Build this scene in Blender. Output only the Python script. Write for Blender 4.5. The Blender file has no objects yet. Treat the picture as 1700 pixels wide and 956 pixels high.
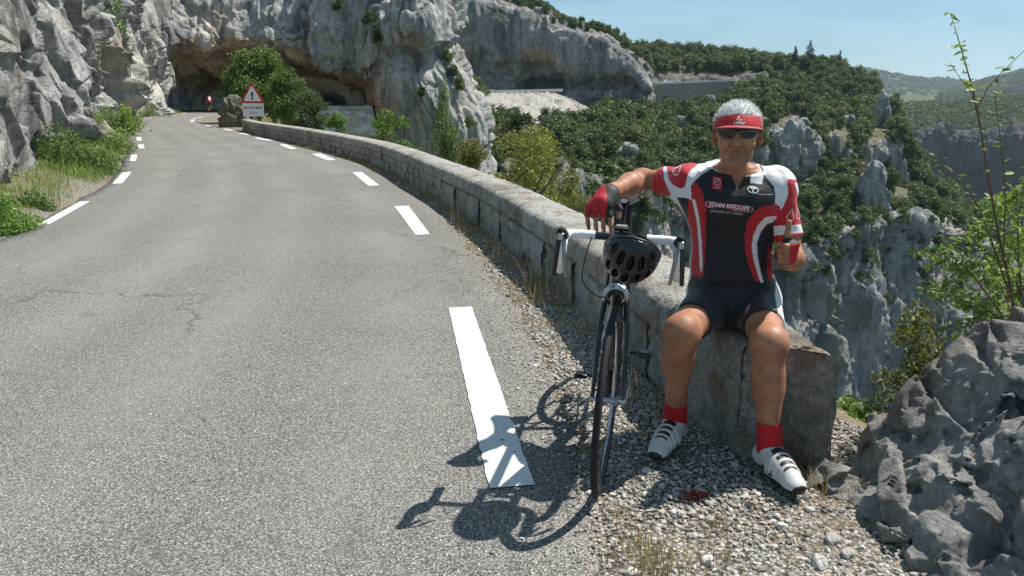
import bpy, math, random
import numpy as np
from mathutils import Vector, Matrix, Quaternion
from mathutils.bvhtree import BVHTree

# ------------------------------------------------------------------ camera, sky, sun, exposure
scene = bpy.context.scene
COL = scene.collection
F_PX, CAM_H, W_PX = 1320.0, 1.37, 1700.0          # focal length for a 1700 px wide picture, eye height
PITCH = math.atan((478 - 162) / F_PX)
cam_d = bpy.data.cameras.new('camera'); cam = bpy.data.objects.new('camera', cam_d); COL.objects.link(cam)
cam.location = (0, 0, CAM_H); cam.rotation_euler = (math.pi / 2 - PITCH, 0, 0)
cam_d.sensor_width = 36.0; cam_d.lens = 36.0 * F_PX / W_PX
cam_d.clip_start = 0.05; cam_d.clip_end = 40000
scene.camera = cam
SUN = Vector((0.57, 0.30, 1.0)).normalized()
world = bpy.data.worlds.new('World'); scene.world = world; world.use_nodes = True
wn = world.node_tree; bg = wn.nodes['Background']; sky = wn.nodes.new('ShaderNodeTexSky')
sky.sky_type = 'NISHITA'; sky.sun_disc = False
sky.sun_elevation = math.asin(SUN.z); sky.sun_rotation = math.atan2(SUN.x, SUN.y)
sky.altitude = 700; sky.air_density = 1.0; sky.dust_density = 0.5; sky.ozone_density = 3.0
bg.inputs['Strength'].default_value = 0.05
# thin high cirrus: a faint white veil mixed into the sky all round, stretched along the horizon
tc = wn.nodes.new('ShaderNodeTexCoord'); mp = wn.nodes.new('ShaderNodeMapping'); mp.inputs['Scale'].default_value = (1.6, 2.2, 9.0)
cn = wn.nodes.new('ShaderNodeTexNoise'); cn.inputs['Scale'].default_value = 1.7; cn.inputs['Detail'].default_value = 7; cn.inputs['Roughness'].default_value = 0.6
cr = wn.nodes.new('ShaderNodeMapRange'); cr.inputs[1].default_value = 0.40; cr.inputs[2].default_value = 0.78; cr.inputs[3].default_value = 0.16; cr.inputs[4].default_value = 0.60
mx = wn.nodes.new('ShaderNodeMix'); mx.data_type = 'RGBA'; mx.inputs[7].default_value = (9.2, 13.2, 14.8, 1)
wn.links.new(tc.outputs['Generated'], mp.inputs['Vector']); wn.links.new(mp.outputs[0], cn.inputs['Vector'])
wn.links.new(cn.outputs[0], cr.inputs[0]); wn.links.new(cr.outputs[0], mx.inputs[0])
wb = wn.nodes.new('ShaderNodeMix'); wb.data_type = 'RGBA'; wb.blend_type = 'MULTIPLY'; wb.inputs[0].default_value = 1.0; wb.inputs[7].default_value = (0.76, 1.06, 1.18, 1)   # the picture's cool white balance
wn.links.new(sky.outputs[0], wb.inputs[6]); wn.links.new(wb.outputs[2], mx.inputs[6]); wn.links.new(mx.outputs[2], bg.inputs['Color'])
sun_d = bpy.data.lights.new('sun', 'SUN'); sun_d.energy = 5.0; sun_d.angle = math.radians(0.53); sun_d.color = (1.0, 0.955, 0.88)
sun = bpy.data.objects.new('sun', sun_d); COL.objects.link(sun)
sun.rotation_euler = (-SUN).to_track_quat('-Z', 'Y').to_euler(); sun.location = (20, 10, 60)
scene.view_settings.view_transform = 'Standard'; scene.view_settings.look = 'None'
scene.view_settings.exposure = 0.54; scene.view_settings.gamma = 1.0; scene.view_settings.use_curve_mapping = False
scene.render.engine = 'CYCLES'; scene.cycles.use_denoising = True
scene.cycles.max_bounces = 5; scene.cycles.diffuse_bounces = 3; scene.cycles.glossy_bounces = 3
scene.cycles.transparent_max_bounces = 8; scene.cycles.volume_bounces = 0

# ------------------------------------------------------------------ helpers
RNG = np.random.default_rng(7); rnd = random.Random(11)
CP, SP = math.cos(PITCH), math.sin(PITCH)

def at(u, v, Y):
    """a surveyed direction and its distance Y ahead of the viewpoint -> the point in metres"""
    u = np.asarray(u, float); v = np.asarray(v, float); Y = np.asarray(Y, float)
    yc = -(v - 478) / F_PX; ry = CP + SP * yc; t = Y / ry
    return np.stack([(u - 850) / F_PX * t, Y + 0 * t, CAM_H + (-SP + CP * yc) * t], -1)

def sight(P):
    P = np.asarray(P, float); z = P[..., 2] - CAM_H
    zc = P[..., 1] * CP - z * SP; yc = P[..., 1] * SP + z * CP
    return 850 + F_PX * P[..., 0] / zc, 478 - F_PX * yc / zc

_perm = np.random.default_rng(3).permutation(256); _perm = np.concatenate([_perm, _perm, _perm[:2]])
_g = np.random.default_rng(4).normal(size=(256, 3)); _g /= np.linalg.norm(_g, axis=1)[:, None]
def noise3(P):
    P = np.asarray(P, float); i = np.floor(P).astype(np.int64); f = P - i; i &= 255
    w = f * f * f * (f * (f * 6 - 15) + 10); out = 0
    for dx in (0, 1):
        wx = w[..., 0] if dx else 1 - w[..., 0]; a = _perm[i[..., 0] + dx]
        for dy in (0, 1):
            wy = w[..., 1] if dy else 1 - w[..., 1]; b = _perm[(a + i[..., 1] + dy) & 255]
            for dz in (0, 1):
                wz = w[..., 2] if dz else 1 - w[..., 2]
                g = _g[_perm[(b + i[..., 2] + dz) & 255]]
                out = out + wx * wy * wz * ((f - (dx, dy, dz)) * g).sum(-1)
    return out * 1.6
def fbm(P, oct=5, gain=0.5, lac=2.03, ridge=False):
    P = np.asarray(P, float); s = 0; a = 1.0; tot = 0
    for k in range(oct):
        n = noise3(P + 17.3 * k); s = s + a * ((1 - 2 * np.abs(n)) if ridge else n); tot += a; a *= gain; P = P * lac
    return s / tot
def cells(P, seed=0):
    """distance to the nearest / second nearest cell point: blocky fractured rock"""
    P = np.asarray(P, float); i = np.floor(P).astype(np.int64); f = P - i
    d1 = np.full(P.shape[:-1], 9.0); d2 = d1.copy(); val = d1 * 0
    for dx in (-1, 0, 1):
        for dy in (-1, 0, 1):
            for dz in (-1, 0, 1):
                h = _perm[(_perm[(_perm[(i[..., 0] + dx + seed) & 255] + i[..., 1] + dy) & 255] + i[..., 2] + dz) & 255]
                o = np.stack([h / 255.0, _perm[h] / 255.0, _perm[(h + 91) & 255] / 255.0], -1)
                d = ((o + (dx, dy, dz) - f) ** 2).sum(-1)
                n = d < d1; d2 = np.where(n, d1, np.minimum(d2, d)); val = np.where(n, _perm[(h + 7) & 255] / 255.0, val); d1 = np.where(n, d, d1)
    return np.sqrt(d1), np.sqrt(d2), val

def facets(P, seed=0, groove=True):
    """each cell of rock is a tilted plane: sharp broken faces"""
    P = np.asarray(P, float); i = np.floor(P).astype(np.int64); f = P - i
    d1 = np.full(P.shape[:-1], 9.0); d2 = d1.copy(); val = d1 * 0
    for dx in (-1, 0, 1):
        for dy in (-1, 0, 1):
            for dz in (-1, 0, 1):
                h = _perm[(_perm[(_perm[(i[..., 0] + dx + seed) & 255] + i[..., 1] + dy) & 255] + i[..., 2] + dz) & 255]
                q = np.stack([h / 255.0, _perm[h] / 255.0, _perm[(h + 91) & 255] / 255.0], -1) + (dx, dy, dz) - f
                d = (q ** 2).sum(-1); n = d < d1; d2 = np.where(n, d1, np.minimum(d2, d))
                val = np.where(n, (q * _g[(h + 13) & 255]).sum(-1) * 1.3 + (_perm[(h + 7) & 255] / 255.0 - .5) * .6, val); d1 = np.where(n, d, d1)
    e = np.sqrt(d2) - np.sqrt(d1); return val * (np.clip(e / .07, 0, 1) if groove else 1), e      # blocks meet in a groove

def new_mesh(name, V, F, attrs=None, mats=None, mi=None, smooth=True):
    """F: array (n,3) or (n,4), or a list of such arrays; attrs: {name: per-vertex float or rgb}"""
    me = bpy.data.meshes.new(name); V = np.asarray(V, np.float32); Fs = F if isinstance(F, list) else [F]
    Fs = [np.asarray(f, np.int32) for f in Fs if len(f)]
    me.vertices.add(len(V)); me.vertices.foreach_set('co', V.ravel())
    nl = sum(f.size for f in Fs); npoly = sum(len(f) for f in Fs)
    me.loops.add(nl); me.polygons.add(npoly)
    me.loops.foreach_set('vertex_index', np.concatenate([f.ravel() for f in Fs]))
    st = []; o = 0
    for f in Fs: st.append(o + np.arange(len(f)) * f.shape[1]); o += f.size
    me.polygons.foreach_set('loop_start', np.concatenate(st).astype(np.int32))
    if mi is not None: me.polygons.foreach_set('material_index', np.asarray(mi, np.int32))
    me.polygons.foreach_set('use_smooth', np.full(npoly, smooth, bool))
    for k, a in (attrs or {}).items():
        a = np.asarray(a, np.float32)
        if a.ndim == 1: me.attributes.new(k, 'FLOAT', 'POINT').data.foreach_set('value', a)
        else: me.attributes.new(k, 'FLOAT_COLOR', 'POINT').data.foreach_set('color', np.concatenate([a[:, :3], np.ones((len(a), 1))], 1).astype(np.float32).ravel())
    for m in (mats or []): me.materials.append(m)
    me.update(calc_edges=True); me.validate()
    return me
def link(name, me, parent=None, mat=None):
    o = bpy.data.objects.new(name, me); COL.objects.link(o)
    if mat is not None: me.materials.clear(); me.materials.append(mat)
    if parent is not None: o.parent = parent
    return o
def tag(o, label=None, cat=None, group=None, kind=None):
    for k, v in (('label', label), ('category', cat), ('group', group), ('kind', kind)):
        if v: o[k] = v
    return o
def empty(name, loc=(0, 0, 0), rz=0.0):
    o = bpy.data.objects.new(name, None); COL.objects.link(o); o.location = loc; o.rotation_euler = (0, 0, rz); o.empty_display_size = 0.1
    return o
def copy_tree(o, parent=None):
    c = o.copy(); COL.objects.link(c); c.parent = parent
    for ch in o.children: copy_tree(ch, c)
    return c
def grid_faces(nu, nv, wrap=False):
    i = np.arange(nu if wrap else nu - 1)[:, None]; j = np.arange(nv - 1)[None]
    a = i * nv + j; b = ((i + 1) % nu) * nv + j
    return np.stack([a, b, b + 1, a + 1], -1).reshape(-1, 4)
def crom(C, n):
    """Catmull-Rom resample of control rows (m,k,...) along axis 0 to n rows"""
    C = np.asarray(C, float); m = len(C); t = np.linspace(0, m - 1, n); i = np.minimum(t.astype(int), m - 2); f = (t - i).reshape((-1,) + (1,) * (C.ndim - 1))
    p0, p1, p2, p3 = C[np.maximum(i - 1, 0)], C[i], C[i + 1], C[np.minimum(i + 2, m - 1)]
    return p1 + 0.5 * f * (p2 - p0 + f * (2 * p0 - 5 * p1 + 4 * p2 - p3 + f * (3 * (p1 - p2) + p3 - p0)))
def resample(P, n=None, step=None):
    P = np.asarray(P, float); s = np.r_[0, np.cumsum(np.linalg.norm(np.diff(P, axis=0), axis=1))]
    n = n or max(2, int(s[-1] / step) + 1); t = np.linspace(0, s[-1], n)
    return np.stack([np.interp(t, s, P[:, k]) for k in range(P.shape[1])], -1)
def smoothpath(P, n): return resample(crom(P, len(P) * 12), n)
def grid_normals(G):
    du = np.gradient(G, axis=0); dv = np.gradient(G, axis=1); n = np.cross(du, dv)
    return n / (np.linalg.norm(n, axis=-1, keepdims=True) + 1e-9)

class MB:
    """collects simple shapes into one mesh"""
    def __init__(s): s.V = []; s.F3 = []; s.F4 = []; s.n = 0
    def add(s, V, F):
        V = np.asarray(V, float); F = np.asarray(F, np.int64) + s.n; s.V.append(V); s.n += len(V)
        (s.F4 if F.shape[1] == 4 else s.F3).append(F); return s
    def box(s, c, size, M=None, taper=1.0, bev=0.0):
        x, y, z = np.asarray(size, float) / 2; b = min(bev, x * .9, y * .9, z * .9)
        if b <= 0:
            V = np.array([(-x, -y, -z), (x, -y, -z), (x, y, -z), (-x, y, -z), (-x * taper, -y * taper, z), (x * taper, -y * taper, z), (x * taper, y * taper, z), (-x * taper, y * taper, z)])
            F = [(0, 3, 2, 1), (4, 5, 6, 7), (0, 1, 5, 4), (1, 2, 6, 5), (2, 3, 7, 6), (3, 0, 4, 7)]
            V = V if M is None else V @ np.asarray(M)[:3, :3].T
            return s.add(V + np.asarray(c), F)
        loops = []
        for zz, k in ((-z, b), (-z + b, 0), (z - b, 0), (z, b)):
            tx = taper if zz > 0 else 1
            xx, yy = (x - k) * tx, (y - k) * tx; cx, cy = max(xx - b, 1e-5), max(yy - b, 1e-5)
            loops.append([(-cx, -yy, zz), (cx, -yy, zz), (xx, -cy, zz), (xx, cy, zz), (cx, yy, zz), (-cx, yy, zz), (-xx, cy, zz), (-xx, -cy, zz)])
        V = np.array(loops).reshape(-1, 3); F = []
        for l in range(3):
            for k in range(8): F.append((l * 8 + k, l * 8 + (k + 1) % 8, l * 8 + 8 + (k + 1) % 8, l * 8 + 8 + k))
        F += [(0, 7, 6, 1), (1, 6, 5, 2), (2, 5, 4, 3)] ; o = 24; F += [(o, o + 1, o + 6, o + 7), (o + 1, o + 2, o + 5, o + 6), (o + 2, o + 3, o + 4, o + 5)]
        V = V if M is None else V @ np.asarray(M)[:3, :3].T
        return s.add(V + np.asarray(c), F)
    def tube(s, P, r, n=10, caps=True, flat=None):
        """P: points; r: radius or list; flat=(axis, k): squash the section along the axis by k"""
        P = np.asarray(P, float); m = len(P); r = np.broadcast_to(np.asarray(r, float), (m,))
        T = np.gradient(P, axis=0); T /= np.linalg.norm(T, axis=1)[:, None] + 1e-12
        up = np.array([0, 0, 1.0]) if abs(T[0][2]) < 0.9 else np.array([1.0, 0, 0])
        V = []; nrm = np.cross(T[0], up); nrm /= np.linalg.norm(nrm)
        a = np.arange(n) * 2 * np.pi / n
        for k in range(m):
            nrm = nrm - T[k] * (nrm @ T[k]); nrm /= np.linalg.norm(nrm) + 1e-12; b = np.cross(T[k], nrm)
            ring = (np.cos(a)[:, None] * nrm + np.sin(a)[:, None] * b) * r[k]
            if flat is not None: ax = np.asarray(flat[0], float); ring = ring - np.outer(ring @ ax, ax) * (1 - flat[1])
            V.append(P[k] + ring)
        V = np.array(V).reshape(-1, 3); F = []
        for k in range(m - 1):
            for q in range(n): F.append((k * n + q, k * n + (q + 1) % n, k * n + n + (q + 1) % n, k * n + n + q))
        s.add(V, F)
        if caps:
            for base, ring, fl in ((P[0], V[:n], 1), (P[-1], V[-n:], 0)):
                f = [(n, q, (q + 1) % n) if not fl else (n, (q + 1) % n, q) for q in range(n)]
                s.add(np.vstack([ring, base]), f)
        return s
    def lathe(s, prof, c=(0, 0, 0), axis='z', n=24):
        """prof: (radius, height) list"""
        a = np.arange(n) * 2 * np.pi / n; V = []
        for r, h in prof:
            x, y, z = r * np.cos(a), r * np.sin(a), np.full(n, h)
            V.append(np.stack({'z': (x, y, z), 'x': (z, x, y), 'y': (y, z, x)}[axis], -1))
        V = np.array(V).reshape(-1, 3) + np.asarray(c); m = len(prof); F = []
        for k in range(m - 1):
            for q in range(n): F.append((k * n + q, k * n + (q + 1) % n, k * n + n + (q + 1) % n, k * n + n + q))
        return s.add(V, F)
    def ball(s, c, r, nu=12, nv=8, M=None):
        r = np.broadcast_to(np.asarray(r, float), (3,)); th = np.linspace(0.02, np.pi - 0.02, nv); a = np.arange(nu) * 2 * np.pi / nu
        V = np.stack([np.outer(np.sin(th), np.cos(a)), np.outer(np.sin(th), np.sin(a)), np.outer(-np.cos(th), np.ones(nu))], -1).reshape(-1, 3) * r
        if M is not None: V = V @ np.asarray(M)[:3, :3].T
        F = []
        for k in range(nv - 1):
            for q in range(nu): F.append((k * nu + q, k * nu + (q + 1) % nu, k * nu + nu + (q + 1) % nu, k * nu + nu + q))
        return s.add(V + np.asarray(c), F)
    def mesh(s, name, smooth=True, attrs=None):
        return new_mesh(name, np.vstack(s.V), ([np.vstack(s.F4)] if s.F4 else []) + ([np.vstack(s.F3)] if s.F3 else []), smooth=smooth, attrs=attrs)
    def build(s, name, mat, parent=None, smooth=True, sharp=True):
        me = s.mesh(name, smooth)
        if smooth and sharp: me.set_sharp_from_angle(angle=math.radians(38))
        return link(name, me, parent, mat)

# ------------------------------------------------------------------ node helper and materials
class NT:
    def __init__(s, name):
        s.m = bpy.data.materials.new(name); s.m.use_nodes = True; s.t = s.m.node_tree
        s.b = s.t.nodes['Principled BSDF']; s.out = s.t.nodes['Material Output']; s._tc = None
    def n(s, kind, **kw):
        nd = s.t.nodes.new('ShaderNode' + kind)
        for k, v in kw.items():
            if k.startswith('_'): setattr(nd, k[1:], v)
            else: s.set(nd, k, v)
        return nd
    def set(s, nd, k, v):
        inp = nd.inputs[int(k[1:])] if k[0] == 'i' and k[1:].isdigit() else nd.inputs[k.replace('__', ' ')]
        if hasattr(v, 'outputs'): v = v.outputs[0]
        if isinstance(v, bpy.types.NodeSocket): s.t.links.new(v, inp)
        else: inp.default_value = v
    def co(s, scale=None, kind='Object'):
        s._tc = s._tc or s.n('TexCoord')
        if scale is None: return s._tc.outputs[kind]
        return s.n('Mapping', Vector=s._tc.outputs[kind], Scale=scale).outputs[0]
    def noise(s, sc, det=4, rough=0.55, co=None, dist=0.0): return s.n('TexNoise', Vector=co if co is not None else s.co(), Scale=sc, Detail=det, Roughness=rough, Distortion=dist).outputs[0]
    def voro(s, sc, co=None, feat='F1', out=0, rand=1.0):
        nd = s.n('TexVoronoi', _feature=feat, Vector=co if co is not None else s.co(), Scale=sc, Randomness=rand); return nd.outputs[out]
    def ramp(s, fac, stops, interp='LINEAR'):
        nd = s.n('ValToRGB', Fac=fac); e = nd.color_ramp; e.interpolation = interp
        while len(e.elements) < len(stops): e.elements.new(0.5)
        for el, (p, c) in zip(e.elements, stops): el.position = p; el.color = (c, c, c, 1) if not hasattr(c, '__len__') else (*c[:3], 1)
        return nd.outputs[0]
    def mix(s, fac, a, b, mode='MIX'):
        nd = s.n('Mix', _data_type='RGBA', _blend_type=mode); nd.clamp_factor = True
        for k, v in ((0, fac), (6, a), (7, b)): s.set(nd, 'i%d' % k, (*v, 1) if isinstance(v, tuple) and len(v) == 3 else v)
        return nd.outputs[2]
    def math(s, op, a, b=0.0, clamp=False):
        nd = s.n('Math', _operation=op, i0=a, i1=b); nd.use_clamp = clamp; return nd.outputs[0]
    def rng(s, v, a, b, c=0.0, d=1.0): return s.n('MapRange', i0=v, i1=a, i2=b, i3=c, i4=d).outputs[0]
    def attr(s, name, fac=False): nd = s.n('Attribute', _attribute_name=name); return nd.outputs['Fac' if fac else 'Color']
    def rand(s): return s.n('ObjectInfo').outputs['Random']
    def bump(s, h, strength=0.5, dist=0.02, prev=None):
        nd = s.n('Bump', Height=h, Strength=strength, Distance=dist)
        if prev is not None: s.set(nd, 'Normal', prev)
        return nd.outputs[0]
    def done(s, col=None, rough=0.8, normal=None, spec=0.3, metal=0.0, **kw):
        if col is not None: s.set(s.b, 'Base__Color', (*col, 1) if isinstance(col, tuple) and len(col) == 3 else col)
        s.set(s.b, 'Roughness', rough); s.set(s.b, 'Specular__IOR__Level', spec); s.set(s.b, 'Metallic', metal)
        if normal is not None: s.set(s.b, 'Normal', normal)
        for k, v in kw.items(): s.set(s.b, k, v)
        return s.m

def plain(name, col, rough=0.5, spec=0.4, metal=0.0, vary=0.12, scale=30.0, bump=0.0, **kw):
    t = NT(name); n = t.noise(scale, 4)
    c = t.mix(n, tuple(x * (1 - vary) for x in col), tuple(min(1, x * (1 + vary)) for x in col))
    nm = t.bump(t.noise(scale * 3, 3), bump, 0.004) if bump else None
    return t.done(c, t.rng(n, 0.3, 0.7, max(0, rough - 0.06), min(1, rough + 0.06)), nm, spec, metal, **kw)

def rock_mat(name, light=(0.42, 0.41, 0.385), dark=(0.12, 0.125, 0.13), ochre=(0.36, 0.24, 0.12), s=1.0, streak=0.5, bump=0.8, grain=3.0, moss=0.0, cracks=.12):
    """limestone: pale grey, dark lichen and water streaks running down, ochre where the face is fresh"""
    t = NT(name); co = t.co(); vs = t.co((1.0 * s, 1.0 * s, 0.09 * s))
    big = t.noise(0.16 * s, 5, 0.6); st = t.noise(0.7, 6, 0.62, vs); st2 = t.noise(2.3, 5, 0.6, vs); fine = t.noise(grain * s, 8, 0.68)
    c = t.mix(t.rng(fine, 0.32, 0.68), tuple(x * 0.55 for x in light), tuple(min(.8, x * 1.22) for x in light))
    c = t.mix(t.math('MULTIPLY', t.rng(st, 0.47, 0.66), streak), c, dark)
    c = t.mix(t.math('MULTIPLY', t.rng(st2, 0.52, 0.68), streak * 0.8), c, tuple(x * 1.3 for x in dark))
    warm = t.math('MULTIPLY', t.rng(big, 0.5, 0.7), 0.25)
    c = t.mix(warm, c, t.mix(fine, tuple(x * 0.8 for x in ochre), tuple(min(1, x * 1.5) for x in ochre)))
    c = t.mix(t.attr('ochre', True), c, t.mix(t.rng(st2, 0.35, 0.65), tuple(x * 1.35 for x in ochre), tuple(x * 0.55 for x in ochre)))
    c = t.mix(t.attr('pale', True), c, t.mix(fine, (0.45, 0.42, 0.36), (0.72, 0.69, 0.62)))
    if moss: c = t.mix(t.math('MULTIPLY', t.rng(t.noise(0.5 * s, 5), 0.55, 0.62), moss), c, (0.07, 0.085, 0.03))
    cr = t.voro(1.6 * s, t.n('Mapping', Vector=t.n('VectorMath', _operation='ADD', i0=co, i1=t.n('TexNoise', Vector=co, Scale=0.8 * s, Detail=4).outputs['Color']).outputs[0], Scale=(1, 1, .55)).outputs[0], 'DISTANCE_TO_EDGE')
    crk = t.rng(cr, 0.0, 0.06)
    c = t.mix(t.math('MULTIPLY', t.math('SUBTRACT', 1.0, crk), cracks), c, tuple(x * 0.6 for x in dark))
    n1 = t.bump(t.math('ADD', fine, t.math('MULTIPLY', crk, cracks * .8)), bump, 0.35 / s)
    n2 = t.bump(t.noise(grain * s * 5, 6, 0.7), bump * 0.6, 0.06 / s, n1)
    return t.done(c, 0.92, n2, 0.15)
# ------------------------------------------------------------------ lettering outlines, made once while the scene is small
def text_outline(s, shear=0.0, space=1.0, bold=0.0):
    c = bpy.data.curves.new('lettering', 'FONT'); c.body = s; c.align_x = 'CENTER'; c.align_y = 'CENTER'; c.shear = shear; c.space_character = space; c.offset = bold; c.resolution_u = 3
    o = bpy.data.objects.new('lettering', c); COL.objects.link(o); dg = bpy.context.evaluated_depsgraph_get(); dg.update()
    m = o.evaluated_get(dg).to_mesh(); V = np.array([v.co[:2] for v in m.vertices]); m.calc_loop_triangles(); T = np.array([t.vertices[:] for t in m.loop_triangles])
    o.evaluated_get(dg).to_mesh_clear(); bpy.data.objects.remove(o); bpy.data.curves.remove(c); return V, T
TXT = {k: text_outline(k, *a) for k, a in {'JOHN KNOOPS': (.1, 1.08, .025), 'passion for bikes': (.28, 1.02, .0), 'Löffler': (0, 1, .03), 'SCOTT': (.1, 1.05, .03), 'HAUTEUR LIMITÉE': (0, 1, .01), 'À 3 m': (0, 1, .01), '!': (0, 1, .04), 'P': (0, 1, .03)}.items()}
def lay_on(name, V2, T, bvh, origin, ex, ey, ez, mat, parent, lift=.0015, fit=False):
    """carry a flat print (V2 in metres) onto a surface: cast along ez from the plane at origin"""
    ex, ey, ez = [Vector(a).normalized() for a in (ex, ey, ez)]; V = []; O = Vector(origin); V2 = np.asarray(V2, float)
    if fit:                                             # lay the print on the smooth run of the cloth, clear of its small wrinkles
        S = []
        for x in np.linspace(V2[:, 0].min(), V2[:, 0].max(), 17):
            for y in np.linspace(V2[:, 1].min(), V2[:, 1].max(), 7):
                h = bvh.ray_cast(O + ex * float(x) + ey * float(y) - ez * .25, ez, 1.0)
                if h[0] is not None: S.append((x, y, (h[0] - O).dot(ez)))
        S = np.array(S); B = lambda x, y: np.stack([1 + 0 * x, x, y, x * x, x * y, y * y, x ** 3], -1); k = np.linalg.lstsq(B(S[:, 0], S[:, 1]), S[:, 2], rcond=None)[0]
        gap = (B(S[:, 0], S[:, 1]) @ k - S[:, 2]).max() + lift; d = B(V2[:, 0], V2[:, 1]) @ k - gap
        V = np.array(O) + np.outer(V2[:, 0], ex) + np.outer(V2[:, 1], ey) + np.outer(d, ez); return link(name, new_mesh(name, V, T, smooth=False), parent, mat)
    for x, y in V2:
        p = Vector(origin) + ex * float(x) + ey * float(y); h = bvh.ray_cast(p - ez * .25, ez, 1.0)
        V.append((h[0] + h[1] * lift * (1 if h[1].dot(ez) < 0 else -1)) if h[0] is not None else p)
    return link(name, new_mesh(name, np.array([tuple(v) for v in V]), T, smooth=False), parent, mat)
def outline_ring(P, w, closed=True):
    """a flat line of width w along 2-D points"""
    P = np.asarray(P, float); T = (np.roll(P, -1, 0) - np.roll(P, 1, 0)) if closed else np.gradient(P, axis=0); T /= np.linalg.norm(T, axis=1)[:, None] + 1e-9; N = np.c_[-T[:, 1], T[:, 0]]
    V = np.concatenate([P + N * w / 2, P - N * w / 2]); n = len(P); F = [(i, (i + 1) % n, n + (i + 1) % n, n + i) for i in range(n if closed else n - 1)]
    return V, np.array(F)
# ------------------------------------------------------------------ materials of the ground
def asphalt_mat():
    t = NT('asphalt'); co = t.co()
    chips = t.n('TexVoronoi', Vector=co, Scale=150.0); chip = chips.outputs['Color']; d = chips.outputs['Distance']
    v = t.n('SeparateColor', Color=chip).outputs[0]
    c = t.ramp(v, [(0.0, (0.115, 0.108, 0.10)), (0.35, (0.20, 0.19, 0.175)), (0.7, (0.285, 0.27, 0.248)), (0.93, (0.39, 0.375, 0.35)), (1.0, (0.56, 0.54, 0.51))])
    c = t.mix(t.rng(d, 0.38, 0.7), c, (0.045, 0.042, 0.04))
    big = t.noise(0.35, 5, 0.6); lane = t.noise(1.0, 4, 0.55, t.co((0.9, 0.12, 1)))
    c = t.mix(t.rng(big, 0.35, 0.7, 0.0, 0.22), c, (0.31, 0.295, 0.27))
    c = t.mix(t.rng(lane, 0.42, 0.7, 0.0, 0.22), c, (0.13, 0.128, 0.122))
    c = t.mix(t.math('MULTIPLY', t.attr('track', True), t.rng(t.noise(.5, 4), .35, .65, .05, .38)), c, (0.30, 0.284, 0.26))
    c = t.mix(t.rng(t.noise(1.7, 6, .65, dist=1.2), .60, .68, 0, .4), c, (0.10, 0.095, 0.09))
    warp = t.n('VectorMath', _operation='ADD', i0=co, i1=t.n('VectorMath', _operation='SCALE', i0=t.n('TexNoise', Vector=co, Scale=2.2, Detail=6, Roughness=0.7).outputs['Color']).outputs[0])
    t.t.nodes[warp.inputs[1].links[0].from_node.name].inputs['Scale'].default_value = 0.55
    e = t.voro(0.42, warp.outputs[0], 'DISTANCE_TO_EDGE')
    crack = t.math('MULTIPLY', t.rng(e, 0.002, 0.0075, 1.0, 0.0), t.rng(t.noise(0.5, 3), 0.5, 0.58))
    c = t.mix(t.math('MULTIPLY', crack, 0.5), c, (0.022, 0.02, 0.019))
    hgt = t.math('SUBTRACT', t.math('MULTIPLY', v, 0.6), t.math('ADD', d, t.math('MULTIPLY', crack, 1.4)))
    return t.done(c, 0.88, t.bump(hgt, 0.5, 0.005), 0.25)
def gravel_mat():
    t = NT('gravel_ground'); co = t.co()
    a = t.n('TexVoronoi', Vector=co, Scale=70.0); b = t.n('TexVoronoi', Vector=co, Scale=27.0)
    v = t.n('SeparateColor', Color=a.outputs['Color']).outputs[0]; w = t.n('SeparateColor', Color=b.outputs['Color']).outputs[1]
    c = t.ramp(v, [(0.0, (0.13, 0.118, 0.10)), (0.4, (0.27, 0.25, 0.22)), (0.8, (0.40, 0.38, 0.345)), (1.0, (0.58, 0.56, 0.52))])
    big = t.rng(w, 0.78, 0.82); big = t.math('MULTIPLY', big, t.rng(b.outputs['Distance'], 0.5, 0.35))
    c = t.mix(big, c, (0.42, 0.395, 0.35))
    c = t.mix(t.rng(a.outputs['Distance'], 0.35, 0.75), c, (0.07, 0.06, 0.047))
    c = t.mix(t.rng(t.noise(0.9, 5, 0.6), 0.44, 0.66, 0.0, 0.75), c, t.mix(t.noise(9, 4), (0.13, 0.1, 0.055), (0.27, 0.2, 0.1)))
    c = t.mix(t.rng(t.attr('soil', True), 0.0, 1.0), c, t.mix(t.noise(3.0, 6, 0.65), (0.06, 0.08, 0.025), (0.19, 0.17, 0.075)))
    h = t.math('ADD', t.math('SUBTRACT', 0.6, a.outputs['Distance']), t.math('MULTIPLY', big, 0.9))
    return t.done(c, 0.95, t.bump(t.noise(4, 5), 0.4, 0.05, t.bump(h, 0.8, 0.012)), 0.1)
def paint_mat():
    t = NT('road_paint'); n = t.noise(150, 5, 0.75); big = t.noise(3, 4)
    wear = t.rng(t.math('ADD', n, t.math('MULTIPLY', t.math('SUBTRACT', big, 0.5), 0.12)), 0.555, 0.63)
    chips = t.voro(105.0)
    c = t.mix(wear, t.mix(t.noise(6, 4), (0.52, 0.52, 0.505), (0.70, 0.70, 0.685)), (0.09, 0.088, 0.085))
    return t.done(c, 0.7, t.bump(t.math('MULTIPLY', chips, -1.0), 0.3, 0.005), 0.3)
ASPHALT, GRAVEL, PAINT = asphalt_mat(), gravel_mat(), paint_mat()

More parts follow.
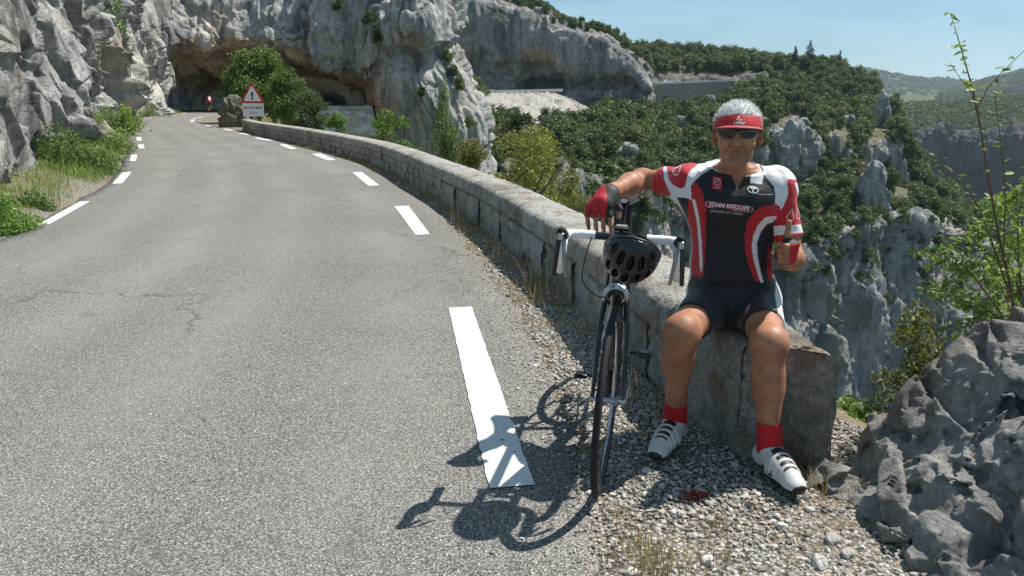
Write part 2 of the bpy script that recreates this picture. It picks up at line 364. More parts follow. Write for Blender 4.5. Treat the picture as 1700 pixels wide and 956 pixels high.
# ------------------------------------------------------------------ road
ROAD_L = np.array([(-4.9, -6), (-4.95, 0), (-5.0, 3), (-5.05, 5), (-5.12, 7.9), (-5.5, 9.33), (-6.84, 13.5), (-9.66, 20.2), (-14.27, 30), (-21, 44.1), (-24.85, 52.8), (-28.3, 65), (-30.2, 74.5), (-30.2, 80), (-28, 84.5), (-24, 87), (-19, 88), (-14, 88), (-9, 87.5)], float)
ROAD_R = np.array([(.35, -6), (.33, 0), (.27, 2.3), (.2, 3.6), (.06, 4.8), (-.25, 6.55), (-1.26, 11.05), (-3.2, 17), (-8.0, 26.8), (-14.4, 39.2), (-20.0, 52), (-23.4, 62), (-24.5, 68.5), (-24.0, 73.5), (-22.2, 77.2), (-19.5, 79.3), (-16, 80), (-12, 80), (-8, 79.5)], float)
NS = 520
rl = crom(ROAD_L, NS); rr = crom(ROAD_R, NS)
def zroad(P): return 0.022 * fbm(np.c_[P[..., 0].ravel() * .25, P[..., 1].ravel() * .25, 0 * P[..., 0].ravel()], 2).reshape(P.shape[:-1]) * np.clip(P[..., 1] / 12, 0, 1)
w = np.linspace(0, 1, 25)[None, :, None]
wob = 0.05 * fbm(np.c_[rr * 1.7, np.zeros(NS)], 4); wobl = 0.06 * fbm(np.c_[rl * 1.3, np.full(NS, 5.)], 4)
rr2 = rr + np.c_[wob * 2.2, wob * 0]; rl2 = rl + np.c_[wobl * 2.2, wobl * 0]
G = rl2[:, None] * (1 - w) + rr2[:, None] * w
G = np.concatenate([G, zroad(G)[..., None]], -1)
edge = np.concatenate([G[:, :1] - (0.0, 0, 0.05), G, G[:, -1:] - (-0.02, 0, 0.05)], 1)
wq = np.r_[0, np.linspace(0, 1, 25), 1]; trk = sum(np.exp(-((wq - c) / .055) ** 2) for c in (.2, .42, .62, .84))
road = link('road', new_mesh('road', edge.reshape(-1, 3), grid_faces(NS, 27), {'track': np.tile(trk, NS)}), mat=ASPHALT); tag(road, kind='structure')

def strip(quad):
    """a painted dash from four ground corners (two along each long side)"""
    a, b, c, d = [np.array(q, float) for q in quad]; n, m = 60, 6
    s = np.linspace(0, 1, n)[:, None, None]; q = np.linspace(0, 1, m)[None, :, None]
    P = (a * (1 - s) + d * s) * (1 - q) + (b * (1 - s) + c * s) * q
    P = np.concatenate([P, (zroad(P) + 0.005)[..., None]], -1)
    jag = 0.006 * noise3(P * 70); P[..., 0] += jag * (np.abs(q[..., 0] - .5) > .4)
    return new_mesh('dash', P.reshape(-1, 3), grid_faces(n, m))
DASH = [((-.423, 5.135), (-.271, 5.166), (.081, 2.641), (-.082, 2.614)), ((-1.518, 10.236), (-1.346, 10.294), (-.844, 8.095), (-.989, 8.058)),
        ((-3.011, 15.092), (-2.863, 15.217), (-2.137, 12.859), (-2.296, 12.768)), ((-4.975, 20.0), (-4.82, 20.25), (-3.96, 18.1), (-4.1, 17.882)),
        ((-6.989, 24.185), (-6.84, 24.4), (-5.96, 22.35), (-6.1, 22.167)), ((-9.02, 28.21), (-8.88, 28.4), (-7.9, 26.75), (-8.05, 26.55)),
        ((-10.912, 32.08), (-10.76, 32.25), (-9.85, 30.65), (-9.99, 30.5)), ((-13.058, 36.442), (-12.9, 36.6), (-11.83, 34.6), (-11.98, 34.43)),
        ((-15.4, 40.6), (-15.25, 40.75), (-14.0, 38.5), (-14.15, 38.35)), ((-17.9, 45.3), (-17.75, 45.4), (-16.4, 42.9), (-16.55, 42.8)),
        ((-19.9, 50.4), (-19.72, 50.5), (-18.7, 47.7), (-18.9, 47.6)), ((-21.7, 55.6), (-21.5, 55.65), (-20.7, 52.9), (-20.9, 52.8)), ((-23.2, 60.8), (-23.0, 60.85), (-22.3, 58.1), (-22.5, 58.0)), ((-24.4, 66.2), (-24.2, 66.2), (-23.8, 63.4), (-24.0, 63.4)),
        ((-5.838, 10.724), (-5.7, 10.724), (-5.127, 8.734), (-5.248, 8.734)), ((-7.35, 15.1), (-7.22, 15.2), (-6.42, 13.14), (-6.541, 13.043)),
        ((-9.372, 19.8), (-9.223, 19.8), (-8.293, 17.71), (-8.439, 17.71))]
lp = resample(ROAD_L[6:14] + (0.32, 0), step=0.25); run = np.r_[0, np.cumsum(np.linalg.norm(np.diff(lp, axis=0), axis=1))]
s0 = run[np.argmin(np.linalg.norm(lp - (-9.3, 19.8), axis=1))] + 2.4
while s0 < run[-1] - 3:
    a = np.array([np.interp(s0, run, lp[:, k]) for k in (0, 1)]); b = np.array([np.interp(s0 + 2.4, run, lp[:, k]) for k in (0, 1)])
    d = (b - a) / np.linalg.norm(b - a); n = np.array((d[1], -d[0])) * .15
    DASH.append((b, b + n, a + n, a)); s0 += 4.9
for q in DASH: link('dash', strip(q), road, PAINT)

# ------------------------------------------------------------------ verges, shoulder and the slope that falls into the gorge
WALL_B = np.array([(-11.75, 35.3), (-9.9, 31.2), (-6.6, 24.9), (-3.5, 18.3), (-2.25, 15.0), (-1.381, 12.169), (-.674, 9.842), (-.185, 8.058), (.152, 6.55), (.387, 5.501), (.505, 4.868), (.672, 3.847), (.80, 3.30), (.895, 2.95)], float)
DROP = np.array([(3.4, -6), (3.3, 0), (2.9, 2.0), (2.0, 2.75), (1.5, 3.2), (1.33, 4.2), (.66, 6.9), (-1.0, 12.6), (-6.7, 26.6), (-12.2, 38.2), (-18.6, 52), (-22.0, 62), (-22.5, 68), (-21.8, 72.3), (-20.2, 75.4), (-17.8, 77.2), (-15, 77.8), (-11, 77.7), (-8, 77.2)], float)
dr = crom(DROP, NS); tang = np.gradient(dr, axis=0); tang /= np.linalg.norm(tang, axis=1)[:, None]; outw = np.c_[tang[:, 1], -tang[:, 0]]
cols = [np.c_[rr - (rr - rl) / np.linalg.norm(rr - rl, axis=1)[:, None] * .35, np.full(NS, -.045)]]
for k in np.linspace(0, 1, 14): cols.append(np.c_[rr * (1 - k) + dr * k, np.full(NS, -.018)])
for o_, z_ in ((.25, -.12), (.6, -.42), (1.1, -.95), (1.8, -1.75), (2.8, -2.9), (4.5, -4.8), (7, -7.6), (11, -12.0)):
    ins = np.clip((np.arange(NS) / NS - .62) / .1, 0, 1)
    cols.append(np.c_[dr + outw * (o_ * (1 - .62 * ins))[:, None], np.full(NS, z_)])
Gv = np.stack(cols, 1); sl = np.clip(-(Gv[..., 2] + .03) / 1.0, 0, 1)
Gv[..., 2] += fbm(Gv * 1.1, 4) * (0.012 + 0.5 * sl) ; Gv[..., 2][:, 1:15] += 0.008 * fbm(Gv[:, 1:15] * 6, 3)
verge = link('shoulder', new_mesh('shoulder', Gv.reshape(-1, 3), grid_faces(NS, Gv.shape[1]), {'soil': np.clip(sl * 2, 0, 1).ravel()}), mat=GRAVEL); tag(verge, kind='structure')
ROCK_B = np.array([(-7.4, -6), (-7.4, 0), (-7.4, 4), (-7.5, 7), (-7.7, 9.0), (-7.9, 11), (-9.0, 14.3), (-11.4, 19), (-16.6, 29.5), (-23.4, 44.0), (-27.2, 53.0), (-30.2, 64.5), (-32.6, 75), (-32.8, 83), (-29.5, 88), (-25, 90.5), (-19, 91.5), (-14, 91.5), (-9, 91)], float)
rb = crom(ROCK_B, NS); cols = []
for k in np.linspace(-.06, 1.12, 18):
    P = rl * (1 - k) + rb * k; hh = 0.42 * np.clip(k, 0, 2) ** 1.4 * np.clip(1 - rl[:, 1] / 90, .3, 1)
    cols.append(np.c_[P, hh - .035 * (k < 0.08)])
Gl = np.stack(cols, 1); Gl[..., 2] += fbm(Gl * 1.3, 4) * .10 * np.clip(np.linspace(-.06, 1.12, 18), 0, 1)[None]
so = np.clip(np.linspace(-.2, 1.3, 18), 0, 1)[None].repeat(NS, 0)
bank = link('verge_bank', new_mesh('verge_bank', Gl.reshape(-1, 3), grid_faces(NS, 18)[:, ::-1], {'soil': so.ravel()}), mat=GRAVEL); tag(bank, kind='structure')
# ------------------------------------------------------------------ parapet wall of coursed stones
WL = smoothpath(WALL_B, 900); WT = np.gradient(WL, axis=0); WT /= np.linalg.norm(WT, axis=1)[:, None]
WN = np.c_[-WT[:, 1], WT[:, 0]]; WS = np.r_[0, np.cumsum(np.linalg.norm(np.diff(WL, axis=0), axis=1))]; WLEN = WS[-1]
k_ = np.clip((WS - (WLEN - .55)) / .55, 0, 1)[:, None]; k_ = k_ * k_ * (3 - 2 * k_)
WN = WN * .40 * (1 - k_) + np.array((.292, -.195)) * k_
def wallpt(s, q, z):
    s = np.asarray(s, float); over = np.clip(s - WLEN, 0, None)
    x = np.interp(s, WS, WL[:, 0]) + q * np.interp(s, WS, WN[:, 0]) + over * WT[-1, 0]
    y = np.interp(s, WS, WL[:, 1]) + q * np.interp(s, WS, WN[:, 1]) + over * WT[-1, 1]
    return np.stack([x, y, z + 0 * x], -1)
def stone_piece(s0, s1, ring, nseg, amp, freq, bev=.012, seed=0.0, gap=.008, endk=.93):
    """a stone between s0 and s1 along the wall; ring: closed section of (q, z)"""
    ring = np.asarray(ring, float); c = ring.mean(0); n = len(ring)
    ss = np.r_[s0 + gap, np.linspace(s0 + gap + bev, s1 - gap - bev, nseg), s1 - gap]; V = []
    for i, s in enumerate(ss):
        k = endk if i in (0, len(ss) - 1) else 1.0
        r = c + (ring - c) * (k, k); V.append(wallpt(np.full(n, s), r[:, 0], r[:, 1]))
    V = np.array(V); cen = V.mean((0, 1)); P = V.reshape(-1, 3)
    d = P - cen; d /= np.linalg.norm(d, axis=1)[:, None]
    P = P + d * (amp * (fbm(P * freq + seed, 4) * 1.3 + .6 * noise3(P * freq * .3 + seed)))[:, None]
    F = list(grid_faces(len(ss), n).tolist()) + [(i * n + n - 1, (i + 1) * n + n - 1, (i + 1) * n, i * n) for i in range(len(ss) - 1)]
    m = len(P); P = np.vstack([P, P[:n].mean(0), P[-n:].mean(0)])
    T = [(m, (i + 1) % n, i) for i in range(n)] + [(m + 1, m - n + i, m - n + (i + 1) % n) for i in range(n)]
    return new_mesh('stone', P, [np.array(F), np.array(T)])
def wall_mat(name, dark=0.0):
    t = NT(name); fine = t.noise(42, 8, 0.72); mid = t.noise(9, 6, 0.65); r = t.rand()
    c = t.mix(t.rng(fine, .3, .7), (0.19, 0.183, 0.168), (0.58, 0.57, 0.54))
    c = t.mix(t.math('MULTIPLY', t.rng(mid, .53, .68), .65), c, (0.085, 0.08, 0.072))
    c = t.mix(t.math('MULTIPLY', t.rng(t.noise(5, 5), .53, .64), .6), c, (0.24, 0.155, 0.075)); c = t.mix(t.math('MULTIPLY', t.rng(t.noise(1.4, 6, .7), .5, .62), .55), c, (0.10, 0.09, 0.075))
    c = t.mix(t.rng(r, 0, 1, 0, .35), c, (0.33, 0.3, 0.25)) if not dark else t.mix(dark, c, (0.06, 0.056, 0.05))
    pit = t.voro(55)
    nm = t.bump(t.math('ADD', fine, t.math('MULTIPLY', pit, .5)), 0.9, 0.022); nm = t.bump(t.noise(160, 6, .7), .5, .006, nm)
    return t.done(c, .95, nm, .12)
STONE, CONCRETE = wall_mat('parapet_stone'), wall_mat('rough_concrete', .12)
MORTAR = plain('mortar', (0.16, 0.145, 0.12), .95, .1, vary=.4, scale=25, bump=.6)
wall = empty('parapet_wall', (0, 0, 0)); tag(wall, 'long low parapet wall of grey stones curving along the road edge', 'wall')
END = WLEN - .62                                                     # the last stretch is one rough cast block
core_q = [(.05, -.15), (.05, .30), (.2, .41), (.8, .41), (.95, .30), (.95, -.6), (.5, -.7)]
link('core', stone_piece(0.02, END - .01, core_q, 220, .006, 9, gap=0), wall, MORTAR).data.name = 'core'
def cope_ring(near):
    j = rnd.uniform(-.02, .02)
    return [(-.03 + j, .292), (-.045 + j, .315), (-.045 + j, .385), (-.03, .418), (.02, .443), (.12, .456), (.3, .462 + j * .2), (.5, .466), (.7, .462), (.88, .456), (.98, .443), (1.03, .418), (1.045, .38), (1.045, .315), (1.03, .292), (.5, .286)]
s = 0.0
while s < END - .02:
    d = WLEN - s; L = rnd.uniform(.36, .5) if d > 9 else rnd.uniform(.7, 1.15)
    s1 = min(END, s + L); s1 = END if END - s1 < .25 else s1
    link('coping_stone', stone_piece(s, s1, cope_ring(d), 4 if d > 16 else 12 if d > 6 else 26, .012 if d > 9 else .019, 8 if d > 9 else 11, .02 if d > 9 else .008, s * 3.1, .006 if d > 9 else .003), wall, STONE); s = s1
for z0, z1b, off in ((-.12, .135, .3), (.14, .29, 0.0)):
    s = 0.0
    while s < END - .02:
        d = WLEN - s; L = rnd.uniform(.3, .62); z1 = z1b
        if d < 8.5:                                                   # near the end the face is one course of big rough blocks
            if off == 0.0: break
            z1 = rnd.uniform(.262, .288); L = rnd.uniform(.3, .75)
        s1 = min(END, s + (L if s > 0 else off + .1)); s1 = END if END - s1 < .2 else s1
        j = rnd.uniform(-.05, .03); b = rnd.uniform(-.012, .012)
        ring = [(-.0 + j, z0 + .02), (-.005 + j, (z0 + z1) / 2 + b), (.0 + j, z1 - .02), (.03, z1), (.3, z1), (.5, (z0 + z1) / 2), (.3, z0), (.03, z0)]
        if d < 8.5: ring = [(j + rnd.uniform(-.03, .03), z) for z in np.linspace(z0 + .02, z1 - .015, 10)] + [(.04, z1), (.3, z1), (.5, (z0 + z1) / 2), (.3, z0), (.04, z0)]
        elif d < 11: r2 = []; [r2.extend([ring[i], tuple((np.array(ring[i]) + ring[(i + 1) % 8]) / 2)]) for i in range(8)]; ring = r2
        link('stone', stone_piece(s, s1, ring, 3 if d > 12 else 12 if d > 8.5 else 18, .018 if d > 8.5 else .03, 9, .025, s * 1.7 + z0 * 50, .014 if d > 8.5 else .005), wall, STONE); s = s1
er = [(0, -.2), (-.012, -.05)] + [(-.012 - .008 * math.sin(z * 20), z) for z in np.linspace(.0, .40, 14)] + [(.0, .432), (.05, .452)] + [(q, .46) for q in np.linspace(.14, .86, 9)] + [(.95, .452), (1.0, .43)] + [(1.01, z) for z in np.linspace(.38, -.2, 9)] + [(.75, -.2), (.5, -.2), (.25, -.2)]
eb = stone_piece(END, WLEN + .012, er, 40, .014, 15, .01, 3.3, .002, .992)
link('end_block', eb, wall, CONCRETE)
# the end face, a rough cast slab closing the block
a0, a1 = wallpt(WLEN, 0, 0), wallpt(WLEN, 1.0, 0); nu, nv = 44, 58
Q, Z = np.meshgrid(np.linspace(-.012, 1.012, nu), np.linspace(-.2, .455, nv), indexing='ij')
P = wallpt(np.full(Q.size, WLEN), Q.ravel(), Z.ravel()); fn = np.array((-.195, -.292, 0)) / .351
rim = np.minimum(np.minimum(Q, 1 - Q) * .35, .46 - Z).ravel()
P += fn * (.012 + .013 * fbm(P * 14, 5) + .008 * fbm(P * 45, 3) - .014 * np.exp(-np.clip(rim, 0, None) / .010))[:, None]
link('end_face', new_mesh('end_face', P, grid_faces(nu, nv)), wall, CONCRETE)
# ------------------------------------------------------------------ cliffs, slopes and hills, built where they stand
def sheet(name, rows, nu, nv, mat, disp, kind=None, attr=None, flip=False, parent=None):
    """rows: control rows from bottom to top, each a list of (bearing u, v, distance). disp(P, n, s, t) -> offset along the normal"""
    C = np.array([[at(*p) for p in r] for r in rows]); Gd = crom(C, nv); Gd = crom(np.swapaxes(Gd, 0, 1), nu)
    n = grid_normals(Gd); tocam = -Gd * (1, 1, 0); n = n * np.sign((n * tocam).sum(-1, keepdims=True).mean())
    s_, t_ = np.meshgrid(np.linspace(0, 1, nu), np.linspace(0, 1, nv), indexing='ij')
    d = disp(Gd, n, s_, t_); Gd = Gd + n * d[..., None]
    at_ = {'ochre': np.zeros(nu * nv), 'pale': np.zeros(nu * nv)}
    if attr: at_.update({k: v.ravel() for k, v in attr(Gd, s_, t_).items()})
    o = link(name, new_mesh(name, Gd.reshape(-1, 3), grid_faces(nu, nv)[:, ::-1] if flip else grid_faces(nu, nv), at_), parent, mat)
    if kind: o['kind'] = kind
    return o, Gd
def crag(P, sc, a_big, a_mid, a_fine, vert=.35):
    """fractured limestone: big swells, tilted blocks, vertical ribs and fine chips"""
    w = .22 * np.stack([fbm(P / sc + k * 9, 3) for k in range(3)], -1); St = (1, 1, .45 + .35 * vert)
    f1, e1 = facets(P * St / (3.0 * sc) + w, 3); f2, e2 = facets(P * St / (1.15 * sc) + w * 1.6, 9); f3, e3 = facets(P * (1, 1, .7) / (.42 * sc) + w * 2, 21)
    rib = fbm(P * (1, 1, vert * .5) / (1.5 * sc), 4, ridge=True)
    return a_big * fbm(P / (9 * sc), 4) + a_mid * (1.25 * f1 + .45 * rib - .35 * np.exp(-e1 / .04)) + a_fine * (2.6 * f2 + 1.15 * f3 + .5 * fbm(P / (.25 * sc), 3) - .8 * np.exp(-e2 / .05))
def blob(u, v, u0, v0, ru, rv): return np.exp(-(((u - u0) / ru) ** 2 + ((v - v0) / rv) ** 2))

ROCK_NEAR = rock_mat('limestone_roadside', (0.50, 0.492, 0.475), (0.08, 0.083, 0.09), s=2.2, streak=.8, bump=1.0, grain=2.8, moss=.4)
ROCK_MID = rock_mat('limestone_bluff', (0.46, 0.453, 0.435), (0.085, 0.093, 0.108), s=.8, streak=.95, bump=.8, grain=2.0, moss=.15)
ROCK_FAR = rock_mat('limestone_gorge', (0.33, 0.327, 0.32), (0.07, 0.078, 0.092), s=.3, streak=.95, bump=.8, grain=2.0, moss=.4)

# rock face along the left of the road
U = [-160, 0, 62, 112, 143, 158, 185, 225, 268]
rows = []
for k, (vb, db, vt) in enumerate([(470, 7.6, -180), (325, 10.6, -150), (294, 14, -150), (268, 18, -140), (250, 22.5, -130), (232, 29, -120), (212, 40, -110), (198, 56, -100), (192, 74, -90)]):
    rows.append([(U[k], vb, db), (U[k], vb * .8 + vt * .2, db * 1.06), (U[k], vb * .55 + vt * .45, db * 1.17), (U[k] - (6 if k in (3, 4) else 0), vb * .28 + vt * .72, db * 1.36), (U[k] - (14 if k in (3, 4) else 0), vt, db * 1.62)])
rows = [list(r) for r in zip(*rows)]
cl, _ = sheet('roadside_cliff', rows, 900, 300, ROCK_NEAR,
    lambda P, n, s, t: (lambda Q, w: (1.6 * fbm(P / 7, 3) + 1.35 * facets(Q * (1, .7, .5) / 3.0 + .25 * w, 3)[0] + .42 * facets(Q * (1, .7, .6) / 1.2 + .4 * w, 9)[0] + .15 * facets(Q * (1, .7, .7) / .55 + .5 * w, 14)[0] * (P[..., 1] < 45)))(P + np.stack([0 * P[..., 0], .5 * P[..., 2], 0 * P[..., 0]], -1), np.stack([fbm(P / 2 + k * 9, 3) for k in range(3)], -1)) * np.clip(.4 + P[..., 1] / 34, .5, 1.2) - .2,
    attr=lambda P, s, t: (lambda u, v: {'pale': np.clip(1.3 * blob(u, v, 232, 120, 36, 62) + blob(u, v, 268, 165, 30, 28), 0, 1) * (np.clip(.6 + 1.4 * fbm(P / 3, 4), 0, 1)), 'ochre': np.clip(.8 * blob(u, v, 190, 95, 30, 30), 0, .6)})(*sight(P)))
tag(cl, 'jagged grey limestone rock face beside the grassy left verge', 'cliff')

# the bluff the road passes under, with its overhang and the black half-tunnel
R = [  # columns of (u, v, distance) from foot to crest
 [(215, 196, 62), (215, 165, 64), (215, 130, 66), (212, 100, 66), (210, 60, 66), (208, 20, 68), (205, -60, 74), (205, -140, 86)],
 [(250, 192, 73), (252, 165, 73), (255, 135, 73), (255, 100, 72.6), (256, 60, 72.5), (256, 20, 74), (256, -60, 80), (256, -140, 92)],
 [(290, 190, 81), (292, 165, 81), (293, 140, 80.5), (296, 105, 78.5), (298, 70, 77.5), (298, 20, 79), (298, -60, 84), (298, -140, 96)],
 [(345, 189, 87), (346, 165, 87), (347, 140, 85), (348, 112, 80.5), (350, 82, 78), (350, 20, 80), (350, -60, 85), (350, -140, 98)],
 [(410, 189, 92), (410, 165, 92), (410, 140, 89), (410, 108, 82), (410, 80, 78), (410, 20, 80), (410, -60, 85), (410, -140, 98)],
 [(470, 190, 112), (470, 165, 116), (470, 134, 104), (470, 104, 83), (468, 82, 77), (466, 20, 79), (466, -60, 84), (466, -140, 97)],
 [(520, 190, 118), (520, 165, 124), (522, 137, 108), (524, 116, 81), (522, 98, 76), (520, 20, 78), (520, -60, 83), (520, -140, 96)],
 [(570, 190, 116), (570, 165, 121), (572, 141, 104), (574, 125, 79), (574, 110, 75), (572, 20, 76), (572, -60, 81), (572, -140, 94)],
 [(603, 195, 96), (605, 170, 96), (606, 152, 88), (606, 138, 77), (607, 122, 74.5), (608, 20, 74.5), (608, -60, 79), (608, -140, 92)],
 [(628, 300, 76), (622, 215, 76), (622, 170, 75), (624, 135, 74.5), (628, 100, 74), (632, 20, 73), (634, -60, 77), (634, -140, 90)],
 [(672, 310, 72), (668, 225, 72), (668, 170, 71), (668, 120, 71), (668, 78, 72), (668, 20, 71.5), (668, -60, 75), (668, -140, 88)],
 [(735, 320, 70), (730, 235, 70), (726, 180, 69.5), (716, 125, 70.5), (704, 76, 72), (698, 20, 72), (694, -60, 76), (690, -140, 88)],
 [(790, 330, 70), (786, 245, 70.5), (780, 190, 71), (760, 132, 72), (736, 76, 73.5), (724, 15, 74), (716, -60, 77), (710, -140, 88)],
 [(808, 335, 74), (806, 248, 75), (802, 190, 76), (780, 132, 77), (752, 72, 78), (736, 5, 79), (726, -60, 81), (720, -140, 90)],
 [(806, 340, 92), (802, 250, 94), (797, 190, 95), (774, 132, 96), (746, 70, 97), (730, 0, 97), (720, -65, 98), (716, -140, 100)]]
rows = [list(r) for r in zip(*R)]
def bluff_disp(P, n, s, t):
    u, v = sight(P); inner = np.clip((P[..., 1] - 82) / 10, 0, 1) * (u < 612)
    d = crag(P * (1, 1, .42), 2.4, 1.9, .8, .2, .2) * (1 - .75 * inner)
    d += 1.6 * np.clip((u - 632) / 25, 0, 1) * np.clip((80 - v) / 6, 0, 1) * np.clip((v + 25) / 20, 0, 1) * (u < 745)      # the jutting block
    d -= 1.5 * blob(u, v, 676, 92, 26, 14)
    return d
def bluff_attr(P, s, t):
    u, v = sight(P); nz = fbm(P * (1, 1, .3) / 5, 4)
    oc = np.clip((P[..., 1] - 76.2) / 3, 0, 1) * np.clip((160 - v) / 20, 0, 1) * (v > 62) * (u < 625) * (u > 285)
    oc = oc * np.clip(.9 + 1.2 * nz, .3, 1) + .75 * blob(u, v, 330, 45, 46, 22) * np.clip(.4 + 2 * nz, 0, 1) + .6 * blob(u, v, 620, 175, 20, 40) + .4 * blob(u, v, 690, 65, 30, 12) + .35 * blob(u, v, 640, 200, 40, 30)
    return {'ochre': np.clip(oc, 0, .9), 'pale': np.clip(.9 * blob(u, v, 342, 60, 14, 30) + .5 * blob(u, v, 700, 130, 40, 30) * np.clip(.5 + 2 * nz, 0, 1) + .4 * blob(u, v, 770, 190, 30, 40), 0, .8)}
bl, BLUFF = sheet('overhanging_bluff', rows, 560, 330, ROCK_MID, bluff_disp, attr=bluff_attr)
tag(bl, 'huge grey limestone bluff overhanging the road with a black cave mouth', 'cliff')

# retaining wall under the half-tunnel
RET = NT('pale_masonry'); _m = RET.noise(1.1, 7, .7); RET = RET.done(RET.mix(RET.math('MULTIPLY', RET.rng(RET.noise(.35, 5), .5, .62), .7), RET.mix(RET.rng(_m, .35, .65), (0.48, 0.46, 0.42), (0.80, 0.78, 0.74)), (0.42, 0.30, 0.18)), .95, RET.bump(_m, .9, .3), .1)
C = np.array([[at(u, 176, 77.6 - k * .1), at(u + 2, 186, 76.2 - k * .1), at(u + 6, 205, 74.4 - k * .1), at(u + 10, 232, 72.0 - k * .1)] for k, u in enumerate((500, 530, 560, 585, 605, 618))])
Gd = crom(np.swapaxes(crom(C, 60), 0, 1), 40); Gd = Gd + (.6 * fbm(Gd / 1.2, 4) * np.linspace(.1, 1, 60)[None])[..., None] * (0, -1, .3)
rw = link('retaining_wall', new_mesh('retaining_wall', np.concatenate([Gd.reshape(-1, 3), Gd[0] + (0, 3.0, 0)]), [grid_faces(40, 60), np.array([(i, i + 1, 2401 + i, 2400 + i) for i in range(59)])]), mat=RET)
tag(rw, 'sunlit whitish retaining wall below the dark cave mouth', 'wall')

# far cliff across the hollow, at about 250 m
top = [(660, -30), (720, -8), (790, 8), (850, 17), (900, 33), (940, 50), (1000, 67), (1040, 90), (1062, 110), (1074, 128), (1070, 130)]
R = []
for k, (u, v) in enumerate(top):
    D = [262, 262, 262, 262, 261, 259, 256, 252, 250, 252, 285][k]; f = [205, 205, 200, 198, 200, 205, 205, 205, 205, 205, 205][k]
    R.append([(u, f, D), (u, 175, D), (u, 153, D), (u, 140, D + (9 if k in (4,) else 3)), (u, max(v + 22, min(118, v + 60)), D - 2), (u, v + 12, D - 1), (u, v, D + 2), (u, v - 6, D + 14), (u, v - 9, D + 40)])
rows = [list(r) for r in zip(*R)]
def bdisp(P, n, s, t):
    u, v = sight(P); w = np.stack([fbm(P / 9 + k * 9, 3) for k in range(3)], -1); return 4.5 * fbm(P / 46, 3) + 1.5 * fbm(P * (1, 1, .10) / 7 + .3 * w, 4, ridge=True) + 1.5 * facets(P * (1, 1, .3) / 11 + .3 * w, 4)[0] + .6 * facets(P * (1, 1, .4) / 4 + .4 * w, 8)[0] - 7 * blob(u, v, 905, 143, 26, 9) - 5 * blob(u, v, 990, 176, 12, 9)
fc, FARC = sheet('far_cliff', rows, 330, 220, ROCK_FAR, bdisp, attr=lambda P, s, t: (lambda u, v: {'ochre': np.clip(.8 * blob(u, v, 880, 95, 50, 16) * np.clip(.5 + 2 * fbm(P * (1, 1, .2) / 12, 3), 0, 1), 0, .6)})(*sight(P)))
tag(fc, 'tall streaked grey cliff with a small cave above the distant road', 'cliff')

# the wooded spur: from the high road down to the cliff edge and into the gorge
SOIL = NT('scrub_soil'); _f = SOIL.noise(.35, 6, .65)
SOIL = SOIL.done(SOIL.mix(SOIL.rng(_f, .4, .62), SOIL.mix(SOIL.noise(.9, 5), (0.035, 0.05, 0.018), (0.085, 0.09, 0.035)), (0.2, 0.18, 0.14)), .95, SOIL.bump(SOIL.noise(1.2, 6, .7), .8, .6), .05)
SPUR_U = [(760, 150, 236), (850, 153, 246), (925, 156, 250), (985, 192, 252), (1070, 176, 308), (1140, 170, 322), (1220, 156, 332), (1320, 134, 335), (1395, 124, 322), (1452, 142, 306), (1478, 168, 298), (1486, 175, 330)]
SPUR_M = [(760, 205, 160), (850, 215, 165), (925, 215, 172), (985, 225, 185), (1070, 220, 210), (1140, 220, 225), (1220, 215, 240), (1320, 205, 252), (1400, 195, 262), (1462, 210, 268), (1494, 235, 276), (1500, 240, 320)]
SPUR_L = [(760, 255, 112), (850, 262, 116), (925, 268, 120), (985, 278, 130), (1070, 286, 150), (1140, 292, 168), (1220, 300, 182), (1320, 300, 198), (1410, 295, 214), (1480, 290, 228), (1530, 310, 240), (1545, 312, 290)]
SPUR_K = [(760, 230, 136), (850, 238, 140), (925, 242, 146), (985, 250, 157), (1070, 252, 180), (1140, 254, 196), (1220, 244, 192), (1320, 226, 204), (1410, 240, 219), (1480, 232, 233), (1512, 262, 246), (1525, 268, 300)]
SPUR_E = [(760, 320, 84), (850, 318, 88), (925, 316, 94), (985, 314, 104), (1070, 322, 122), (1140, 345, 134), (1220, 385, 140), (1320, 420, 148), (1408, 372, 160), (1500, 350, 174), (1580, 376, 186), (1640, 400, 236)]
SPUR_C = [(760, 420, 82), (850, 420, 86), (925, 430, 92), (985, 440, 102), (1070, 460, 120), (1140, 470, 132), (1220, 490, 138), (1320, 520, 146), (1420, 530, 156), (1500, 530, 166), (1590, 500, 178), (1660, 500, 230)]
SPUR_B = [(760, 900, 76), (850, 900, 80), (925, 900, 86), (985, 900, 96), (1070, 900, 112), (1140, 880, 124), (1220, 860, 130), (1320, 840, 138), (1420, 830, 148), (1500, 820, 158), (1600, 800, 170), (1680, 800, 225)]
def lerp_row(a, b, k): return [tuple(np.array(p) * (1 - k) + np.array(q) * k) for p, q in zip(a, b)]
rows = [SPUR_B, lerp_row(SPUR_B, SPUR_C, .5), SPUR_C, lerp_row(SPUR_C, SPUR_E, .7), SPUR_E, SPUR_L, SPUR_K, SPUR_M, SPUR_U]
def spur_disp(P, n, s, t):
    u, v = sight(P); c = np.clip((.525 - t) / .04, 0, 1)
    return crag(P * (1, 1, .42), 4.6, 4.0, 2.6, .7, .2) * (c + .3 * (1 - c)) + (1 - c) * (6.0 * fbm(P * (1, .6, .6) / 30, 3, ridge=True) - 3.0) * np.clip((1 - t) / .25, 0, 1) - 2 * blob(u, v, 1320, 620, 60, 30)
def spur_attr(P, s, t): return {'ochre': np.clip(.3 * fbm(P * (1, 1, .2) / 14, 3), 0, .4)}
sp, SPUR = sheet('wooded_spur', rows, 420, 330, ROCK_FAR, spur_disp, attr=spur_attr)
sp.data.materials.append(SOIL)
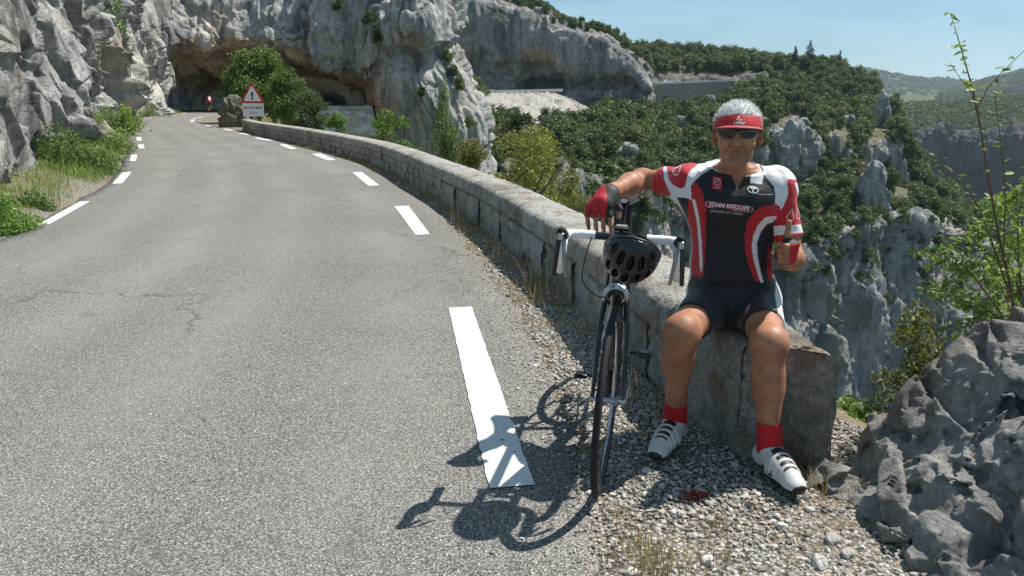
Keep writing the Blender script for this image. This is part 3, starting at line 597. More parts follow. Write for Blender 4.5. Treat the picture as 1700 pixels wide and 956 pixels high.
SPUR_NZ = np.abs(grid_normals(SPUR)[..., 2]); _t = (np.arange(330 - 1) + .5) / 329; mi = ((_t[None] > .515) & (SPUR_NZ[:-1, :-1] > .47)).astype(int).ravel()
sp.data.polygons.foreach_set('material_index', mi.astype(np.int32)); sp['kind'] = 'structure'

# ridge above the high road
R = []
for u, vt, D in ((1035, 96, 330), (1060, 92, 336), (1100, 92, 344), (1160, 97, 348), (1230, 104, 350), (1300, 113, 348), (1350, 116, 342), (1392, 121, 334), (1404, 128, 345)):
    R.append([(u, 160, D - 6), (u, 142, D - 4), (u, 138, D + 1), (u, 124, D + 5), (u, (vt + 124) / 2, D + 14), (u, vt, D + 34), (u, vt + 1, D + 90)])
rg, RIDGE = sheet('ridge', [list(r) for r in zip(*R)], 200, 80, SOIL, lambda P, n, s, t: crag(P, 4, 1.6, .9, .3, .3) * (t < .5) + .8 * fbm(P / 14, 3), kind='structure')
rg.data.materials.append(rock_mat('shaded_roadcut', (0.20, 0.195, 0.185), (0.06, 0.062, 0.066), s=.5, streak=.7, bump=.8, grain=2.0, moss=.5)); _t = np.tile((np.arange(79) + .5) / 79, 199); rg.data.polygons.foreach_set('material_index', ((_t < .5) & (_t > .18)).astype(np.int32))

ROCK_DEEP = rock_mat('shade_darkened_limestone', (0.10, 0.10, 0.105), (0.035, 0.04, 0.048), s=.1, streak=.8, bump=.8, grain=2.0, moss=.3)  # rock colour darkened to carry the shade on the far gorge wall
# opposite side of the gorge, about a kilometre away, and the hills behind
R = []
for u, vt, D in ((1380, 196, 1150), (1470, 180, 1120), (1560, 174, 1080), (1640, 168, 1040), (1720, 162, 1000), (1800, 158, 980), (2100, 160, 900), (2700, 165, 800), (3600, 175, 640)):
    R.append([(u, 640, D - 330), (u, 470, D - 230), (u, 345, D - 215), (u, 318, D - 210), (u, 232, D - 205), (u, 215, D - 160), (u, 190, D - 70), (u, vt, D + 60), (u, vt + 1, D + 300)])
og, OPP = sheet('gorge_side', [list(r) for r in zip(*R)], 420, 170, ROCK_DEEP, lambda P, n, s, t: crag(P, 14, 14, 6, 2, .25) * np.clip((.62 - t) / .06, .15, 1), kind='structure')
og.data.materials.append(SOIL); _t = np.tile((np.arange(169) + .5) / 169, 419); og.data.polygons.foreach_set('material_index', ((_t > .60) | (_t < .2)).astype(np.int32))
HILLM = NT('wooded_hill'); HILLM = HILLM.done(HILLM.mix(HILLM.rng(HILLM.noise(.05, 7, .7), .36, .64), (0.035, 0.06, 0.022), (0.13, 0.15, 0.065)), .95, HILLM.bump(HILLM.noise(.09, 6, .7), 1, 6.0), .05)
def hill(name, pts, back, label):
    R = [[(u, 260, D * .72), (u, vt * .35 + 175 * .65, D * .86), (u, vt * .75 + 170 * .25, D * .95), (u, vt, D), (u, vt + 2, D + back)] for u, vt, D in pts]
    o, g = sheet(name, [list(r) for r in zip(*R)], 240, 70, HILLM, lambda P, n, s, t: 16 * fbm(P / 160, 5) + 5 * fbm(P / 26, 3), kind='structure'); return g
HILL_A = hill('hill', [(1250, 100, 4000), (1330, 104, 4000), (1400, 113, 4000), (1450, 119, 4000), (1500, 128, 3900), (1550, 134, 3900), (1600, 138, 3900), (1660, 146, 4000), (1720, 152, 4100), (1800, 155, 4100), (2200, 140, 4000), (3000, 130, 3600)], 900, '')
HILL_B = hill('hill', [(1560, 162, 2700), (1610, 146, 2700), (1650, 136, 2650), (1700, 122, 2600), (1760, 112, 2600), (1850, 100, 2600), (2100, 95, 2500), (2600, 100, 2200), (3600, 110, 1700)], 700, '')
gf = link('gorge_floor', new_mesh('gorge_floor', [(-5000, 60, -150), (5000, 60, -150), (5000, 6000, -150), (-5000, 6000, -150)], np.array([(0, 1, 2, 3)])), mat=SOIL); gf['kind'] = 'structure'
# ------------------------------------------------------------------ the road bicycle
BLACK = plain('black_carbon', (0.012, 0.012, 0.014), .28, .5, vary=.2)
BLACKM = plain('black_rubber', (0.018, 0.018, 0.019), .75, .25, vary=.25, scale=90, bump=.3)
SILVER = plain('polished_alloy', (0.42, 0.43, 0.45), .26, .5, 1.0, vary=.08)
RIMS = plain('rim_alloy', (0.35, 0.38, 0.44), .25, .5, 1.0, vary=.1)
TAPE = plain('white_bar_tape', (0.78, 0.78, 0.78), .6, .3, vary=.06, scale=60, bump=.2)
BLUEP = plain('blue_paint', (0.03, 0.09, 0.3), .25, .5)
LEVERW = plain('white_lever', (0.7, 0.7, 0.7), .4, .4, vary=.05)
YELLOW = plain('yellow_decal', (0.6, 0.45, 0.03), .4, .4)
bfw = Vector((-.150, -.9887, 0)).normalized(); bl0 = Vector((-bfw.y, bfw.x, 0)); lean = math.radians(2.8)
bup = Vector((0, 0, 1)) * math.cos(lean) + bl0 * math.sin(lean); blf = bl0 * math.cos(lean) - Vector((0, 0, 1)) * math.sin(lean)
BM = Matrix((bfw, blf, bup)).transposed().to_4x4(); BM.translation = Vector((.322, 2.655, -.012))
bike = bpy.data.objects.new('road_bicycle', None); COL.objects.link(bike); bike.matrix_world = BM
tag(bike, 'black road bicycle with white bar tape standing front-on beside the man', 'bicycle')
RT, RRIM = .338, .300
def arc(c, r, a0, a1, n, plane='xz'):
    a = np.linspace(a0, a1, n); z = 0 * a
    return np.stack({'xz': (c[0] + r * np.cos(a), c[1] + z, c[2] + r * np.sin(a)), 'yz': (c[0] + z, c[1] + r * np.cos(a), c[2] + r * np.sin(a))}[plane], -1)
def wheel(x, rear):
    w = empty('wheel'); w.parent = bike; w.location = (x, 0, RT)
    prof = [(RT - .026, -.009), (RT - .018, -.0125), (RT - .008, -.0105), (RT - .001, -.004), (RT, 0), (RT - .001, .004), (RT - .008, .0105), (RT - .018, .0125), (RT - .026, .009)]
    MB().lathe(prof, axis='y', n=72).build('tyre', BLACKM, w)
    pr_ = [(.311, -.0095), (.313, -.0098), (.298, -.0098), (.288, -.004), (.286, 0), (.288, .004), (.298, .0098), (.313, .0098), (.311, .0095)]
    MB().lathe(pr_, axis='y', n=72).build('rim', RIMS, w)
    hub = MB().lathe([(0, -.05), (.008, -.05), (.008, -.042), (.019, -.036), (.019, -.032), (.011, -.027), (.011, .027), (.019, .032), (.019, .036), (.008, .042), (.008, .05), (0, .05)], axis='y', n=18); hub.build('hub', SILVER, w)
    sp_ = MB(); n = 24 if rear else 20
    for k in range(n):
        a = 2 * math.pi * k / n; sd = -1 if k % 2 else 1; b = a + .5 * sd * (1 if (k // 2) % 2 else -1) * (1 if rear else .0)
        sp_.tube([(.018 * math.cos(b), sd * .034, .018 * math.sin(b)), (.288 * math.cos(a), sd * .002, .288 * math.sin(a))], .0011, 4, False)
    sp_.build('spokes', BLACK, w)
    for k in range(5):
        dc = MB(); aa = 1.2 + k * 1.256
        for sd in (-1, 1):
            A = arc((0, 0, 0), .3055, aa, aa + .12, 5); B = arc((0, 0, 0), .2985, aa, aa + .12, 5); V = np.concatenate([A, B]); V[:, 1] = sd * .0103; dc.add(V, [(i, i + 1, 6 + i, 5 + i) for i in range(4)])
        dc.build('rim_decal', YELLOW if k == 1 else BLACK, w)
    return w
fw_ = wheel(0, False); fw_.rotation_euler[2] = math.radians(-4.5); rw_ = wheel(-.985, True)
MB().lathe([(.0, .036), (.026, .036), (.026, .03)], axis='y', n=18)
cas = MB(); [cas.lathe([(.018, -.040 + k * .0035), (.05 - k * .0035, -.040 + k * .0035), (.05 - k * .0035, -.0385 + k * .0035), (.018, -.0385 + k * .0035)], axis='y', n=28) for k in range(8)]; cas.build('cassette', SILVER, rw_)
BB, HT, HB, ST = np.array((-.59, 0, .27)), np.array((-.208, 0, .865)), np.array((-.165, 0, .715)), np.array((-.742, 0, .775)); RA = np.array((-.985, 0, RT))
fr = MB(); fr.tube([HB, HT], .021, 16); fr.tube([HB + (-.01, 0, .03), BB], [.022, .026], 16); fr.tube([HT + (.006, 0, -.03), ST], [.018, .016], 16); fr.tube([BB, ST], .017, 16)
for sd in (-1, 1):
    fr.tube(crom(np.array([BB + (-.02, sd * .03, 0), BB + (-.15, sd * .036, .02), RA + (0, sd * .062, 0)]), 8), np.linspace(.013, .009, 8), 10); fr.tube(crom(np.array([ST + (.0, sd * .012, -.03), ST + (-.06, sd * .04, -.12), RA + (0, sd * .062, 0)]), 8), np.linspace(.009, .0075, 8), 10)
fr.tube([BB + (0, -.036, 0), BB + (0, .036, 0)], .022, 18); frame = fr.build('frame', BLACK, bike)
MB().tube([HB * .55 + BB * .45 + (0, .0232, .0), HB * .3 + BB * .7 + (0, .0252, .0)], .006, 8).build('frame_decal', LEVERW, frame)
fk = MB(); fk.tube([HB + (0, 0, .0), HB + (.008, 0, -.03)], .023, 16)
for sd in (-1, 1): fk.tube(crom(np.array([HB + (.006, sd * .012, -.012), HB + (.012, sd * .036, -.045), (-.10, sd * .05, .55), (-.045, sd * .052, .42), (0, sd * .054, RT)]), 14), np.linspace(.017, .0095, 14), 12, flat=((0, 1, 0), .72))
fork = fk.build('fork', BLACK, bike)
MB().tube([(0, -.062, RT), (0, .066, RT)], .0045, 10).tube([(0, .066, RT), (-.02, .07, RT + .05)], .004, 6).build('quick_release', SILVER, fork); [MB().lathe([(0, sd * .05), (.010, sd * .05), (.010, sd * .062), (0, sd * .062)], c=(0, 0, RT), axis='y', n=14).build('axle_nut', SILVER, fork) for sd in (-1, 1)]
bc = MB()
for sd in (-1, 1): bc.tube(crom(np.array([HB + (.035, 0, .01), HB + (.045, sd * .03, .0), HB + (.043, sd * .04, -.03), HB + (.02, sd * .028, -.058)]), 10), [.011, .011, .011, .01, .01, .01, .009, .009, .009, .008], 8)
bc.tube([HB + (.0, 0, .0), HB + (.05, 0, .01)], .008, 8); bc.tube([HB + (.04, -.04, .006), HB + (.04, -.052, .012)], .006, 6); bc.build('front_brake', SILVER, bike)
[MB().box(HB + (.022, sd * .022, -.058), (.045, .008, .012), bev=.003).build('brake_pad', BLACKM, bike) for sd in (-1, 1)]
rbk = MB(); [rbk.tube(crom(np.array([ST + (-.03, 0, -.075), ST + (-.05, sd * .035, -.08), ST + (-.08, sd * .028, -.125)]), 8), .008, 6) for sd in (-1, 1)]; rbk.build('rear_brake', SILVER, bike)
# stem and handlebar
BC = np.array((-.115, 0, .905)); MB().tube([HT + (-.004, 0, 0), HT + (-.012, 0, .035)], .02, 14).tube([HT + (-.010, 0, .022), BC + (-.01, 0, 0)], .016, 12).tube([BC + (0, -.024, 0), BC + (0, .024, 0)], .022, 14).build('stem', BLACK, bike)
half = .195
def bar_side(sd): return np.array([(0, 0, 0), (0, sd * .09, .0), (.002, sd * .15, .001), (.018, sd * (half - .012), .002), (.05, sd * half, -.002), (.078, sd * (half + .002), -.025), (.082, sd * (half + .004), -.065), (.06, sd * (half + .008), -.105), (.01, sd * (half + .012), -.128), (-.05, sd * (half + .014), -.132)]) + BC
hb = MB(); [hb.tube(bar_side(sd)[:2], .0135, 12) for sd in (-1, 1)]; bar = hb.build('handlebar', BLACK, bike)
for sd in (-1, 1):
    P = crom(bar_side(sd)[1:], 40); r = .0165 + .0009 * np.sin(np.arange(40) * 2.1); MB().tube(P, r, 12).build('bar_tape', TAPE, bar)
    MB().tube([P[-1], P[-1] + (-.012, 0, 0)], .0165, 12).build('bar_plug', BLACK, bar)
    h0 = bar_side(sd)[5]; hood = MB(); Pq = crom(np.array([h0 + (-.045, 0, .022), h0 + (.0, 0, .034), h0 + (.045, 0, .038), h0 + (.075, 0, .05), h0 + (.082, 0, .07)]), 14)
    hood.tube(Pq, [.012, .017, .019, .0195, .0195, .019, .0185, .018, .018, .018, .018, .017, .015, .010], 12); lv = empty('brake_lever'); lv.parent = bike; hood.build('hood', BLACKM, lv)
    MB().box(h0 + (.086, 0, .042), (.022, .024, .034), bev=.006).build('bracket_cap', SILVER, lv)
    for nm, mt, dy, wd in (('lever_blade', BLACK, .008, .015), ('shift_blade', plain('lever_grey', (.25, .25, .26), .35, .5, .6), -.011, .011)):
        Q = crom(np.array([h0 + (.088, sd * dy, .03), h0 + (.098, sd * dy * 1.2, -.005), h0 + (.09, sd * dy * 1.7, -.055), h0 + (.082, sd * dy * 2.1, -.095)]), 10)
        MB().tube(Q, np.linspace(.009, .0075, 10) if wd > .012 else np.linspace(.007, .006, 10), 8, flat=((1, 0, 0), .5)).build(nm, mt, lv)
cp = MB().box(BC + (.03, .0, .038), (.055, .05, .016), bev=.005); comp = cp.build('cycle_computer', BLACKM, bike); MB().box(BC + (.03, 0, .0468), (.04, .036, .0015)).build('screen', plain('lcd', (0.2, 0.22, 0.2), .2), comp); MB().tube([BC + (.0, 0, .012), BC + (.03, 0, .03)], .008, 8).build('computer_mount', BLACK, bike)
cb = MB(); cb.tube(crom(np.array([BC + (.03, -.10, .0), BC + (.09, -.115, -.06), BC + (.07, -.12, -.15), BC + (.03, -.07, -.21), HB + (.03, -.03, -.03), HB + (.04, -.045, .012)]), 26), .0026, 6); cb.tube(crom(np.array([BC + (.02, .09, .0), BC + (.08, .10, -.06), BC + (.05, .085, -.13), HB + (-.02, .03, .0), BB + (.1, .03, .12)]), 24), .0026, 6); cb.build('cables', BLACK, bike)
# seat post, saddle, bag
SPT = np.array((-.806, 0, .945)); MB().tube([ST + (.01, 0, -.03), SPT], .0136, 14).build('seat_post', BLACK, bike); MB().tube([ST + (.004, 0, -.012), ST + (-.002, 0, .006)], .021, 14).build('seat_clamp', SILVER, bike)
u_ = np.linspace(0, 1, 26); wd = np.interp(u_, [0, .08, .4, .62, .85, 1], [.012, .02, .026, .045, .068, .05]); top_ = .972 + .012 * (u_ - .45) ** 2 * 4; V = []
for a, w_, z_ in zip(u_, wd, top_):
    for th in np.linspace(0, np.pi, 9): V.append((-.655 - .275 * a, w_ * math.cos(th), z_ - .022 + .022 * math.sin(th) - (.012 * (abs(math.cos(th)) > .9))))
V = np.array(V); sd_ = link('saddle', new_mesh('saddle', np.concatenate([V, [(-.655, 0, .95), (-.93, 0, .965)]]), [grid_faces(26, 9), np.array([(26 * 9, i + 1, i) for i in range(8)] + [(26 * 9 + 1, 25 * 9 + i, 25 * 9 + i + 1) for i in range(8)] + [(i * 9, (i + 1) * 9, i * 9 + 8) for i in range(25)] + [((i + 1) * 9, (i + 1) * 9 + 8, i * 9 + 8) for i in range(25)])]), bike, BLACKM)
MB().ball((-.656, 0, .968), (.010, .015, .011)).build('saddle_nose_highlight', TAPE, sd_); rl_ = MB(); [rl_.tube(crom(np.array([(-.69, sd * .014, .955), (-.76, sd * .021, .935), (-.86, sd * .021, .935), (-.9, sd * .03, .955)]), 10), .0035, 6) for sd in (-1, 1)]; rl_.build('saddle_rails', SILVER, sd_)  # highlight on the saddle tip put in as a small white ball
bg_ = MB(); Pb = crom(np.array([(-.735, 0, .925), (-.80, 0, .88), (-.87, 0, .845), (-.93, 0, .85)]), 10); MB().tube(crom(np.array([(-.845, 0, .945), (-.85, 0, .91), (-.853, 0, .85), (-.85, 0, .79), (-.845, 0, .765)]), 12), [.02, .034, .038, .04, .04, .04, .04, .04, .038, .034, .028, .018], 14).build('saddle_bag', BLACKM, bike)
# drivetrain
ca = math.radians(38); ck = empty('crankset'); ck.parent = bike; ck.location = BB
MB().lathe([(.06, -.046), (.105, -.046), (.107, -.0445), (.105, -.043), (.06, -.043)], axis='y', n=48).lathe([(.05, -.04), (.077, -.04), (.077, -.037), (.05, -.037)], axis='y', n=36).build('chainrings', SILVER, ck)
for sd, an in ((-1, ca + math.pi), (1, ca)):
    e = np.array((.1725 * math.cos(an), sd * .07, .1725 * math.sin(an))); MB().tube([(0, sd * .05, 0), e * .5 + (0, sd * .025, 0), e], [.017, .013, .011], 10).build('crank_arm', SILVER, ck)
    pd = MB(); pd.tube([e, e + (0, sd * .05, 0)], .0075, 8); pd.box(e + (0, sd * .06, 0), (.07, .05, .014), bev=.005); pd.box(e + (.03, sd * .06, .004), (.018, .056, .022), bev=.004); pd.build('pedal', BLACK, ck)
ch = MB()
for z0, z1 in (((.27 + .105), (RT + .04)), ((.27 - .105), (RT - .10))): ch.tube([(-.59, -.0445, z0), (-.985, -.03, z1)], .0045, 5)
ch.build('chain', SILVER, bike); rd = MB(); rd.tube([(-.985, -.055, RT - .02), (-1.0, -.06, RT - .07), (-.975, -.05, RT - .13)], .012, 8); rd.lathe([(.0, -.05), (.02, -.05), (.02, -.046), (0, -.046)], c=(-.97, 0, RT - .14), axis='y', n=14); rd.build('rear_derailleur', BLACK, bike)
bt = MB(); m_ = HB * .42 + BB * .58; d_ = (HB - BB) / np.linalg.norm(HB - BB); nrm = np.array((-d_[2], 0, d_[0])); bt.tube([m_ + nrm * .045 - d_ * .09, m_ + nrm * .045 + d_ * .06], .004, 6); [bt.tube(arc(m_ + nrm * .055 + d_ * q, .036, 0, 6.28, 16, 'yz'), .003, 5) for q in (-.07, .03)]; bt.build('bottle_cage', SILVER, bike)
# ------------------------------------------------------------------ implicit bodies: smooth unions of tapered limbs, meshed as one skin
class Field:
    def __init__(s, lo, hi, h):
        s.lo = np.array(lo, float); s.h = h; s.n = np.ceil((np.array(hi) - s.lo) / h).astype(int) + 1
        s.F = np.full(s.n, .08, np.float32); s.ax = [s.lo[k] + h * np.arange(s.n[k]) for k in range(3)]
    def op(s, fn, lo, hi, k=.02, mode='u', pad=None):
        pad = pad if pad is not None else k + 2.5 * s.h; i0 = np.clip(np.floor((np.array(lo) - pad - s.lo) / s.h).astype(int), 0, s.n); i1 = np.clip(np.ceil((np.array(hi) + pad - s.lo) / s.h).astype(int) + 1, 0, s.n)
        if (i1 <= i0).any(): return s
        sl = tuple(slice(a, b) for a, b in zip(i0, i1)); P = np.stack(np.meshgrid(*[s.ax[q][sl[q]] for q in range(3)], indexing='ij'), -1)
        d = fn(P); a = s.F[sl]
        if mode == 'u': q = np.clip(k - np.abs(a - d), 0, None) / k; r = np.minimum(a, d) - q * q * k * .25
        elif mode == 's': d = -d; q = np.clip(k - np.abs(a - d), 0, None) / k; r = np.maximum(a, d) + q * q * k * .25
        else: r = np.maximum(a, d)
        s.F[sl] = r; return s
    def cone(s, a, b, ra, rb, k=.02, mode='u'):
        a, b = np.array(a, float), np.array(b, float); ab = b - a; L = ab @ ab; m = max(ra, rb)
        def fn(P): t = np.clip(((P - a) @ ab) / L, 0, 1); return np.linalg.norm(P - a - t[..., None] * ab, axis=-1) - (ra + (rb - ra) * t)
        return s.op(fn, np.minimum(a, b) - m, np.maximum(a, b) + m, k, mode)
    def ell(s, c, r, R=None, k=.02, mode='u'):
        c = np.array(c, float); r = np.array(r, float); R = np.eye(3) if R is None else np.array(R); m = r.max()
        def fn(P): q = (P - c) @ R; k0 = np.linalg.norm(q / r, axis=-1); k1 = np.linalg.norm(q / (r * r), axis=-1) + 1e-9; return k0 * (k0 - 1) / k1
        return s.op(fn, c - m, c + m, k, mode)
    def loft(s, st, k=.03, grow=0.0):
        st = np.array(st, float); z = st[:, 0]
        def fn(P):
            q = np.clip(P[..., 2], z[0], z[-1]); cx, cy, a, b = [np.interp(q, z, st[:, i]) for i in (1, 2, 3, 4)]; a = a + grow; b = b + grow
            dx, dy = (P[..., 0] - cx) / a, (P[..., 1] - cy) / b; e = (np.abs(dx) ** 2.3 + np.abs(dy) ** 2.3) ** (1 / 2.3)
            return np.maximum((e - 1) * np.minimum(a, b), np.maximum(z[0] - P[..., 2], P[..., 2] - z[-1]) - grow)
        return s.op(fn, (st[:, 1].min() - .2, st[:, 2].min() - .16, z[0] - .02), (st[:, 1].max() + .2, st[:, 2].max() + .16, z[-1] + .02), k)
    def clip(s, p, n, k=None):
        """keep the side of the plane the normal points away from"""
        n = np.array(n, float); n /= np.linalg.norm(n); P = np.stack(np.meshgrid(*s.ax, indexing='ij'), -1); s.F = np.maximum(s.F, ((P - np.array(p)) @ n).astype(np.float32)); return s
    def wrinkle(s, fn, band=.03):
        m = np.abs(s.F) < band; idx = np.argwhere(m); P = s.lo + idx * s.h; s.F[m] += fn(P).astype(np.float32); return s
    def mesh(s):
        F = s.F; S = F < 0; nx, ny, nz = F.shape; c = np.zeros((nx - 1, ny - 1, nz - 1), np.int8)
        for dx in (0, 1):
            for dy in (0, 1):
                for dz in (0, 1): c += S[dx:nx - 1 + dx, dy:ny - 1 + dy, dz:nz - 1 + dz]
        act = (c > 0) & (c < 8); I = np.argwhere(act); ids = np.full(act.shape, -1, np.int64); ids[act] = np.arange(len(I)); pos = np.zeros((len(I), 3)); cnt = np.zeros(len(I))
        for a, b in [((0, 0, 0), (1, 0, 0)), ((0, 1, 0), (1, 1, 0)), ((0, 0, 1), (1, 0, 1)), ((0, 1, 1), (1, 1, 1)), ((0, 0, 0), (0, 1, 0)), ((1, 0, 0), (1, 1, 0)), ((0, 0, 1), (0, 1, 1)), ((1, 0, 1), (1, 1, 1)), ((0, 0, 0), (0, 0, 1)), ((1, 0, 0), (1, 0, 1)), ((0, 1, 0), (0, 1, 1)), ((1, 1, 0), (1, 1, 1))]:
            va = F[tuple((I + a).T)]; vb = F[tuple((I + b).T)]; m = (va < 0) != (vb < 0); t = np.where(m, va / np.where(m, va - vb, 1), 0)
            pos += np.where(m[:, None], np.array(a) + (np.array(b) - np.array(a)) * t[:, None], 0); cnt += m
        V = s.lo + (I + pos / cnt[:, None]) * s.h; Q = []
        for ax in range(3):
            o1, o2 = [(1, 2), (2, 0), (0, 1)][ax]; sa = [slice(None)] * 3; sb = [slice(None)] * 3; sa[ax] = slice(0, -1); sb[ax] = slice(1, None); A, B = S[tuple(sa)], S[tuple(sb)]
            E = np.argwhere(A != B); E = E[(E[:, o1] > 0) & (E[:, o2] > 0) & (E[:, o1] < s.n[o1] - 1) & (E[:, o2] < s.n[o2] - 1)]; fl = A[tuple(E.T)]
            u = np.zeros(3, int); u[o1] = 1; w = np.zeros(3, int); w[o2] = 1
            q = np.stack([ids[tuple((E - u - w).T)], ids[tuple((E - w).T)], ids[tuple(E.T)], ids[tuple((E - u).T)]], 1); q[~fl] = q[~fl][:, ::-1]; Q.append(q)
        Q = np.vstack(Q); return V, Q[(Q >= 0).all(1)]
def v3(*a): return np.array(a, float)
def frame_z(d, up=(0, 0, 1)):
    """rotation whose columns are side, forward d, up"""
    d = np.array(d, float); d /= np.linalg.norm(d); s_ = np.cross(d, up); s_ /= np.linalg.norm(s_); return np.stack([s_, d, np.cross(s_, d)], 1)

# joints of the seated cyclist
J = dict(rsh=v3(.708, 3.17, 1.035), lsh=v3(1.035, 3.13, 1.03), rel=v3(.548, 3.37, 1.036), rwr=v3(.385, 3.165, 1.0), lel=v3(1.112, 3.09, .748), lwr=v3(1.012, 2.885, .805),
         rhip=v3(.838, 3.19, .56), lhip=v3(.998, 3.165, .56), rkn=v3(.632, 2.84, .522), lkn=v3(.935, 2.765, .502), ran=v3(.657, 3.0, .115), lan=v3(.962, 2.752, .115))
TORSO = [(.47, .915, 3.21, .16, .12), (.52, .915, 3.205, .17, .128), (.58, .912, 3.20, .172, .132), (.66, .904, 3.195, .160, .128), (.74, .896, 3.19, .150, .122), (.82, .888, 3.182, .148, .118), (.90, .880, 3.174, .155, .117), (.97, .874, 3.166, .162, .110), (1.03, .871, 3.158, .15, .092), (1.07, .868, 3.15, .11, .074), (1.10, .864, 3.14, .07, .06)]
HC = v3(.845, 3.035, 1.229); hy_ = math.radians(15); HR = np.array(Matrix.Rotation(-hy_, 3, 'Z')) @ np.array(Matrix.Rotation(math.radians(-2), 3, 'X'))   # head looks towards the camera
def hp(x, y, z): return HC + HR @ np.array((x, y, z))              # head coordinates: x to his left, y to the back, z up
def torso_on(f, g=0.0, arms=True):
    f.loft(TORSO, .03, g)
    for sh in ('rsh', 'lsh'): f.cone((.866, 3.15, 1.075), J[sh] + (0, 0, .006), .046 + g, .052 + g, .05); f.ell(J[sh], (.058 + g,) * 3, None, .04); f.cone(J[sh] + (0, 0, -.02), (.88 + (.10 if sh == 'lsh' else -.10), 3.17, .92), .05 + g, .05 + g, .06)
    f.ell((.80, 3.085, .965), (.075 + g, .045 + g, .06 + g), None, .05); f.ell((.945, 3.075, .965), (.075 + g, .045 + g, .06 + g), None, .05); f.ell((.90, 3.09, .68), (.12 + g, .06 + g, .11 + g), None, .06)
def head_on(f, g=0.0):
    H = lambda c, r, k=.02, mode='u': f.ell(hp(*c), np.array(r) + g, HR, k, mode)
    H((0, .022, .035), (.080, .100, .083)); H((0, -.03, -.005), (.066, .074, .085), .03); H((0, -.034, -.060), (.047, .062, .050), .025); H((0, -.070, -.100), (.022, .022, .018), .035)
    if g: return
    for sx in (-1, 1): H((sx * .040, -.082, -.030), (.024, .020, .022), .03); H((sx * .041, -.025, -.072), (.014, .030, .020), .025); H((sx * .032, -.094, .028), (.024, .010, .008), .02)
    f.cone(hp(0, -.100, .012), hp(0, -.124, -.022), .0085, .0125, .014); H((0, -.118, -.028), (.014, .013, .011), .012)
    for sx in (-1, 1): H((sx * .0125, -.110, -.030), (.0085, .011, .008), .008); H((sx * .0075, -.116, -.040), (.004, .006, .004), .004, 's')
    for sx in (-1, 1): H((sx * .030, -.092, .012), (.017, .012, .010), .012, 's')
    f.cone(hp(-.028, -.094, -.060), hp(0, -.105, -.066), .0045, .0055, .005, 's'); f.cone(hp(.028, -.094, -.060), hp(0, -.105, -.066), .0045, .0055, .005, 's')
    H((0, -.104, -.0585), (.021, .0075, .0052), .008); H((0, -.101, -.0735), (.019, .009, .0062), .008)
    for sx in (-1, 1):
        f.cone(hp(sx * .022, -.103, -.034), hp(sx * .037, -.088, -.062), .0025, .003, .008, 's')
        E = HR @ np.array(Matrix.Rotation(sx * .35, 3, 'Z')); f.ell(hp(sx * .084, .014, .000), (.0095, .019, .030), E, .010); f.ell(hp(sx * .081, .006, -.022), (.008, .010, .012), E, .008); f.ell(hp(sx * .094, .008, .004), (.006, .010, .017), E, .005, 's')
def hand_R(f, g=0.0, full=True):
    w = J['rwr']; k0 = w + v3(-.040, -.058, -.040); f.cone(J['rel'] * .1 + w * .9, w, .030 + g, .028 + g, .02); f.cone(w, k0 + (.012, .01, .01), .027 + g, .030 + g, .03); f.cone(w + (-.014, -.012, -.004), k0 + (-.028, .012, -.008), .024 + g, .022 + g, .03); f.cone(w + (.012, -.02, -.01), k0 + (.030, .0, -.008), .022 + g, .02 + g, .03)
    for q, (dx, dy, L) in enumerate(((-.044, .012, .070), (-.016, .0, .088), (.011, -.004, .094), (.037, -.004, .084))):
        a = k0 + (dx, dy, -.008); b = a + v3(-.006 + .002 * q, -.020, -.030); c = b + v3(.003, -.006, -L * .42); d = c + v3(.004, .008, -L * .34)
        f.cone(a, b, .0105 + g, .0095 + g, .005)
        if full: f.cone(b, c, .0095, .0088, .004); f.cone(c, d, .0088, .0075, .006)
    a = w + v3(.018, -.03, -.022); b = a + v3(.020, -.02, -.036); f.cone(a, b, .0145 + g, .0125 + g, .015)
    if full: f.cone(b, b + v3(-.004, -.012, -.030), .0115, .009, .006)
def hand_L(f, g=0.0, full=True):
    w = J['lwr']; c = v3(.985, 2.815, .832); f.cone(J['lel'] * .1 + w * .9, w, .03 + g, .028 + g, .02); f.cone(w, c + (.012, .02, 0), .028 + g, .034 + g, .03); f.ell(c + (.008, .0, -.002), (.026 + g, .036 + g, .043 + g), None, .02)
    for q in range(4):
        z = .029 - .0195 * q; k = c + v3(.026 - .002 * q, -.026 + .002 * q, z); p = c + v3(-.018 + .003 * q, -.052 + .004 * q, z - .002); t = c + v3(-.030 + .002 * q, -.016, z - .003)
        f.cone(k, k * .35 + p * .65, .0118 + g, .0112 + g, .008)
        if full: f.cone(k, p, .0112, .0105, .005); f.cone(p, t, .0102, .0088, .005)
    a = c + v3(.006, -.006, .030); b = c + v3(-.004, -.022, .066); f.cone(a, b if full else a * .35 + b * .65, .0155 + g, .0128 + g, .015)
    if full: f.cone(b, b + v3(.003, .006, .042), .0122, .0098, .006)
def arms_on(f):
    f.cone(J['rsh'], J['rel'], .050, .040, .03); f.cone(J['rel'], J['rel'] * .62 + J['rwr'] * .38, .041, .043, .03); f.cone(J['rel'] * .62 + J['rwr'] * .38, J['rwr'], .043, .027, .03)
    f.cone(J['lsh'], J['lel'], .050, .042, .03); f.cone(J['lel'], J['lel'] * .62 + J['lwr'] * .38, .042, .044, .03); f.cone(J['lel'] * .62 + J['lwr'] * .38, J['lwr'], .044, .027, .03)
def thighs_on(f, g=0.0, k=.04):
    for h_, n_ in (('rhip', 'rkn'), ('lhip', 'lkn')): f.cone(J[h_], J[n_], .092 + g, .059 + g, k)
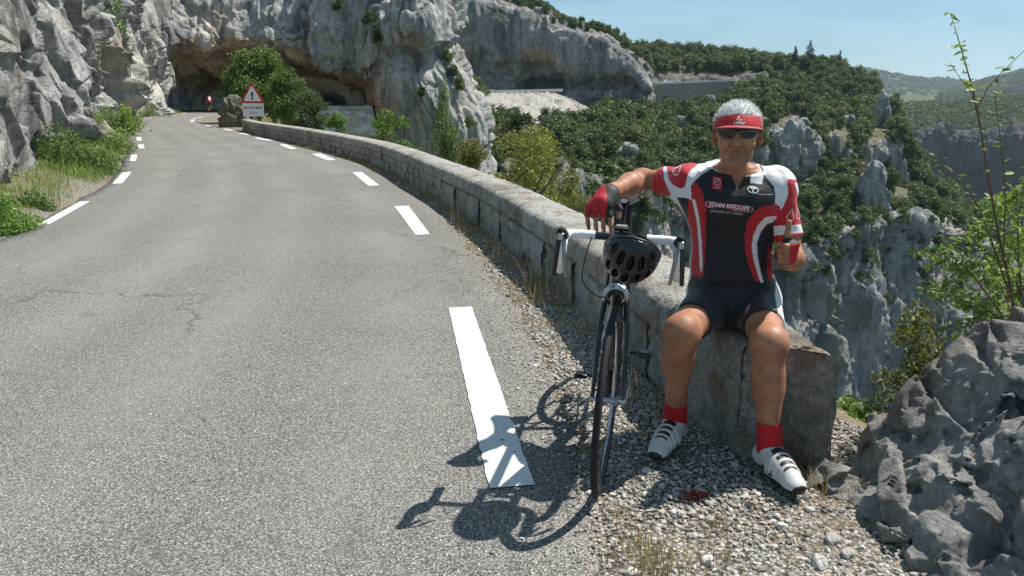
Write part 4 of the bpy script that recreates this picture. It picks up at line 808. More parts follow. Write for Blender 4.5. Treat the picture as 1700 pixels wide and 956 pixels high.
def shins_on(f):
    for n_, a_ in (('rkn', 'ran'), ('lkn', 'lan')):
        k, a = J[n_], J[a_]; d = (a - k) / np.linalg.norm(a - k); bk = v3(0, 1, 0) - d * d[1]; bk /= np.linalg.norm(bk)
        f.ell(k + (0, -.010, .0), (.040, .042, .046), None, .05); f.cone(k, k + d * .17 + bk * .014, .052, .054, .05); f.cone(k + d * .13 + bk * .02, a + bk * .004, .054, .034, .04); f.cone(k + d * .06 + bk * -.012, a + bk * -.006, .034, .026, .03); f.ell(a, (.038, .036, .03), None, .02)
FOOT = {'r': (J['ran'], v3(-.50, -.86, 0)), 'l': (J['lan'], v3(.20, -.98, 0))}
def feet_on(f):
    for a, d in FOOT.values(): d = d / np.linalg.norm(d); f.cone(a + (0, 0, -.02), a + d * .12 + (0, 0, -.065), .026, .018, .02); f.cone(a - d * .02 + (0, 0, -.05), a, .024, .028, .02)

SKIN = NT('skin'); _n = SKIN.noise(16, 6, .65); _c = SKIN.mix(SKIN.rng(_n, .35, .65), (0.27, 0.115, 0.062), (0.42, 0.20, 0.112))
_c = SKIN.mix(SKIN.math('MULTIPLY', SKIN.attr('flush', True), .75), _c, (0.36, 0.12, 0.085)); _c = SKIN.mix(SKIN.math('MULTIPLY', SKIN.attr('stubble', True), .35), _c, (0.16, 0.10, 0.08))
SKIN = SKIN.done(_c, SKIN.rng(SKIN.noise(20, 3), .3, .7, .48, .62), SKIN.bump(SKIN.noise(300, 4), .18, .002), .35, Subsurface__Weight=.06, Subsurface__Radius=(.012, .004, .002))
f = Field((.28, 2.52, .0), (1.22, 3.48, 1.36), .004)
torso_on(f); f.cone(hp(0, .040, -.06), (.866, 3.15, 1.07), .047, .054, .02); head_on(f); f.cone(hp(-.035, .02, -.06), (.862, 3.10, 1.075), .012, .010, .02); f.cone(hp(.035, .02, -.06), (.868, 3.10, 1.075), .012, .010, .02); arms_on(f); hand_R(f); hand_L(f); thighs_on(f); shins_on(f); feet_on(f)
V, Q = f.mesh(); hl = (V - HC) @ HR
flush = np.clip(np.exp(-((hl[:, 0] / .03) ** 2 + ((hl[:, 1] + .105) / .03) ** 2 + ((hl[:, 2] + .066) / .012) ** 2)) + .5 * np.exp(-((hl[:, 0] / .02) ** 2 + ((hl[:, 1] + .12) / .02) ** 2 + ((hl[:, 2] + .03) / .02) ** 2)) + .8 * np.exp(-(((np.abs(hl[:, 0]) - .086) / .012) ** 2 + ((hl[:, 2] + .004) / .035) ** 2 + (hl[:, 1] / .05) ** 2)), 0, 1)
stub = np.clip((-.03 - hl[:, 2]) / .03, 0, 1) * np.clip((-.0 - hl[:, 1]) / .03, 0, 1) * (np.linalg.norm(hl, axis=1) < .16)
man = link('person', new_mesh('person', V, Q, {'flush': flush, 'stubble': stub}), None, SKIN)
tag(man, 'person in red, white and black cycling kit sitting on the wall end, thumb up', 'person')

def inside(poly, X, Y):
    """which points lie in a closed outline"""
    x, y = np.array(poly, float).T; r = np.zeros(len(X), bool); j = len(x) - 1
    for i in range(len(x)): r ^= ((y[i] > Y) != (y[j] > Y)) & (X < (x[j] - x[i]) * (Y - y[i]) / (y[j] - y[i] + 1e-12) + x[i]); j = i
    return r
def cloth_mat(name, bump=.25):
    t = NT(name); c = t.attr('dye'); weave = t.noise(900, 2); fold = t.noise(26, 4)
    return t.done(t.mix(t.rng(weave, .3, .7, 0, .25), c, t.mix(.5, c, (0, 0, 0))), .62, t.bump(fold, bump, .006, t.bump(weave, .2, .001)), .35, Sheen__Weight=.15)
CLOTH = cloth_mat('jersey_cloth')
KR, KW, KB = (0.46, 0.010, 0.018), (0.70, 0.70, 0.72), (0.010, 0.010, 0.012)
# jersey
f = Field((.50, 2.96, .50), (1.22, 3.46, 1.16), .0032); torso_on(f, .009)
rc, lc = J['rsh'] * .40 + J['rel'] * .60, J['lsh'] * .30 + J['lel'] * .70
f.cone(J['rsh'], J['rsh'] * .38 + J['rel'] * .62, .064, .057, .035); f.cone(J['lsh'], J['lsh'] * .28 + J['lel'] * .72, .065, .058, .035)
f.cone((.862, 3.135, 1.085), (.858, 3.125, 1.118), .072, .070, .02)
f.wrinkle(lambda P: .0026 * fbm(P * (16, 16, 30), 3) + .005 * fbm(P * (7, 7, 26), 2, ridge=True) * np.clip((.72 - P[:, 2]) / .1, 0, 1) + .0045 * fbm(np.c_[P[:, 0] * 24 + P[:, 2] * 14, P[:, 1] * 9, P[:, 2] * 9], 2) * np.clip((np.abs(P[:, 0] - .87) - .10) / .06, 0, 1) + .003 * fbm(P * (9, 9, 5), 2) - .0028 * fbm(np.c_[P[:, 0] * 6 + P[:, 2] * 22, P[:, 1] * 8, P[:, 2] * 10], 2, ridge=True) * np.clip((.80 - P[:, 2]) / .2, 0, 1))
G3 = np.stack(np.meshgrid(*f.ax, indexing='ij'), -1); da = (J['rel'] - J['rsh']) / np.linalg.norm(J['rel'] - J['rsh']); dl = (J['lel'] - J['lsh']) / np.linalg.norm(J['lel'] - J['lsh'])
f.F = np.maximum(f.F, np.where(G3[..., 0] < .69, (G3 - rc) @ da, -1)); f.F = np.maximum(f.F, np.where((G3[..., 0] > 1.03) & (G3[..., 2] < .9), np.where((G3 - J['lsh']) @ dl > .12, (G3 - lc) @ dl, -1), -1))
f.F = np.maximum(f.F, .56 - G3[..., 2]); nk = (G3 - np.array((.858, 3.12, 1.105))) @ np.array((0.02, -.45, .89)); f.F = np.maximum(f.F, np.where(np.hypot(G3[..., 0] - .862, G3[..., 1] - 3.11) < .11, nk, -1))
vn = (np.abs(G3[..., 0] - .868) * 1.25 + (G3[..., 2] - 1.025) * -.62); f.F = np.maximum(f.F, np.where((G3[..., 1] < 3.115) & (G3[..., 2] > 1.0), -vn, -1)); del G3
V, Q = f.mesh(); u, v = sight(V); Z = lambda pts: [(1060 + a / 3.983, 260 + b / 3.983) for a, b in pts]
dye = np.tile(KB, (len(V), 1)).astype(float); front = V[:, 1] < np.interp(V[:, 2], [r[0] for r in TORSO], [r[2] for r in TORSO]) + .05
arm_r = (V - J['rsh']) @ da > .0; arm_l = ((V - J['lsh']) @ dl > -.02) & (V[:, 0] > 1.01) & (np.linalg.norm(V - J['lsh'] - np.outer((V - J['lsh']) @ dl, dl), axis=1) < .078)
def paint(poly, c, m=None): k = inside(Z(poly), u, v); k = k & (front | arm_r | arm_l) & (m if m is not None else True); dye[k] = c
dye[~front & (np.abs(V[:, 0] - .87) > .10)] = KR; dye[~front & (V[:, 2] > .98)] = KW
paint([(345, 190), (365, 150), (420, 225), (446, 330), (446, 500), (436, 700), (428, 790), (380, 800), (330, 400), (330, 260)], KR); paint([(352, 280), (374, 285), (402, 400), (418, 560), (424, 720), (414, 770), (404, 730), (398, 570), (384, 420)], KW); paint([(330, 270), (352, 285), (384, 430), (398, 590), (402, 780), (300, 800)], KR)
dye[arm_r | inside(Z([(540, 20), (545, 100), (490, 75), (420, 115), (365, 165), (345, 195), (350, 285), (300, 270), (150, 260), (100, 60), (300, 0)]), u, v)] = KW
paint([(540, 20), (550, 108), (520, 100), (480, 72), (440, 80), (520, 20)], KW)
paint([(185, 60), (300, 20), (440, 15), (360, 75), (325, 120), (308, 200), (275, 212), (225, 185), (200, 150)], KR); paint([(90, 60), (163, 55), (166, 130), (180, 180), (215, 250), (160, 300), (90, 260)], KR)
paint([(735, 175), (760, 60), (840, 20), (920, 10), (1010, 50), (1070, 130), (1030, 180), (990, 250), (955, 335), (905, 385), (903, 260), (900, 205), (830, 118), (815, 182)], KW)
paint([(985, 150), (1100, 150), (1120, 470), (905, 465), (898, 385), (955, 335), (990, 250)], KR, arm_l | (u > 1060 + 950 / 3.983)); paint([(1032, 170), (1100, 190), (1100, 280), (1058, 275), (1046, 225)], KW)
paint([(895, 460), (1120, 445), (1120, 498), (895, 522)], KW, arm_l); paint([(895, 522), (1120, 498), (1120, 600), (895, 600)], KR, arm_l)
tor = ~arm_l
paint([(915, 315), (830, 325), (770, 360), (720, 430), (700, 530), (705, 620), (730, 720), (772, 825), (1000, 830), (1000, 400)], KR, tor); paint([(915, 392), (840, 400), (790, 450), (760, 520), (748, 600), (765, 700), (790, 780), (805, 830), (828, 832), (802, 740), (786, 650), (782, 570), (812, 490), (850, 445), (915, 425)], KW, tor)
paint([(915, 428), (852, 447), (814, 492), (784, 570), (788, 650), (804, 740), (830, 832), (872, 840), (850, 760), (850, 640), (868, 540), (905, 450)], KB, tor)
jersey = link('jersey', new_mesh('jersey', V, Q, {'dye': dye}), man, CLOTH); jb = BVHTree.FromPolygons([tuple(a) for a in V], [tuple(int(i) for i in q) for q in Q])
PRW = plain('white_print', (0.72, 0.72, 0.72), .6, vary=.04); PRG = plain('grey_print', (0.45, 0.45, 0.47), .6, vary=.04); PRR = plain('red_print', KR, .6, vary=.05); PRB = plain('black_print', (0.015, 0.015, 0.016), .5)
def spot(zx, zy, bvh=jb):
    u0, v0 = 1060 + zx / 3.983, 260 + zy / 3.983; p = at(u0, v0, 2.9); d = Vector(p - np.array((0, 0, CAM_H))).normalized(); h = bvh.ray_cast(Vector(p) - d * .6, d, 2); return h[0] if h[0] is not None else Vector(at(u0, v0, 3.06))
MPX = 1 / (3.983 * 440); EXV = Vector((1, -.02, -.115)); EYV = Vector((.115, 0, 1)); EZV = Vector((.05, 1, 0))
def capsule(L, H, n=10):
    a = np.linspace(-np.pi / 2, np.pi / 2, n); R_ = np.c_[L / 2 - H / 2 + H / 2 * np.cos(a), H / 2 * np.sin(a)]; T = np.concatenate([R_, -R_]); m = len(T)
    V = np.concatenate([T, T * .55, [[0, 0]]]); F = [(i, (i + 1) % m, m + (i + 1) % m) for i in range(m)] + [(i, m + (i + 1) % m, m + i) for i in range(m)] + [(m + i, m + (i + 1) % m, 2 * m) for i in range(m)]; return V, np.array(F)
def grid2(w, h, nx, ny): X, Y = np.meshgrid(np.linspace(-w / 2, w / 2, nx), np.linspace(-h / 2, h / 2, ny), indexing='ij'); return np.c_[X.ravel(), Y.ravel()], grid_faces(nx, ny)
c0 = spot(600, 332); Vb, Fb = capsule(315 * MPX, 38 * MPX); lay_on('banner', Vb, Fb, jb, c0, EXV, EYV, EZV, PRR, jersey, .0008, True); lay_on('banner_edge', *outline_ring(Vb[:20], 3.2 * MPX), jb, c0, EXV, EYV, EZV, PRG, jersey, .0016, True)
def word(key, w, c, mat, nm, lift=.0022, bvh=jb, par=None, e=(EXV, EYV, EZV), hs=1.0):
    Vt, Tt = TXT[key]; s = w / np.ptp(Vt[:, 0]); Vt = (Vt - (Vt.max(0) + Vt.min(0)) / 2) * (s, s * hs); return lay_on(nm, Vt, Tt, bvh, c, *e, mat, par or jersey, lift, True)
word('JOHN KNOOPS', 272 * MPX, c0, PRW, 'lettering', hs=1.05); word('passion for bikes', 218 * MPX, spot(584, 369), PRG, 'lettering')
Vg, Fg = grid2(62 * MPX, 82 * MPX, 6, 6); cq = spot(520, 177); lay_on('badge', Vg, Fg, jb, cq, EXV, EYV, EZV, PRR, jersey); th = np.linspace(0, 2 * np.pi, 20, endpoint=False)
lay_on('badge_ring', *outline_ring(np.c_[np.cos(th) * 20, np.sin(th) * 24] * MPX + (0, 8 * MPX), 5 * MPX), jb, cq, EXV, EYV, EZV, PRG, jersey, .003); lay_on('badge_stroke', *outline_ring(np.array([(-8, -6), (2, 12), (10, 22)]) * MPX + (0, 4 * MPX), 6 * MPX, False), jb, cq, EXV, EYV, EZV, PRG, jersey, .0035); lay_on('badge_bar', *grid2(40 * MPX, 5 * MPX, 5, 2), jb, cq + EYV * (-28 * MPX), EXV, EYV, EZV, PRG, jersey, .003)
cq = spot(757, 219); lay_on('emblem_ring', *outline_ring(np.c_[np.cos(th) * 34, np.sin(th) * 20] * MPX, 6 * MPX), jb, cq, EXV, EYV, EZV, PRW, jersey, .002); lay_on('emblem_letter', *outline_ring(np.array([(-18, 8), (20, 9), (2, 8), (-2, -22)]) * MPX, 9 * MPX, False), jb, cq, EXV, EYV, EZV, PRW, jersey, .002); lay_on('emblem_line', *outline_ring(np.array([(10, -20), (50, -22), (95, -20), (140, -14)]) * MPX, 4 * MPX, False), jb, cq, EXV, EYV, EZV, PRG, jersey, .002)
drop = np.array([(0, -30), (18, -24), (26, -6), (18, 12), (8, 32), (0, 58), (-8, 32), (-18, 12), (-26, -6), (-18, -24)], float) * MPX
for zx, zy, s_, rot in ((1004, 395, 1.05, -.25), (1054, 385, .95, .1), (252, 98, .9, -.7)):
    R2 = np.array([(math.cos(rot), -math.sin(rot)), (math.sin(rot), math.cos(rot))]); ez = Vector((0.25, 1, 0)) if zx < 500 else Vector((-.25, 1, 0)); lay_on('drop_emblem', *outline_ring(drop * s_ @ R2.T, 4.5 * MPX), jb, spot(zx, zy), Vector((1, 0, 0)), Vector((0, 0, 1)), ez, PRW, jersey, .002)
zz = np.linspace(0, 1, 14); zp = np.array([tuple(spot(600 + 6 * a, 215 + 22 * a)) for a in zz]); 
MB().tube([zp[0] - (0, .003, 0), zp[-1] - (0, .003, 0)], .0028, 6).build('zip_pull', plain('zip', (.05, .05, .05), .4), jersey)
# shorts
f = Field((.55, 2.78, .42), (1.14, 3.38, .70), .005); f.loft([r for r in TORSO if r[0] < .7], .03, .004); f.ell((.90, 3.09, .60), (.128, .07, .12), None, .06); thighs_on(f, .008, .05); f.wrinkle(lambda P: .0016 * fbm(P * 20, 3))
G3 = np.stack(np.meshgrid(*f.ax, indexing='ij'), -1)
for h_, n_, q in (('rhip', 'rkn', .70), ('lhip', 'lkn', .66)):
    d = (J[n_] - J[h_]) / np.linalg.norm(J[n_] - J[h_]); side = (G3[..., 0] < .92 - (3.19 - G3[..., 1]) * .28) if h_ == 'rhip' else (G3[..., 0] >= .92 - (3.19 - G3[..., 1]) * .28); f.F = np.maximum(f.F, np.where(side, (G3 - (J[h_] * (1 - q) + J[n_] * q)) @ d, -1))
f.F = np.maximum(f.F, G3[..., 2] - .68); del G3
V, Q = f.mesh(); dye = np.tile(KB, (len(V), 1)).astype(float); tl = (V - J['lhip']) @ (J['lkn'] - J['lhip']) / .16; tr_ = (V - J['rhip']) @ (J['rkn'] - J['rhip']) / .165; ax_l = J['lhip'] + np.outer(tl, J['lkn'] - J['lhip']); ax_r = J['rhip'] + np.outer(tr_, J['rkn'] - J['rhip'])
of = V - ax_l; ang = np.arctan2(of[:, 2], of[:, 0]); L_ = (V[:, 0] > .92 - (3.19 - V[:, 1]) * .28) & (tl > -.1); dye[L_ & (ang > -.2) & (ang < .95) & (tl > .05)] = KW; dye[L_ & (ang > 1.25) & (ang < 1.6) & (tl > .35)] = (.05, .05, .055)
of = V - ax_r; sd3 = np.cross((J['rkn'] - J['rhip']) / .41, (0, 0, 1.0)); ang = np.arctan2(of[:, 2], -(of @ sd3) * -1); R_ = (~L_) & (tr_ > .1); dye[R_ & (of @ sd3 > .052) & (of[:, 2] > .015) & (of[:, 2] < .055)] = (.36, .44, .58)
link('shorts', new_mesh('shorts', V, Q, {'dye': dye}), man, CLOTH)
# gloves, socks, shoes
GLR = plain('glove_red', (0.42, 0.012, 0.02), .6, vary=.15, scale=70, bump=.3); GLB = plain('glove_black', (0.015, 0.015, 0.016), .65, vary=.2, scale=70, bump=.3)
for hand, nm, wr, dr_ in ((hand_R, 'r', J['rwr'], J['rwr'] - J['rel']), (hand_L, 'l', J['lwr'], J['lwr'] - J['lel'])):
    lo, hi = (v3(.27, 2.98, .84), v3(.46, 3.26, 1.06)) if nm == 'r' else (v3(.90, 2.72, .74), v3(1.08, 2.95, .93)); f = Field(lo, hi, .0028); hand(f, .0026, False); f.clip(wr - dr_ / np.linalg.norm(dr_) * .028, -dr_)
    V, Q = f.mesh(); o = link('glove', new_mesh('glove', V, Q), man, GLR); o.data.materials.append(GLB); ce = V[Q].mean(1)
    if nm == 'r': bk_ = ((ce - wr) @ (dr_ / np.linalg.norm(dr_)) < .012) | (ce[:, 0] > wr[0] - .016)
    else: bk_ = (ce[:, 1] > wr[1] - .012) | ((ce[:, 2] > .868))
    o.data.polygons.foreach_set('material_index', bk_.astype(np.int32)); o['label'] = 'red and black fingerless glove'
    if nm == 'r': MB().tube(crom(np.array([wr + (-.035, -.012, .006), wr + (-.015, -.02, .026), wr + (.012, -.012, .026)]), 8), .0065, 6, flat=((0, 0, 1), .5)).build('glove_tab', PRW, o)
SOCK = plain('red_sock', (0.45, 0.012, 0.02), .8, vary=.15, scale=200, bump=.3)
SHW = plain('white_shoe', (0.50, 0.50, 0.485), .45, .4, vary=.18, scale=26, bump=.3); SHB = plain('black_shoe_sole', (0.016, 0.016, 0.017), .5, vary=.2)
for s_, kn in (('r', 'rkn'), ('l', 'lkn')):
    a, d = FOOT[s_]; d = d / np.linalg.norm(d); R = frame_z(d); dk = (J[kn] - a) / np.linalg.norm(J[kn] - a); f = Field(a - .09, a + v3(.09, .09, .16), .0032)
    f.cone(a + dk * -.05, a + dk * .12, .049, .042, .01); f.clip(a + dk * .088, dk); f.clip(a + (0, 0, -.035), (0, 0, -1)); f.wrinkle(lambda P: .001 * np.sin(P[:, 2] * 900)); V, Q = f.mesh(); link('sock', new_mesh('sock', V, Q), man, SOCK)
    g0 = v3(a[0], a[1], 0) - d * .065; f = Field(np.minimum(g0, g0 + d * .31) - .07, np.maximum(g0, g0 + d * .31) + v3(.07, .07, .17), .0032); q = lambda x, y, z: g0 + R @ v3(x, y, z)
    def shoe(f, g=0.0, sole=True):
        f.cone(q(0, .035, .062), q(0, .06, .105), .036 + g, .040 + g, .03); f.cone(q(0, .03, .05), q(0, .14, .054), .034 + g, .040 + g, .04); f.cone(q(.006 * (1 if s_ == 'l' else -1), .14, .050), q(0, .235, .042), .041 + g, .030 + g, .04); f.ell(q(0, .25, .040), (.038 + g, .042 + g, .025 + g), R, .03); f.cone(q(0, .085, .088), q(0, .2, .056), .036 + g, .034 + g, .03)
    shoe(f); f.clip(q(0, 0, .027), (0, 0, -1)); P0 = a + dk * .012
    f.cone(a + dk * .02, a + dk * .12, .041, .041, .006, 's'); f.clip(q(0, .03, .135), R @ v3(0, -.35, .94)); V, Q = f.mesh(); sh_ = link('shoe', new_mesh('shoe', V, Q), man, SHW); sh_['label'] = 'white cycling shoe with black sole and straps'
    sb = BVHTree.FromPolygons([tuple(x) for x in V], [tuple(int(i) for i in p) for p in Q])
    f2 = Field(f.lo, f.lo + f.n * f.h, .0032); shoe(f2, .003); f2.clip(q(0, 0, .032), (0, 0, 1)); f2.clip(q(0, 0, .010), (0, 0, -1)); V, Q = f2.mesh(); so_ = link('sole', new_mesh('sole', V, Q), sh_, SHB); MB().box(q(0, .20, .012), (.045, .06, .018), R, bev=.004).build('cleat', SHB, so_)
    tp = Field(f.lo, f.lo + f.n * f.h, .0032); shoe(tp, .0022); tp.clip(q(0, .278, .03), R @ v3(0, -1, .35)); V, Q = tp.mesh(); link('toe_cap', new_mesh('toe_cap', V, Q), sh_, SHB)
    tg = Field(f.lo, f.lo + f.n * f.h, .0032); shoe(tg, .0020); tg.clip(q(0, .228, .06), R @ v3(0, 1, .25)); tg.clip(q(0, .132, .06), R @ v3(0, -1, -.25)); tg.clip(q(.026, 0, 0), R @ v3(1, 0, 0)); tg.clip(q(-.026, 0, 0), R @ v3(-1, 0, 0)); tg.clip(q(0, 0, .06), (0, 0, -1)); V, Q = tg.mesh(); link('tongue', new_mesh('tongue', V, Q), sh_, SHB)
    for y0, hw, mt in ((.216, .0058, SHW), (.190, .0062, SHW), (.163, .0062, SHW)):
        st_ = Field(f.lo, f.lo + f.n * f.h, .0032); shoe(st_, .0042); st_.clip(q(0, y0 + hw, .06), R @ v3(0, 1, .25)); st_.clip(q(0, y0 - hw, .06), R @ v3(0, -1, -.25)); st_.clip(q(0, 0, .048), (0, 0, -1)); V, Q = st_.mesh()
        if len(Q): link('strap', new_mesh('strap', V, Q), sh_, mt)
    for sx in (-1, 1):
        for y0 in (.165, .12): 
            Vp, Fp = grid2(.02, .022, 4, 4); lay_on('side_patch', Vp, Fp, sb, q(sx * .06, y0, .052), R @ v3(0, 1, 0), (0, 0, 1), R @ v3(-sx, 0, -.25), SHB, sh_, .002)
    Vt, Tt = TXT['SCOTT']; k = .05 / np.ptp(Vt[:, 0]); lay_on('lettering', Vt * k, Tt, sb, q(0, .108, .12), R @ v3(1, 0, 0), R @ v3(0, -.45, .9), R @ v3(0, -.75, -.65), SHB, sh_, .0015)
# hair, headband, sunglasses
HAIR = NT('grey_hair'); _h = HAIR.noise(120, 3); HAIR = HAIR.done(HAIR.mix(HAIR.rng(_h, .3, .7), (0.62, 0.61, 0.59), (0.90, 0.89, 0.87)), .5, None, .4)
f = Field(hp(0, .02, .03) - .13, hp(0, .02, .03) + .13, .0035); f.ell(hp(0, .024, .04), (.083, .103, .088), HR, .02); f.clip(hp(0, -.07, .066), HR @ v3(0, -.80, -.60)); f.clip(hp(0, .05, -.055), HR @ v3(0, -.42, -.90)); f.clip(hp(0, .02, -.06), HR @ v3(0, 0, -1)); f.wrinkle(lambda P: .003 * fbm(P * 60, 3)); V, Q = f.mesh(); hair = link('hair', new_mesh('hair', V, Q), man, HAIR)
hr = np.random.default_rng(8); ce = V[Q].mean(1); nn = np.cross(V[Q[:, 1]] - V[Q[:, 0]], V[Q[:, 2]] - V[Q[:, 0]]); nn /= np.linalg.norm(nn, axis=1)[:, None] + 1e-9; lc_ = (ce - HC) @ HR; ok = np.argwhere((lc_[:, 2] > .0))[:, 0]; pk = hr.choice(ok, 3600); b0 = ce[pk] - nn[pk] * .003; up_ = nn[pk] + HR @ v3(0, -.25, .35) + .38 * hr.normal(size=(3600, 3)); up_ /= np.linalg.norm(up_, axis=1)[:, None]; Ln = hr.uniform(.010, .021, (3600, 1)) * np.clip((lc_[pk, 2:3] + .04) / .1, .35, 1); sd_v = np.cross(up_, hr.normal(size=(3600, 3))); sd_v /= np.linalg.norm(sd_v, axis=1)[:, None]; s2 = np.cross(up_, sd_v)
Vh = np.stack([b0 + sd_v * .0016, b0 - sd_v * .0008 + s2 * .0013, b0 - sd_v * .0008 - s2 * .0013, b0 + up_ * Ln], 1).reshape(-1, 3); i4 = np.arange(3600)[:, None] * 4; link('hair_strands', new_mesh('hair_strands', Vh, (i4[:, None] + np.array([(0, 1, 3), (1, 2, 3), (2, 0, 3)])[None]).reshape(-1, 3), smooth=False), hair, HAIR)['kind'] = 'stuff'
BAND = plain('headband_red', (0.46, 0.012, 0.02), .7, vary=.12, scale=120, bump=.2)
def band(nm, z0, z1, g, mat, par):
    f = Field(hp(0, .0, .05) - .14, hp(0, .0, .05) + .14, .003); f.ell(hp(0, .022, .035), np.array((.080, .100, .083)) + g, HR, .02); f.ell(hp(0, -.03, -.005), np.array((.070, .074, .085)) + g, HR, .03); t_ = HR @ v3(0, .10, 1); f.clip(hp(0, -.09, z1), t_); f.clip(hp(0, -.09, z0), -t_); V, Q = f.mesh(); return link(nm, new_mesh(nm, V, Q), par, mat), V, Q
hb_, V, Q = band('headband', .037, .078, .0075, BAND, man); bb_ = BVHTree.FromPolygons([tuple(x) for x in V], [tuple(int(i) for i in p) for p in Q])
band('band_trim', .031, .0372, .010, plain('band_trim', (0.30, 0.10, 0.11), .7), hb_); band('band_trim', .0775, .080, .0082, plain('band_edge', (0.35, 0.06, 0.07), .7), hb_)
hx, hyv, hz = [Vector(HR @ np.array(a)) for a in ((1, 0, 0), (0, 1, 0), (0, 0, 1))]; Vt, Tt = TXT['Löffler']; k = .040 / np.ptp(Vt[:, 0]); lay_on('lettering', Vt * k, Tt, bb_, Vector(hp(.004, -.1, .0485)), hx, hz, hyv, PRW, hb_, .001); lay_on('logo', *outline_ring(np.array([(-.009, 0), (-.008, .007), (-.003, .014), (.0, .012), (-.003, .003), (.004, .001), (.011, .002)]), .0026, False), bb_, Vector(hp(.004, -.1, .0575)), hx, hz, hyv, PRW, hb_, .001)
# the short peak below the band
aa = np.linspace(-1.15, 1.15, 25); Vp = []
for rr_, zz_, th_ in ((.0, .0375, 0), (.030, .030, 0), (.030, .0272, 0), (.0, .0345, 0)):
    for q_ in aa: e_ = 1 - .35 * (q_ / 1.15) ** 2; Vp.append(hp((.084 + rr_ * e_ * .6) * math.sin(q_), -.002 - (.108 + rr_ * e_) * math.cos(q_), zz_ + .006 * math.cos(q_ * 1.3) - .004))
link('peak', new_mesh('peak', np.array(Vp), np.array([(r_ * 25 + i, r_ * 25 + i + 1, ((r_ + 1) % 4) * 25 + i + 1, ((r_ + 1) % 4) * 25 + i) for r_ in range(4) for i in range(24)])), hb_, plain('peak_cloth', (0.30, 0.06, 0.065), .7))
LENS = NT('sunglass_lens').done((0.012, 0.010, 0.009), .06, None, .6)
gl = empty('sunglasses'); gl.parent = man
for sx in (-1, 1):
    a_ = np.linspace(.07, .96, 18); tp_, bt_ = [], []
    for q_ in a_:
        rr_ = .094; x = sx * rr_ * math.sin(q_) * .93; y = -.018 - rr_ * math.cos(q_) * 1.04; w_ = (q_ - .07) / .89; tp_.append(hp(x, y, .024 + .004 * w_)); bt_.append(hp(x, y + .006 - .002 * w_, .024 - .034 * math.sin(math.pi * min(1, .16 + w_ * .78)) ** .55 + .006 * w_))
    T_, B_ = np.array(tp_), np.array(bt_); M_ = (T_ + B_) / 2 + (HR @ v3(0, -.004, 0)); inn = HR @ v3(0, .0025, 0); Vl = np.concatenate([T_, M_, B_, T_ + inn, B_ + inn]); n = 18
    Fl = [(i, i + 1, n + i + 1, n + i) for i in range(n - 1)] + [(n + i, n + i + 1, 2 * n + i + 1, 2 * n + i) for i in range(n - 1)] + [(3 * n + i, 3 * n + i + 1, 4 * n + i + 1, 4 * n + i) for i in range(n - 1)]; link('lens', new_mesh('lens', Vl, np.array(Fl)), gl, LENS)
    MB().tube(np.array(tp_) + HR @ v3(0, -.001, .001), .0032, 6).tube([tp_[-1], hp(sx * .084, -.05, .024), hp(sx * .088, .0, .018), hp(sx * .088, .02, .008)], [.004, .0035, .003, .003], 6).build('frame', BLACK, gl)
MB().tube([hp(-.008, -.114, .022), hp(0, -.117, .020), hp(.008, -.114, .022)], .0035, 6).build('bridge', BLACK, gl)

# ------------------------------------------------------------------ the helmet hanging from the handlebar
HELC = v3(.400, 2.645, .836); HRm = np.array(Matrix.Rotation(math.radians(-62), 3, 'X')) ; HRm = np.array(Matrix.Rotation(math.radians(-8), 3, 'Z')) @ np.array(Matrix.Rotation(math.radians(14), 3, 'Y')) @ np.array(Matrix.Rotation(math.radians(148), 3, 'X'))
f = Field(HELC - .18, HELC + .18, .0034); hq = lambda x, y, z: HELC + HRm @ v3(x, y, z)
f.ell(hq(0, 0, -.03), (.098, .128, .108), HRm, .01); f.ell(hq(0, 0, -.06), (.070, .098, .075), HRm, .008, 's'); f.clip(hq(0, 0, -.035), HRm @ v3(0, .10, -1))
for x_ in (-.068, -.036, 0, .036, .068):
    for y_, L_ in ((-.075, .034), (.005, .038), (.085, .03)):
        if abs(x_) > .05 and y_ != .005: L_ *= .75
        z_ = .085 * math.sqrt(max(.02, 1 - (x_ / .1) ** 2 - (y_ / .14) ** 2)) - .03; nrm_ = v3(x_ / .0106, y_ / .0185, (z_ + .03) / .0132); f.ell(hq(x_, y_, z_ + .012), (.0105, L_, .030), HRm @ np.array(Matrix.Rotation(x_ * 6, 3, 'Y')), .006, 's')
V, Q = f.mesh(); HELM = plain('helmet_black', (0.012, 0.012, 0.013), .3, .5, vary=.15)
helmet = link('helmet', new_mesh('helmet', V, Q), None, HELM); tag(helmet, 'black bicycle helmet with vents hanging from the handlebar', 'helmet')
rim_ = [hq(.094 * math.cos(a), .123 * math.sin(a), -.034 + .012 * math.sin(a) * .5) for a in np.linspace(0, 2 * math.pi, 49)]; MB().tube(rim_, .0055, 8).build('rim', plain('helmet_rim', (0.02, 0.021, 0.023), .35), helmet)
MB().tube([hq(.098 * math.cos(a), .128 * math.sin(a), -.018 + .02 * math.sin(a) * .3) for a in np.linspace(-2.2, -.6, 14)], .0032, 6).build('stripe', plain('helmet_stripe', (.5, .51, .53), .4), helmet)
for sx in (-1, 1): MB().tube(crom(np.array([hq(sx * .09, .02, -.04), hq(sx * .07, .0, -.075), hq(sx * .02, -.02, -.10), HELC + v3(sx * .01, .04, .085)]), 14), .004, 5, flat=((0, 1, 0), .35)).build('strap', GLB, helmet)
MB().ball(hq(.02, .03, -.03), (.03, .045, .01), M=HRm).build('padding', plain('helmet_pad', (.30, .02, .03), .8), helmet)
